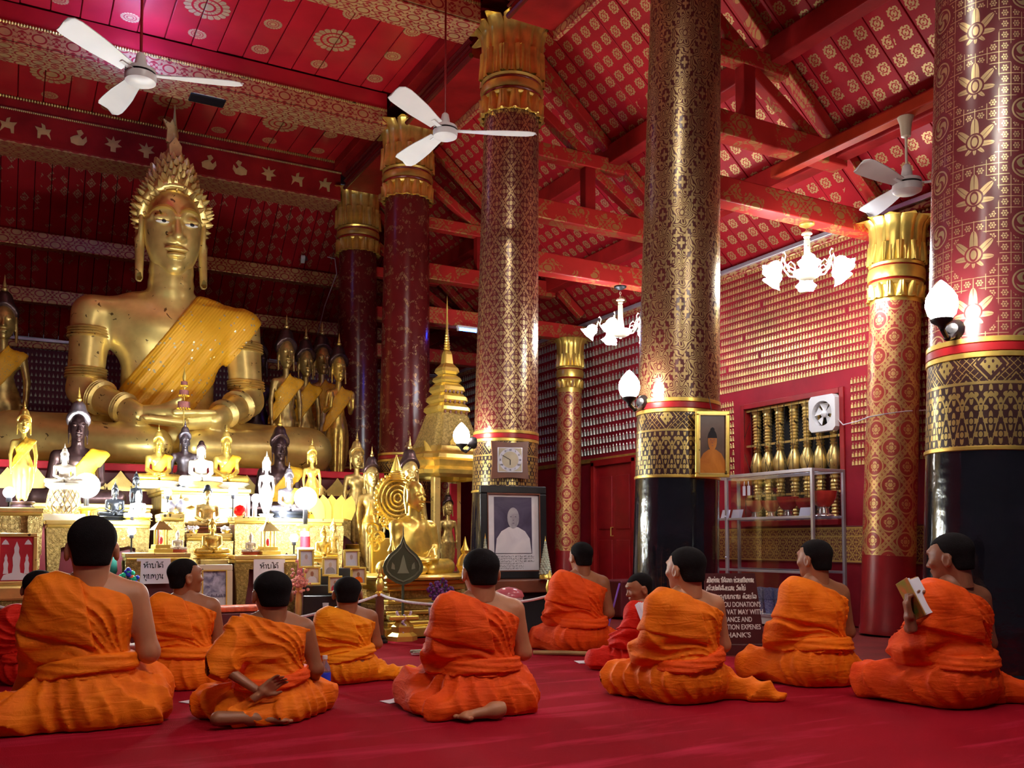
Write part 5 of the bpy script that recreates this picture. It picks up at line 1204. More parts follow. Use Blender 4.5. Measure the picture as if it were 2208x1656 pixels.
# model houses
def house(px, pt, n, f, label):
    p = onT(px, n, f); o = empty('model_house', p, .2, label, 'model house', 'gilt model houses'); h = ony(px, pt, p.y).z-p.z
    b = B().box((0, 0, h*.05), (h*.5, h*.42, h*.1), bev=.004); b.box((0, 0, h*.16), (h*.4, h*.34, h*.1), bev=.004); b.obj('base', M['gold_b'], o)
    for x in (-1, 1):
        for y in (-1, 1): B().tube([(x*h*.13, y*h*.1, h*.2), (x*h*.13, y*h*.1, h*.62)], h*.022, 6).obj('post', M['gold_b'], o)
    B().geo([(-.24*h, -.2*h, .6*h), (.24*h, -.2*h, .6*h), (.24*h, .2*h, .6*h), (-.24*h, .2*h, .6*h), (-.05*h, 0, .84*h), (.05*h, 0, .84*h)], [(0, 1, 5, 4), (2, 3, 4, 5), (1, 2, 5), (3, 0, 4), (0, 3, 2, 1)]).obj('roof', M['gold_old'], o)
    B().lathe([(.03*h, .82*h), (.015*h, .88*h), (.001, h)], 8).obj('finial', M['gold_b'], o); B().ball((0, 0, h*.32), (h*.05, h*.05, h*.1), 8, 8).obj('little_figure', M['redcloth'], o)
house(347, 1110, 2, .5, 'gilt model house beside the notice and a tiny orange based figure'); house(578, 1112, 4, .5, 'gilt model house beside the red lamp column')
# vases, ball, small offerings
M['bluew'] = mk('blue_white_porcelain', (.35, .38, .62), .25, var=.7, nscale=45, dark=(.85, .85, .9)); M['redglass'] = mk('red_glass', (.75, .01, .01), .08, var=.1, trans=.3); M['pinkw'] = mk('pink_flower', (.80, .32, .26), .6, var=.4, nscale=30)
for px, pt, pb, d, lb in ((366, 1072, 1112, 8.75, 'squat blue and white vase with a gold foot'), (388, 1068, 1112, 8.8, 'slender blue and white vase with a pointed lid')):
    o = empty('vase', onT(px, 5, .35), 0, lb, 'vase'); h = S(pb-pt, d)
    B().lathe([(0, 0), (h*.16, 0), (h*.1, h*.12), (h*.24, h*.35), (h*.22, h*.5), (h*.08, h*.65), (h*.12, h*.72), (0, h*.74)], 16).obj('body', M['bluew'], o, True); B().lathe([(h*.11, h*.72), (h*.06, h*.82), (.002, h)], 12).obj('lid', gb_, o, True)
    B().lathe([(h*.2, -.004), (h*.2, .012), (h*.14, .02)], 14).obj('foot', gb_, o, True)
o = empty('glass_ball', onT(516, 6, .3), 0, 'shiny faceted red glass ball on the carved block', 'ball'); B().ico((0, 0, .055), .058, 2).obj('ball', M['redglass'], o); B().lathe([(.04, 0), (.03, .012), (.035, .02)], 12).obj('ring', gb_, o)
for px, lb in ((548, 'tall white ribbed candle beside the red ball'), (533, 'slim pale blue candle beside the red ball')):
    o = empty('candle', onT(px, 6, .4), 0, lb, 'candle'); B().lathe([(0, 0), (.022, 0), (.02, .2), (0, .2)], 12).obj('wax', M['paper'], o, True); B().tube([(0, 0, .2), (.003, 0, .22)], .002, 5).obj('wick', M['ink'], o)
for px, d, lb in ((416, 8.5, 'small ball of white flowers left of the bronze figure plinth'), (488, 8.5, 'small ball of white flowers right of the bronze figure plinth')):
    o = empty('flower_ball', onT(px, 3, .12), 0, lb, 'flowers'); b = B(); [b.ico((random.gauss(0, .025), random.gauss(0, .02), .035+random.gauss(0, .015)), .014, 1) for _ in range(26)]; q = b.obj('petals', M['paper'], o); q['kind'] = 'stuff'; B().lathe([(.03, 0), (.045, .03), (0, .03)], 10).obj('cup', gb_, o)
# ---- notices
def notice(px0, px1, pt, pb, Y, label):
    a, c = ony(px0, pt, Y), ony(px1, pb, Y); w, h = c.x-a.x, a.z-c.z; o = empty('paper_notice', ((a.x+c.x)/2, Y, c.z), 0, label, 'notice')
    B().box((0, 0, h/2), (w, .004, h)).obj('sheet', M['paper'], o)
    for i, (t, z) in enumerate((('ຫ້າມໄຕ້', .62), ('ທູບທຽນ', .20))):
        tw = w*.60; lao_line(B(), t, -tw/2, h*z, h*.175, .0032, -.0035, tw).obj('lettering', M['ink'], o)
notice(295, 367, 1204, 1258, 8.33, 'white paper notice with two lines of black script by the smiling boy'); notice(547, 614, 1206, 1258, 8.28, 'white paper notice half hidden by the boy with his hand behind him')
# ---- pictures in frames
def frame_obj(name, p, w, h, fw, mat, label, rz=0., tilt=0., depth=.03, group=None, cat='picture', mat2=None):
    """p: bottom centre; picture plane faces -y"""
    o = empty(name, p, rz, label, cat, group); o.rotation_euler = (-tilt, 0, rz)
    fr = [(0, h-fw/2, w, fw), (0, fw/2, w, fw), (-w/2+fw/2, h/2, fw, h-2*fw), (w/2-fw/2, h/2, fw, h-2*fw)]
    b = B()
    for x, z, a, c in fr: b.box((x, 0, z), (a, depth, c), bev=min(fw, depth)*.2)
    b.obj('frame', mat, o)
    if mat2:
        b = B(); q = fw*.8; [b.box((x, -depth/2, z), (a, .006, c)) for x, z, a, c in ((0, h-fw, w-2*fw+.012, .010), (0, fw, w-2*fw+.012, .010), (-w/2+fw, h/2, .010, h-2*fw), (w/2-fw, h/2, .010, h-2*fw))]; b.obj('inner_fillet', mat2, o)
    return o
def photo_mat(name, a, b_, sc):
    m, bs = begin(name); _, v = coord('obj'); n = noise(sc, 4, v, 1.); setp(bs, 'Base Color', mixc(mth('MULTIPLY_ADD', n, 2.4, -.7), a, b_)); setp(bs, 'Roughness', .25); return m
M['ph_blue'] = photo_mat('old_blue_photograph', (.06, .06, .16), (.62, .66, .85), 14); M['ph_sky'] = photo_mat('pale_photograph', (.5, .6, .75), (.8, .82, .9), 5); M['ph_dark'] = photo_mat('dark_photograph', (.045, .035, .07), (.12, .10, .17), 3)
M['ph_tan'] = photo_mat('tan_photograph', (.45, .32, .28), (.7, .6, .55), 5); M['ph_pale'] = photo_mat('photo_pale_grey', (.62, .60, .66), (.78, .76, .80), 4); M['ph_face'] = photo_mat('photo_face_grey', (.26, .24, .28), (.46, .44, .48), 9); M['ph_amber'] = photo_mat('amber_picture', (.42, .13, .02), (.75, .30, .04), 5)
def bust(o, z0, w, h, mb, mh, y, hair=None):
    """shoulders and head as flat print on a picture"""
    B().prism([(-.46*w, 0), (.46*w, 0), (.42*w, .28*h), (.30*w, .42*h), (.12*w, .50*h), (-.12*w, .50*h), (-.30*w, .42*h), (-.42*w, .28*h)], .0015, Matrix.Translation((0, y, z0))).obj('print_shoulders', mb, o)
    P = [(.15*w*math.sin(t), .68*h+.20*h*math.cos(t)*(1.0 if math.cos(t) > 0 else 1.05)) for t in [TAU*i/20 for i in range(20)]]; hd_ = B().prism(P, .0015, Matrix.Translation((0, y-.001, z0))).obj('print_head', mh, o)
    if hair: B().prism([(.155*w*math.sin(t), .72*h+.18*h*math.cos(t)) for t in [-1.5+3.0*i/12 for i in range(13)]], .0015, Matrix.Translation((0, y-.002, z0))).obj('print_hair', hair, hd_)
    for x, z, a, c in ((-.06, .70, .035, .012), (.06, .70, .035, .012), (0, .575, .05, .008), (0, .635, .025, .010)): B().box((x*w, y-.0035, z0+z*h), (a*w, .001, c*h)).obj('print_feature', M['ph_dark'], hd_)
for i, (x0, x1, y0, y1, bgm, bm, lb) in enumerate(((644, 677, 1184, 1225, 'ph_sky', 'ph_pale', 'gold framed sky-blue picture, top of the group by the clear block'), (655, 691, 1221, 1262, 'ph_tan', 'ph_pale', 'gold framed tan portrait below the sky-blue picture'), (695, 730, 1201, 1243, 'ph_pale', 'ph_face', 'gold framed pale portrait in the middle of the group'), (708, 738, 1242, 1279, 'ph_tan', 'redcloth', 'gold framed picture of a red figure behind the small boy'), (741, 775, 1185, 1225, 'ph_pale', 'ph_sky', 'gold framed pale blue picture below the bronze legs'), (756, 790, 1223, 1262, 'ph_tan', 'rb_o', 'gold framed picture of an orange robed figure by the post finial'))):
    d = 8.05+.05*(i % 3); p = at((x0+x1)/2, y1, d); w, h = S(x1-x0, d), S(y1-y0, d)
    o = frame_obj('small_picture', p, w, h, w*.13, gb_, lb, rz=-.2, tilt=.12, group='small gold framed pictures'); B().box((0, .006, h/2), (w*.8, .004, h*.85)).obj('photo', M[bgm], o); bust(o, h*.15, w*.62, h*.66, M[bm], M['ph_tan'] if bgm != 'ph_tan' else M['skin_b'], .003)
    s = B().box((0, .06, h*.3), (.02, .01, h*.7), rot=Matrix.Rotation(.35, 3, 'X')).obj('strut', M['wood'], o)
# black stepped stand under the small pictures
a, c = at(660, 1262, 8.3), at(782, 1262, 8.3); o = empty('picture_stand', ((a.x+c.x)/2, (a.y+c.y)/2+.1, 0), -.25, 'black stepped stand holding the small gold framed pictures', 'stand'); w = S(120, 8.3)
for i, (pz, yy, dp_) in enumerate(((1284, -.16, .12), (1262, -.05, .12), (1226, .07, .14))): z = at(720, pz, 8.2).z; B().box((0, yy, z/2), (w, dp_, z), bev=.008).obj('step', M['blackfig'], o)
# yellow frame with the crowd photograph
p = ony(462, 1308, 8.14); p.z = .251; o = frame_obj('yellow_picture_frame', p, S(76, 7.85), S(103, 7.85), S(13, 7.85), M['cream'], 'wide cream-yellow frame holding an old blue-grey crowd photograph', tilt=.06, mat2=gb_); w, h = S(76, 7.85), S(103, 7.85)
B().box((0, .005, h/2), (w*.72, .004, h*.78)).obj('photo', M['ph_blue'], o); B().box((0, .002, h*.22), (w*.70, .002, h*.18)).obj('print_ground', M['ph_pale'], o)
b = B(); [b.box((-w*.32+w*.64*i/15, .0015, h*(.33+.02*math.sin(i*2.3))), (w*.022, .001, h*.07)) for i in range(16)]; q = b.obj('print_crowd', M['ph_dark'], o); q['kind'] = 'stuff'
# red picture with three white figures at the left cabinet
p = ony(34, 1262, 8.36); w, h = S(74, 7.95), S(104, 7.95); o = frame_obj('red_picture', p, w, h, S(8, 7.95), M['gold_old'], 'gilt framed red picture with white figures under parasols', mat2=None)
B().box((0, .005, h/2), (w*.82, .004, h*.88)).obj('ground', M['redcloth'], o)
for x, z, s in ((0, .22, 1.), (-.25, .22, .62), (.25, .22, .62)):
    H = h*.62*s; B().prism([(x*w+a*H*.2, h*z+q*H) for a, q in ((-.6, 0), (.6, 0), (.45, .25), (.55, .5), (.3, .66), (.35, .8), (0, 1), (-.35, .8), (-.3, .66), (-.55, .5), (-.45, .25))], .003, Matrix.Translation((0, .001, 0))).obj('white_figure', M['paper'], o)
for x in (-.27, .27): B().prism([(x*w-.09*w, h*.78), (x*w+.09*w, h*.78), (x*w+.05*w, h*.84), (x*w, h*.88), (x*w-.05*w, h*.84)], .003, Matrix.Translation((0, .001, 0))).obj('parasol', M['paper'], o)
B().prism([(-.36*w, h*.1), (.36*w, h*.1), (.3*w, h*.2), (.1*w, h*.24), (-.1*w, h*.24), (-.3*w, h*.2)], .003, Matrix.Translation((0, .0015, 0))).obj('mount', M['paper'], o)
o = empty('picture_shelf', ony(34, 1262, 8.38), 0, 'gilt moulded ledge under the red picture', 'shelf'); z = o.location.z; o.location.z = 0
B().box((0, .1, z-.06), (.5, .36, .12), bev=.02).obj('ledge', M['gold_old'], o); B().box((0, .1, (z-.12)/2), (.44, .32, z-.12), bev=.01).obj('front', M['carved'], o)
# bead flowers, teal jar, pink flowers
M['teal'] = mk('teal_glaze', (.03, .16, .13), .2, var=.2)
o = empty('jar', ony(215, 1262, 8.62), 0, 'teal glazed jar behind the large person', 'jar'); B().lathe([(0, 0), (.09, 0), (.14, .12), (.13, .22), (.08, .28), (.09, .31), (0, .31)], 20).obj('body', M['teal'], o, True)
st = empty('jar_stand', (o.location.x, o.location.y, 0), 0, 'dark low stand under the teal jar', 'stand'); B().box((0, 0, o.location.z/2), (.34, .3, o.location.z), bev=.01).obj('body', M['plat'], st)
o = empty('bead_flowers', ony(276, 1262, 8.12), 0, 'bunch of glossy green and blue bead flowers beside the notice', 'flowers')
BC = [mk('green_bead', (.02, .75, .42), .2, var=.1), mk('blue_bead', (.02, .06, .75), .2, var=.1), mk('orange_bead', (.8, .25, .12), .3, var=.1)]
for i in range(22):
    px, py = random.uniform(252, 302), 0; py = 1222+abs(px-272)*.9+random.uniform(0, 22); q = ony(px, py, 8.12)-o.location
    s = B().tube([(0, 0, -.06), (q.x*.6, q.y, q.z*.6), tuple(q)], .003, 5).obj('stalk', M['teal'], o); B().ico(q, random.uniform(.014, .022), 2).obj('bead', BC[random.choice((0, 0, 1, 1, 2))], s, True)
B().lathe([(.03, -.25), (.05, -.15), (.03, -.05), (.04, 0), (.03, 0)], 12).obj('vase', M['bluew'], o, True)
o = empty('pink_flowers', at(644, 1275, 7.9), 0, 'vase of faded pink flowers by the framed pictures', 'flowers')
b = B(); [b.ico((random.gauss(0, .045), random.gauss(0, .03), .07+random.gauss(0, .05)), random.uniform(.010, .017), 1) for _ in range(70)]; q = b.obj('blossoms', M['pinkw'], o); q['kind'] = 'stuff'; B().lathe([(.025, -.2), (.03, -.1), (.02, 0), (.03, .03)], 12).obj('vase', M['gold_old'], o, True)
# ------------------------------------------------------------------ golden monk statue on its throne
p = at(893, 1250, 8.6); zt = p.z
o = empty('golden_throne', (p.x, p.y, 0), .12, 'tiered gold throne carrying the golden monk statue', 'throne'); k = S(1, 8.6)
tiers = [(205, 0, 26), (185, 26, 14), (170, 40, 16), (196, 56, 12), (206, 68, 14), (192, 82, 12), (175, 94, 20), (188, 114, 14), (196, 128, 10)]; sc = zt/(138*k)
for i, (w, z0, h) in enumerate(tiers): B().box((0, 0, (z0+h/2)*k*sc), (w*k, w*k*.62, h*k*sc), bev=.014).obj('tier', M['carved'] if i in (2, 4, 6) else M['gold_b'], o)
for s in (-1, 1):
    B().lathe([(.06, zt), (.075, zt+.03), (.05, zt+.07), (.085, zt+.13), (.06, zt+.20), (.03, zt+.24), (.045, zt+.27), (.02, zt+.32), (.002, zt+.40)], 14, (s*88*k, -.28, 0)).obj('corner_finial', M['gold_b'], o, True)
def monkf(P):
    x, y, z = P; d = smin(bodyf(P), handsf(P), .05)
    fold = .03*(1-np.abs(np.sin((x*.75-z*.66)*9+np.sin(z*3))))*np.clip(z-.4, 0, 1)*(z < 2.0); d = d-fold
    d = smin(d, smax(ell(P, (0, .1, 1.1), (1.0, .55, 1.1)), .35-z, .1)+.04, .1)
    d = smin(d, chain(P, [((.95, .05, 1.8), .28), ((1.05, .0, .95), .27), ((.5, -.55, .6), .2)], .1), .08)
    return d
MK = sdf_mesh('monk_figure', [(monkf, (-2.2, -1.1, -.12), (2.2, .9, 2.7), .055), (lambda P: np.minimum(smin(headf(P), ell(P, (0, .06, 3.16), (.35, .41, .42)), .06), earf([P[0], P[1], P[2]*.5+1.55])), (-.52, -.6, 2.3), (.52, .55, 3.66), .03)], M['gold_b'])
o = empty('golden_monk_statue', p+Vector((0, 0, .02)), .42, 'shiny golden seated monk statue with a bare head', 'statue', None, S(1250-1045, 8.6)/3.62); inst('figure', MK, o, (0, 0, .1)); B().lathe([(0, -.02), (1.95, -.02), (2.0, .06), (1.9, .14), (0, .14)], 36).obj('cushion', M['gold_b'], o, True)
# filigree screen behind it: wheel, scrolls, umbrella points
p = at(855, 1240, 9.05); k = S(1, 9.05); o = empty('filigree_screen', p, .15, 'gilt filigree screen with a wheel and tiered umbrella points behind the monk statue', 'screen')
zz = lambda py: (1240-py)*k
b = B().tube([(47*k*math.cos(t), 0, zz(1075)+47*k*math.sin(t)) for t in [TAU*i/32 for i in range(33)]], .014, 6); b.obj('wheel_rim', M['gold_b'], o, True)
b = B()
for rr_ in (38, 28, 18, 9): b.tube([(rr_*k*math.cos(t), -.01, zz(1075)+rr_*k*math.sin(t)) for t in [TAU*i/28 for i in range(29)]], .010, 6)
b.obj('wheel_rings', M['gold_b'], o, True); B().prism([(45*k*math.cos(t), zz(1075)+45*k*math.sin(t)) for t in [TAU*i/28 for i in range(28)]], .012, Matrix.Translation((0, .03, 0))).obj('wheel_disc', M['carved'], o)
b = B(); [b.ico((53*k*math.cos(t), 0, zz(1075)+53*k*math.sin(t)), .022, 1) for t in [TAU*i/30 for i in range(30)]]; q = b.obj('wheel_beads', M['gold_b'], o, True); q['kind'] = 'stuff'
def cone_umb(px, pt, pb, hw, nm='umbrella_point'):
    b = B(); n = 12
    pr = []
    for i in range(n): t = i/n; r = hw*k*(1-t); pr += [(r, zz(pb)+(pb-pt)*k*t), (r*.86, zz(pb)+(pb-pt)*k*(t+.06))]
    b.lathe([(0, zz(pb))]+pr+[(.001, zz(pt))], 18, ((px-855)*k, 0, 0)); b.obj(nm, M['gold_b'], o, True)
cone_umb(853, 980, 1036, 20); cone_umb(790, 1083, 1128, 15); cone_umb(912, 1078, 1122, 13)
for px, a_, c_ in ((796, 1128, 1240), (912, 1122, 1240)): B().tube([((px-855)*k, 0, zz(a_)), ((px-855)*k, 0, zz(c_))], .012, 8).obj('pole', M['gold_b'], o)
rnd = random.Random(4)
for i in range(16):
    x0, z0 = rnd.uniform(-62, 50)*k, zz(rnd.uniform(1110, 1225)); R = rnd.uniform(10, 20)*k; s = rnd.choice((-1, 1))
    B().tube([(x0+s*R*(1-t/9)*math.cos(t*1.1), 0, z0+R*(1-t/9)*math.sin(t*1.1)) for t in [j*.5 for j in range(16)]], .011, 6).obj('scroll', M['gold_b'], o, True)
B().box((0, .06, zz(1200)), (118*k, .03, 80*k), bev=.01).obj('back_panel', M['bronze_gold'], o)
# the spired shrine
p = at(962, 1250, 11.2); k = S(1, 11.2); o = empty('spired_shrine', (p.x, p.y, 0), .10, 'gold spired shrine on pillars beside the column with the clock', 'shrine')
Z = lambda py: at(962, py, 11.2).z
def redent(a, r, z): q = r*.707/max(abs(math.cos(a)), abs(math.sin(a))); return min(q, r*.88 if abs(abs(math.cos(a))-abs(math.sin(a))) > .18 else r*.80)
def sqt(nm, rows, mat): return B().lathe([(w*k*1.414, Z(py)) for w, py in rows], 48, ring=redent).obj(nm, mat, o)
sqt('cornice', [(78, 1034), (96, 1028), (98, 1020), (86, 1012), (92, 1000), (100, 996), (96, 988), (72, 980), (66, 968)], M['gold']); sqt('drum', [(60, 968), (54, 950), (40, 905), (36, 894)], M['carved'])
for s_ in (-1, 1):
    for i_ in range(7): B().prism([(-5*k, 0), (5*k, 0), (6*k, 6*k), (0, 14*k), (-6*k, 6*k)], .02, Matrix.Translation(((-36+12*i_)*k if True else 0, -84*k if s_ < 0 else 84*k, Z(968)))).obj('antefix', M['gold_b'], o)
for py_, w_ in ((881, 38), (858, 33), (836, 28)):
    for i_ in range(5): B().box(((-.7+.35*i_)*w_*k, -w_*k, Z(py_+12)), (4*k, .03, 7*k), bev=.004).obj('niche', M['wood'], o)
sqt('roof_tier', [(34, 894), (41, 888), (40, 881), (32, 872)], M['gold_b']); sqt('roof_tier', [(30, 872), (37, 866), (35, 858), (27, 850)], M['gold_b']); sqt('roof_tier', [(26, 850), (32, 844), (30, 836), (22, 828)], M['gold_b']); sqt('roof_tier', [(20, 828), (26, 822), (24, 816), (17, 810)], M['gold_b']); sqt('roof_tier', [(15, 810), (22, 803), (20, 795), (11, 785)], M['gold_b']); sqt('bell', [(11, 785), (9, 765), (7, 758)], M['gold_b'])
pr = []
for i in range(9): py = 757-i*5.6; r = 8.4-i*.62; pr += [(r*k, Z(py)), (r*k*.7, Z(py-3))]
B().lathe(pr+[(2.6*k, Z(700)), (1.6*k, Z(672)), (2.2*k, Z(668)), (.6*k, Z(645)), (.001, Z(638))], 14).obj('spire', M['gold_b'], o, True)
for s in (-1, 1):
    for y in (-1, 1): B().box((s*62*k, y*62*k, Z(1034)/2), (16*k, 16*k, Z(1034)), bev=.012).obj('pillar', M['gold_old'], o)
B().box((0, 0, Z(1246)/2), (150*k, 150*k, Z(1246)), bev=.02).obj('plinth', M['carved'], o)
for s in (-1, 1): B().prism([(s*90*k, Z(985)), (s*102*k, Z(985)), (s*106*k, Z(965)), (s*98*k, Z(972))], .03, Matrix.Translation((0, -90*k, 0))).obj('corner_horn', M['gold_b'], o)
B().box((35*k, 30*k, (Z(1040)+Z(1240))/2), (18*k, .03, Z(1040)-Z(1240)), bev=.01).obj('red_curtain', M['redcloth'], o)
figure('st_down', at(966, 1244, 11.0), S(1244-1052, 11.0), M['bronze_gold'], 'dark gilt standing figure inside the spired shrine', cap=M['bronze'], base=M['wood'])
# ------------------------------------------------------------------ talipot fan, rope posts, orchids, bowls
p = at(868, 1378, 8.05); p.z = 0; k = S(1, 8.05); o = empty('leaf_fan', p, -.2, 'dark green leaf-shaped ceremonial fan on a gold stand before the throne', 'fan'); z = lambda py: (1168-py)*k+EYE
M['greenfan'] = mk('dark_green_cloth', (.045, .05, .018), .6, var=.2); M['fanline'] = mk('pale_green_stitch', (.20, .21, .13), .6)
def leafpoly(s): 
    P = []
    for i in range(41):
        t = -1+2*i/40; a = t*PI; r = 1; x = 45*math.sin(a)*(.5+.5*math.cos(a/2)**.8)*1.12; P.append((x*k*s, (1168-(1205+(-50 if False else 0)))*0+z(1212)+s*k*(-math.cos(a)*-1*0+(-46*math.cos(a) if True else 0)+(18*max(0, math.cos(a*1.0+PI))**3))))
    return P[:-1]
prof_ = [(0, 1153), (6, 1172), (16, 1184), (30, 1196), (40, 1210), (44, 1222), (42, 1234), (32, 1246), (16, 1256), (0, 1262)]
lp = lambda s: [(x*k*s, z(1215+(y-1215)*s)) for x, y in prof_]+[(-x*k*s, z(1215+(y-1215)*s)) for x, y in prof_[-2:0:-1]]
B().prism(lp(1.), .012).obj('fan_leaf', M['greenfan'], o)
for s in (.84, .80): B().tube([(x, -.016, q) for x, q in lp(s)+lp(s)[:1]], .003, 5).obj('stitched_line', M['fanline'], o)
for pts in ([(-13, 1236), (13, 1236), (8, 1226), (5, 1214), (3, 1205), (0, 1196), (-3, 1205), (-5, 1214), (-8, 1226)], [(-26, 1226), (-18, 1228), (-19, 1218), (-24, 1212)], [(26, 1226), (18, 1228), (19, 1218), (24, 1212)]): B().prism([(x*k, z(y)) for x, y in pts], .003, Matrix.Translation((0, -.012, 0))).obj('embroidery', M['fanline'], o)
B().tube([(0, -.004, z(1262)), (0, -.004, z(1340))], .012, 8).obj('handle', M['greenfan'], o); B().tube([(0, -.004, z(1160)), (0, -.004, z(1135))], [.006, .002], 6).obj('tip', M['iron'], o)
B().lathe([(.13, 0), (.13, .04), (.09, .07), (.10, .12), (.06, .16), (.055, z(1332))], 6).obj('stand', M['gold_b'], o); B().box((0, 0, z(1330)), (.26, .16, .04), bev=.01).obj('stand_top', M['gold_b'], o)
M['garl'] = mk('white_purple_garland', (.75, .70, .78), .6, var=.5, nscale=50, dark=(.25, .05, .35))
b = B()
for i in range(24): t = i/23; b.ico((.06*math.cos(PI*t)*1.0, -.06, z(1318)-.05*math.sin(PI*t)), .013, 1)
for i in range(15): b.ico((.015*math.sin(i), -.07, z(1325)-.012*i), .013, 1)
q = b.obj('garland', M['garl'], o, True); q['kind'] = 'stuff'
# rope post and white rope
p = onz(818, 1386); o = empty('rope_post', p, 0, 'dark red rope post with a gold finial beside the small boy', 'post'); d_ = dep(p); k = S(1, d_)
B().lathe([(0, .0), (18*k, 0), (18*k, .015), (14*k, .03), (15*k, .045), (10*k, .06), (8*k, .07)], 20).obj('foot', M['iron'], o, True); B().tube([(0, 0, .06), (0, 0, 100*k)], 9*k, 16).obj('shaft', M['wood'], o, True)
B().lathe([(10*k, 100*k), (11*k, 106*k), (6*k, 110*k), (10*k, 120*k), (9*k, 130*k), (5*k, 138*k), (7*k, 142*k), (4*k, 148*k), (5*k, 151*k), (1*k, 165*k)], 16).obj('finial', M['gold_b'], o, True)
M['rope'] = mk('white_rope', (.72, .66, .72), .7, var=.2, nscale=60, bmp=.4, bscale=120)
def rope_thing(pts, label, r=.011):
    P = [at(a, b_, d) for a, b_, d in pts]; o = empty('rope', P[0], 0, label, 'rope', 'white barrier ropes'); Q = []
    for i in range(len(P)-1):
        for j in range(6): t = j/6; Q.append(P[i].lerp(P[i+1], t)-P[0]-Vector((0, 0, .02*math.sin(PI*t)*(P[i+1]-P[i]).length)))
    Q.append(P[-1]-P[0]); B().tube(Q, r, 8).obj('cord', M['rope'], o, True); return o
rope_thing([(-40, 1297, 7.2), (45, 1318, 7.35), (140, 1335, 7.35), (300, 1360, 7.35), (455, 1354, 7.35), (510, 1350, 7.35), (620, 1336, 7.35), (740, 1306, 7.35), (812, 1284, 7.68)], 'white rope stretched before the altar up to the dark red post')
rope_thing([(822, 1282, 7.68), (850, 1292, 7.5), (905, 1301, 7.35), (985, 1303, 7.5), (1060, 1302, 7.2), (1125, 1297, 7.35), (1182, 1285, 7.35)], 'white rope sagging from the dark red post past the throne')
p = onz(1186, 1390); o = empty('rope_post', p, 0, 'gold topped rope post hidden behind the kneeling person', 'post'); k = S(1, dep(p))
B().lathe([(0, 0), (18*k, 0), (14*k, .03), (8*k, .07)], 20).obj('foot', M['iron'], o, True); B().tube([(0, 0, .06), (0, 0, 104*k)], 9*k, 16).obj('shaft', M['wood'], o, True); B().lathe([(10*k, 104*k), (6*k, 110*k), (10*k, 122*k), (5*k, 138*k), (7*k, 142*k), (1*k, 158*k)], 16).obj('finial', M['gold_b'], o, True)
# orchids in a lavender pot on a gold stool
p = at(950, 1380, 7.85); p.z = 0; k = S(1, 7.85); o = empty('orchid_pot', p, 0, 'purple orchids in a lavender pot on a gold stool', 'flowers'); z = lambda py: (1168-py)*k+EYE
M['lav'] = mk('lavender_pot', (.50, .42, .60), .3); M['purple'] = mk('purple_orchid', (.11, .008, .16), .5, var=.4, nscale=40); M['leafg'] = mk('dark_leaf', (.03, .08, .02), .5)
B().lathe([(.13, 0), (.13, .05), (.10, .07), (.12, .12), (.10, z(1335)), (0, z(1335))], 8).obj('stool', M['gold_b'], o)
B().lathe([(0, z(1334)), (22*k, z(1334)), (26*k, z(1322)), (27*k, z(1309)), (23*k, z(1309)), (0, z(1312))], 20).obj('pot', M['lav'], o, True)
rnd = random.Random(9)
for i in range(9):
    x = (-26+6.6*i)*k; top = z(1246+abs(i-4)*4+rnd.uniform(0, 10)); pts = [(x*.2, 0, z(1310)), (x*.6, 0, (z(1310)+top)/2), (x, 0, top)]
    s = B().tube(pts, .004, 5).obj('stem', M['leafg'], o); b = B(); [b.ico((x*(.55+.45*t)+rnd.gauss(0, .012), rnd.gauss(0, .015), z(1290)+(top-z(1290))*t), (.017, .012, .017), 1) for t in [j/7 for j in range(8)]]; q = b.obj('blossoms', M['purple'], s, True); q['kind'] = 'stuff'
b = B(); [b.geo([(rnd.uniform(-26, 26)*k, -.02, z(1312)) for _ in range(1)]+[(0, 0, z(1300)), (.01, 0, z(1306))], [(0, 1, 2)]) for _ in range(3)]
for i in range(14): a = TAU*i/14; b.ball((24*k*math.cos(a), 24*k*math.sin(a), z(1302)), (.03, .012, .018), 8, 6)
q = b.obj('foliage', M['leafg'], o); q['kind'] = 'stuff'
# small table things near the black stand
o = empty('small_glass', at(702, 1318, 7.85), 0, 'small patterned glass tumbler on the black stand foot', 'glass'); B().lathe([(0, 0), (.022, 0), (.026, .07), (.023, .07), (.02, .008), (0, .008)], 14).obj('tumbler', M['glassy'], o, True)
# portrait in the dark frame
d_ = 8.95; k = S(1, d_); p = at(1108, 1248, d_); w, h = 155*k, 200*k
o = frame_obj('framed_portrait', p, w, h, 17*k, M['iron'], 'large dark framed black and white portrait photograph standing on a table', rz=-.10, tilt=.03, depth=.05, mat2=M['wood'])
B().box((0, .008, h/2), (w-28*k, .006, h-28*k)).obj('mount', M['ph_pale'], o); B().box((0, .003, h*.575), (88*k, .003, 122*k)).obj('photo', M['ph_dark'], o)
bust(o, h*.275, 92*k, 112*k, M['ph_pale'], M['ph_face'], .0005, None)
for i in range(6): lao_line(B(), ('ເຊນທານບລຈາກ' if i % 2 else 'ພສວນມາຣາມດວຍ'), -50*k, h*(.235-i*.026), 2.6*k, .0011, -.001, (100 if i < 3 else 74)*k).obj('caption_line', M['ink'], o)
B().tube([(0, .03, h*.7), (0, .22, 0)], .012, 6).obj('strut', M['wood'], o)
p2 = Vector((p.x, p.y+.02, 0)); o = empty('portrait_table', p2, -.10, 'dark wooden table under the large portrait', 'table'); zt = p.z
B().box((0, 0, zt-.06), (172*k, .62, .12), bev=.01).obj('top', M['wood'], o); B().box((0, .02, (zt-.12)/2), (160*k, .5, zt-.12)).obj('black_cloth', M['dark'], o)
M['conew'] = mk('folded_pale_leaves', (.52, .60, .48), .6, var=.4, nscale=40)
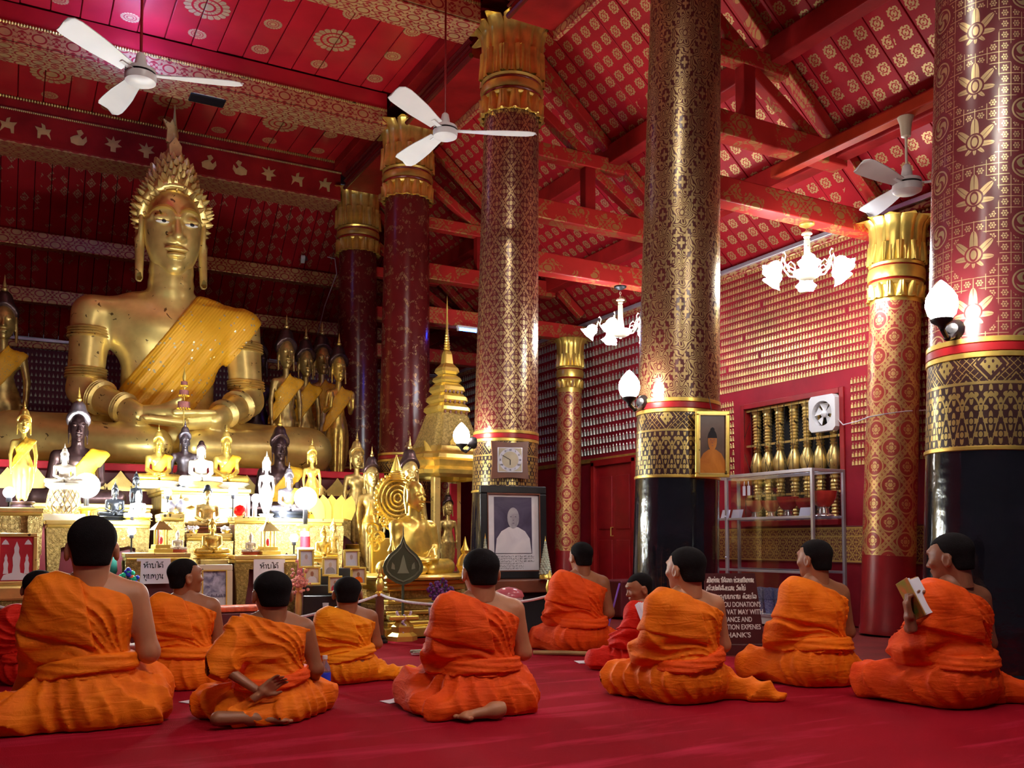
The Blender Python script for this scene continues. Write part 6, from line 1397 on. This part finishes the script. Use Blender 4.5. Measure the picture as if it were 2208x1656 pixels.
for px, pt, pb, hw, lb in ((1176, 1163, 1248, 12, 'tall pale scaled offering cone beside the portrait'), (1046, 1157, 1248, 9, 'narrow pale offering cone against the portrait edge')):
    q = at(px, pb, 8.72); o = empty('offering_cone', q, 0, lb, 'offering'); kk = S(1, 8.72); H = (pb-pt)*kk; gb2 = B()
    B().lathe([(hw*1.1*kk, 0), (hw*1.1*kk, .03), (hw*.8*kk, .05), (0, .05)], 14).obj('gold_foot', M['gold_b'], o, True); b = B().lathe([(hw*kk, .05), (.006, H*.97)], 14)
    for r in range(14):
        for i in range(9): t = r/14; R = hw*kk*(1-t*.95); a = TAU*(i+.5*(r % 2))/9; b.ico((R*math.cos(a), R*math.sin(a), .05+(H-.06)*t), (.012*(1-.6*t), .012*(1-.6*t), .014), 1)
    q2 = b.obj('scales', M['conew'], o); q2['kind'] = 'stuff'; B().lathe([(.008, H*.95), (.004, H), (.001, H+.03)], 8).obj('tip', M['gold_b'], o)
p = at(1097, 1300, 7.6); p.z = 0; o = empty('alms_bowl', p, 0, 'red and white lidded offering bowl on a dark stool behind the vermilion robe', 'bowl'); k = S(1, 7.6); z = lambda py: (1168-py)*k+EYE
B().lathe([(0, 0), (.14, 0), (.12, .1), (.12, z(1302)), (0, z(1302))], 18).obj('stool', M['wood'], o, True); B().lathe([(22*k, z(1302)), (30*k, z(1294)), (31*k, z(1284)), (0, z(1284))], 24).obj('bowl', M['paper'], o, True)
B().lathe([(33*k, z(1286)), (33*k, z(1283)), (28*k, z(1273)), (14*k, z(1267)), (0, z(1265))], 24).obj('lid', mk('pinkish_red_lid', (.55, .12, .16), .2), o, True)
# ------------------------------------------------------------------ clock, framed buddha, sign board
def oncol(c, px, py, d0):
    p = colpt(c, px, py, d0); ax = c.matrix_world.to_quaternion()@Vector((0, 0, 1)); cc = c.location+ax*p.z; n = Vector((p.x-cc.x, p.y-cc.y, 0)).normalized(); return p, n
p, n = oncol(C3, 1098, 993, 9.8); k = S(1, 9.45); o = empty('wall_clock', p+n*.03, math.atan2(n.y, n.x)+PI/2, 'square wooden wall clock with Roman dial on the gilt column', 'clock')
cs = 82*k
P = []
for i in range(4):
    for t in (-1, -.6, -.2, .2, .6, 1):
        if t == 1: continue
        q = .5*cs*(1-.10*(1-abs(t))); P.append([(t*cs/2, -q), (q, t*cs/2), (-t*cs/2, q), (-q, -t*cs/2)][i])
B().prism(P, .07, Matrix.Translation((0, .03, 0))).obj('case', M['wood'], o); B().box((0, -.045, 0), (54*k, .012, 54*k), bev=.004).obj('bezel', M['alu'], o)
B().box((0, -.052, 0), (50*k, .004, 50*k)).obj('dial', mk('grey_gold_dial', (.42, .36, .26), .4, .2), o)
B().lathe([(18*k, 0), (25*k, 0)], 32, (0, -.0545, 0), Matrix.Rotation(PI/2, 3, 'X')).obj('chapter_ring', mk('pearl_ring', (.62, .62, .74), .3), o)
for i, t in enumerate(('XII', 'I', 'II', 'III', 'IIII', 'V', 'VI', 'VII', 'VIII', 'IX', 'X', 'XI')):
    a = PI/2-TAU*i/12; me = text_mesh('numeral', t, 6*k, M['ink'], 1.6*k*len(t)); q = inst('numeral', me, o, (21.5*k*math.cos(a)-.8*k*len(t), -.0556, 21.5*k*math.sin(a)-2.2*k))
for a, L_, w_, nm in ((-90, 11, 1.6, 'hour_hand'), (150, 19, 1.1, 'minute_hand')):
    a = math.radians(a); B().tube([(0, -.058, 0), (L_*k*math.cos(a), -.058, L_*k*math.sin(a))], w_*k*.6, 5).obj(nm, M['ink'], o)
p, n = oncol(CA, 1536, 960, 7.66); k = S(1, 7.35); a_ = math.atan2(n.y, n.x)+PI/2; p = at(1535, 958, 7.26)
w, h = 74*k, 142*k; o = frame_obj('buddha_picture', p+Vector((0, 0, -h/2)), w, h, 8*k, M['gold_b'], 'gold framed upright picture of a seated buddha on the brown column', rz=-.42, tilt=-.05, mat2=M['gold_old'])
B().box((0, .005, h/2), (w*.86, .004, h*.92)).obj('canvas', mk('brown_picture_ground', (.13, .07, .05), .3, var=.4, nscale=6), o); bust(o, h*.05, w*.88, h*.74, M['ph_amber'], M['ph_amber'], .001, M['ink'])
B().prism([(-.06*w, h*.70), (.06*w, h*.70), (.055*w, h*.735), (0, h*.755), (-.055*w, h*.735)], .002, Matrix.Translation((0, -.002, 0))).obj('print_topknot', M['ink'], o)
b = B(); b.tube([(0, .02, h), (0, .1, h+.12)], .003, 5); b.obj('hanging_wire', M['iron'], o)
# donation board, leaning
p = onz(1588, 1408); k = S(1, dep(p)); o = empty('donation_board', p, -.42, 'dark red donation board with painted white lettering', 'sign'); o.rotation_euler = (-.10, 0, -.42); sx = 1/math.cos(.42-.15)
M['signred'] = mk('sign_red_brown', (.075, .006, .008), .4, var=.2)
B().prism([(-66*k*sx, 8*k), (60*k*sx, 8*k), (45*k*sx, 170*k), (-62*k*sx, 170*k)], .02).obj('board', M['signred'], o); B().box((2*k, .0, 6*k), (132*k*sx, .10, 26*k), bev=.006).obj('foot', M['signred'], o); B().tube([(0, .01, 150*k), (0, .22, 8*k)], .012, 6).obj('prop', M['wood'], o)
for t, z0, x0, wd in (('ເຊີນທ່ານ ບໍລິຈາກ ຊ່ວຍເປັນທານ', 150, -58, 100), ('ເພື່ອປະຕິສັງຂອນ ວັດໃໝ່', 133, -60, 84), ('ສຸວັນນະພູມມາຣາມ ດ້ວຍໃຈ', 115, -60, 106)): lao_line(B(), t.replace('ໝ', 'ມ'), x0*k*sx, z0*k, 8.5*k, .0042, -.022, wd*k*sx).obj('lettering', M['inkw'], o)
for t, z0, x0, wd in (('PLEASE YOU DONATION\'S', 98, -64, 118), ('TO HELP VAT MAY WITH', 82, -64, 122), ('MAINTENANCE AND', 66, -64, 98), ('RESTORATION EXPENES', 50, -64, 116), ('THANK\'S', 33, -30, 60)):
    inst('lettering', text_mesh('lettering', t, 15*k, M['inkw'], wd*k*sx, .0008), o, (x0*k*sx, -.0215, z0*k))
# ------------------------------------------------------------------ glass cabinet with bowls
X0, X1, Y0, Y1, ZT = 6.8, 7.22, 6.46, 7.95, 1.56
o = empty('glass_cabinet', ((X0+X1)/2, (Y0+Y1)/2, 0), 0, 'aluminium framed glass display cabinet under the barred window', 'cabinet'); hx, hy = (X1-X0)/2, (Y1-Y0)/2
# clear pane: mostly see-through with a weak sheen
m, bs = begin('cabinet_glass'); NT.nodes.remove(bs); t_ = NT.nodes.new('ShaderNodeBsdfTransparent'); g_ = NT.nodes.new('ShaderNodeBsdfGlossy'); g_.inputs['Roughness'].default_value = .04; mx = NT.nodes.new('ShaderNodeMixShader'); mx.inputs[0].default_value = .10; t_.inputs[0].default_value = (.93, .94, .97, 1)
NT.links.new(t_.outputs[0], mx.inputs[1]); NT.links.new(g_.outputs[0], mx.inputs[2]); NT.links.new(mx.outputs[0], NT.nodes['Material Output'].inputs[0]); M['pane'] = m
for x in (-hx, hx):
    for y in (-hy, hy): B().box((x, y, ZT/2), (.03, .03, ZT), bev=.003).obj('corner_post', M['alu'], o)
    for z in (ZT-.015, .10): B().box((x, 0, z), (.03, 2*hy-.03, .035 if z > 1 else .03), bev=.003).obj('rail', M['alu'], o)
    for z in (1.09, .55): B().box((x, 0, z), (.02, 2*hy-.03, .026), bev=.003).obj('shelf_rail', M['alu'], o)
for y in (-hy, hy):
    for z in (ZT-.015, .10): B().box((0, y, z), (2*hx-.03, .03, .03), bev=.003).obj('rail', M['alu'], o)
B().box((-hx, .62-.15, ZT/2+.05), (.03, .035, ZT-.15), bev=.003).obj('door_stile', M['alu'], o)
for z in (1.09, .55): B().box((0, 0, z+.002), (2*hx-.03, 2*hy-.04, .008)).obj('glass_shelf', M['pane'], o)
B().box((0, 0, ZT-.006), (2*hx-.03, 2*hy-.03, .006)).obj('glass_top', M['pane'], o)
B().box((-hx, -.2, ZT/2+.05), (.004, 1.2, ZT-.16)).obj('pane', M['pane'], o); B().box((0, -hy, ZT/2+.05), (2*hx-.03, .004, ZT-.16)).obj('pane', M['pane'], o)
B().box((0, 0, .06), (2*hx, 2*hy, .10), bev=.004).obj('white_base', M['white'], o)
for z in (1.115, .68): B().ball((-hx-.02, .62-.15, z), .012, 8, 6).obj('lock_knob', M['alu'], o)
ca = o
M['ruby'] = mk('ruby_bowl', (.62, .06, .05), .12, var=.3, nscale=8, coat=.6); M['chrome'] = mk('silver_foot', (.75, .72, .72), .15, .9, var=.1)
for px, d_, hh, foot, lb in ((1565, 9.05, 17, 0, 'low red bowl at the shelf end by the brown column'), (1590, 8.95, 20, 0, 'low red bowl behind two white price cards'), (1629, 9.05, 38, 1, 'dull red footed bowl beside the hanging tag'), (1664, 9.0, 37, 1, 'glossy red bowl on a silver foot, smallest of the footed ones'), (1700, 8.95, 44, 1, 'glossy red bowl on a silver foot, middle of the shelf'), (1737, 9.0, 40, 1, 'pinkish red bowl half hidden by the corner post'), (1777, 8.85, 54, 1, 'largest red footed bowl at the cabinet corner')):
    q = onx(px, 1168, X0+.2+(d_-8.95)*.4); q.z = 1.098; k = S(1, dep(q)); o = empty('footed_bowl' if foot else 'low_bowl', q, 0, lb, 'bowl', 'red bowls in the glass cabinet'); H = hh*k
    if foot:
        B().lathe([(0, 0), (.42*H, 0), (.40*H, .04*H), (.22*H, .12*H), (.20*H, .30*H), (.26*H, .36*H)], 18).obj('foot', M['chrome'], o, True); B().lathe([(.2*H, .34*H), (.38*H, .50*H), (.50*H, .75*H), (.54*H, 1*H), (.50*H, 1*H), (.46*H, .78*H), (0, .55*H)], 20).obj('bowl', M['ruby'], o, True)
    else: B().lathe([(0, 0), (.8*H, 0), (.95*H, .3*H), (.85*H, .7*H), (.98*H, H), (.9*H, H), (.8*H, .7*H), (0, .2*H)], 18).obj('bowl', M['ruby'], o, True)
for px, w_, lb in ((1563, 20, 'white price card at the shelf end by the brown column'), (1588, 26, 'white price card before the second low bowl'), (1735, 26, 'white price card at the cabinet corner post')):
    q = onx(px, 1122, X0+.045); k = S(1, dep(q)); o = empty('price_card', (q.x, q.y, 1.098), -PI/2, lb, 'card', 'white cards in the cabinet'); B().box((0, .012, 10*k), (w_*k*1.25, .003, 19*k), rot=Matrix.Rotation(-.3, 3, 'X')).obj('card', M['paper'], o)
q = onx(1610, 1050, X0-.02); o = empty('hanging_tag', q, -PI/2, 'white tags hanging on the cabinet door', 'tag')
for s in (-1, 1): B().box((s*.035, 0, -.04), (.04, .004, .10)).obj('tag_card', M['paper'], o); B().tube([(s*.035, 0, .01), (s*.03, 0, .06)], .004, 5).obj('string', M['paper'], o)
o.location.x = X0-.024
for px, lb in ((1640, 'blue and white porcelain jar in the cabinet bottom, next to the donation board'), (1661, 'blue and white porcelain jar between its two twins in the cabinet bottom'), (1684, 'blue and white porcelain jar in the cabinet bottom, nearest the gilt lozenge column')):
    q = onx(px, 1312, X0+.15); o = empty('porcelain_jar', (q.x, q.y, .112), 0, lb, 'jar', 'porcelain jars in the cabinet', .86); B().lathe([(0, 0), (.055, 0), (.06, .03), (.072, .15), (.066, .16), (.076, .17), (.076, .27), (0, .27)], 18).obj('body', mk('blue_porcelain', (.04, .06, .22), .25, var=.7, nscale=60, dark=(.35, .38, .55)) if px == 1640 else bpy.data.materials['blue_porcelain'], o, True); B().lathe([(.078, .27), (.07, .30), (0, .31)], 18).obj('lid', bpy.data.materials['blue_porcelain'], o, True)
# ventilator in the window, its cable
a, c = onx(1752, 868, XW-.02), onx(1810, 925, XW-.02); yc, zc = (a.y+c.y)/2, (onx(1781, 892, XW-.02).z); o = empty('ventilator', (XW-.03, yc, zc), -PI/2, 'square white ventilator fan set in the window bars', 'ventilator'); hw = abs(a.y-c.y)/2; R = hw*.74
P = [(hw*x, hw*1.06*z_) for x, z_ in ((-1, -1), (1, -1), (1, 1), (-1, 1))]
n_ = 28; vs = []; 
for i in range(n_):
    t = TAU*i/n_; cx, cz = math.cos(t), math.sin(t); s_ = 1/max(abs(cx), abs(cz)); vs += [(R*cx, -.05, R*cz), (hw*cx*s_, -.05, hw*1.06*cz*s_), (hw*cx*s_, .03, hw*1.06*cz*s_), (R*cx, .03, R*cz)]
fs = []
for i in range(n_):
    j = (i+1) % n_
    for q in range(4): fs.append((4*i+q, 4*i+(q+1) % 4, 4*j+(q+1) % 4, 4*j+q))
B().geo(vs, fs).obj('housing', M['white'], o); B().lathe([(0, -.01), (R*.3, -.01), (R*.28, .02), (R*.1, .04), (0, .045)], 18, (0, -.005, 0), Matrix.Rotation(PI/2, 3, 'X')).obj('hub', M['white'], o, True)
for i in range(5):
    t = TAU*i/5; b = B().geo([(R*.25*math.cos(t), .005, R*.25*math.sin(t)), (R*.92*math.cos(t-.1), .012, R*.92*math.sin(t-.1)), (R*.92*math.cos(t+.75), -.02, R*.92*math.sin(t+.75)), (R*.25*math.cos(t+.7), -.01, R*.25*math.sin(t+.7))], [(0, 1, 2, 3)]); q = b.obj('blade', M['white'], o); md = q.modifiers.new('thick', 'SOLIDIFY'); md.thickness = .004
P = [onx(1808, 905, XW-.04), onx(1818, 916, XW-.04), onx(1850, 908, XW-.03), at(1874, 899, 8.32), at(1905, 893, 8.25), at(1950, 887, 8.3), at(1985, 885, 8.5), at(2010, 884, 8.5)]; o = empty('cable', P[0], 0, 'thin white cable running from the ventilator round the gilt wall column', 'cable'); B().tube([q-P[0] for q in P], .006, 6).obj('wire', M['rope'], o, True)
# security camera with cable on the dark column
p = ony(657, 556, 15.02); o = empty('security_camera', p, .5, 'small security camera hanging behind the golden shoulder, thin cable beside it', 'camera'); B().box((0, 0, 0), (.09, .07, .09), bev=.008).obj('junction_box', M['silver'], o); q = B().box((0, 0, 0), (.07, .14, .06), bev=.01).obj('camera_body', M['white'], o); q.location = (-.10, -.06, -.06); q.rotation_euler = (-.4, 0, -.7)
P = [p, ony(690, 550, 15.0), ony(722, 558, 14.9), ony(726, 590, 14.8), ony(700, 660, 14.9), ony(685, 720, 15.6)]; B().tube([Matrix.Rotation(-.5, 3, 'Z')@(q-p) for q in P], .008, 6).obj('cable', M['rope'], o, True)
# ------------------------------------------------------------------ things on the carpet
def sheet(px, py, w, l, rz, label, bend=.03, name='paper_sheet'):
    p = onz(px, py); o = empty(name, p, rz, label, 'paper'); vs, fs = [], []; n = 8
    for i in range(n+1):
        t = i/n-.5; z = .004+bend*(max(0, t)*2)**2
        vs += [(t*w, -l/2, z), (t*w, l/2, z*.6+.002)]
    for i in range(n): fs.append((2*i, 2*i+2, 2*i+3, 2*i+1))
    k_ = len(vs); vs += [(x, y, z-.002) for x, y, z in vs]; fs += [tuple(k_+q for q in f[::-1]) for f in fs]+[(0, 1, k_+1, k_), (2*n, k_+2*n, k_+2*n+1, 2*n+1)]
    B().geo(vs, fs).obj('sheet', M['paper'], o, True); return o
sheet(440, 1512, .20, .16, .5, 'white sheet of paper on the carpet beside the boy with his hand behind him', .05); sheet(1270, 1428, .18, .14, -.3, 'white sheet of paper on the carpet before the dark red robed boy', .04); sheet(850, 1513, .12, .10, .2, 'corner of white paper under the vermilion robe', .03)
p, q = onz(1150, 1412), onz(1300, 1416); o = empty('bamboo_stick', (p+q)/2, 0, 'thin bamboo stick lying on the carpet behind the kneeling person', 'stick'); v = (q-p)/2; b = B(); b.tube([-v+Vector((0, 0, .018)), Vector((0, 0, .022)), v+Vector((0, 0, .018))], .016, 8); b.obj('cane', mk('dry_bamboo', (.40, .26, .10), .6), o, True)
p = onz(918, 1412); o = empty('incense_bundle', p, -.2, 'bundle of pale incense sticks with white tips lying on the carpet', 'incense')
for i in range(14): y = random.uniform(-.035, .035); B().tube([(-.10+random.uniform(-.02, .01), y, .012+.012*(i % 3)), (.14, y*1.2, .014+.012*(i % 3))], .006, 5).obj('stick', M['conew'] if i % 3 else M['paper'], o)
p = onz(700, 1492); o = empty('water_bottle', p, 0, 'clear water bottle standing behind the boy with his hand behind him', 'bottle'); m_ = mk('clear_plastic', (.7, .75, .9), .08, var=0, trans=.85)
B().lathe([(0, 0), (.03, 0), (.033, .02), (.033, .12), (.03, .14), (.013, .17), (.013, .185), (0, .186)], 16).obj('bottle', m_, o, True); B().lathe([(.0315, .06), (.0345, .062), (.0345, .11), (.0315, .112)], 16).obj('label_band', BC[1], o, True); B().lathe([(.015, .185), (.015, .205), (0, .205)], 12).obj('cap', M['white'], o, True)
p = onz(1311, 1352); q = at(1336, 1258, dep(p)+.1); o = empty('purple_rod', p, 0, 'thin purple rod leaning against the red wall cloth', 'rod'); B().tube([(0, 0, 0), tuple(q-p)], .010, 8).obj('rod', mk('purple_foil', (.35, .15, .75), .3, .4), o, True)
o = empty('red_bench', (onz(1350, 1330).x, onz(1350, 1330).y, 0), .1, 'low red cloth covered bench behind the kneeling person', 'bench'); B().box((0, 0, .22), (.5, .4, .40), bev=.02).obj('cloth_cover', M['plat'], o)
# books
def book(parent_px, d, w, h, label, rz, tilt, cover):
    p = at(*parent_px, d); o = empty('book', p, rz, label, 'book'); o.rotation_euler = (tilt, 0, rz)
    for s in (-1, 1):
        c = B().box((s*w/2, 0, h/2), (w, .006, h), bev=.002).obj('cover', cover, o); c.rotation_euler = (0, 0, -s*.75)
        q = B().box((s*w/2*.98, -.010*1, h/2), (w*.94, .012, h*.95), bev=.002).obj('pages', M['paper'], o); q.rotation_euler = (0, 0, -s*.75)
    return o
M['cover'] = mk('printed_book_cover', (.55, .12, .05), .3, var=.8, nscale=14, dark=(.12, .35, .06))
# books in hands
bk = book((1972, 1338), 4.70, .13, .20, 'open picture book held up by the reader in vermilion', .40, -.45, M['cover'])
bk = book((1384, 1342), 5.98, .09, .12, 'small white book held by the boy in dark red', .5, -.4, M['paper'])
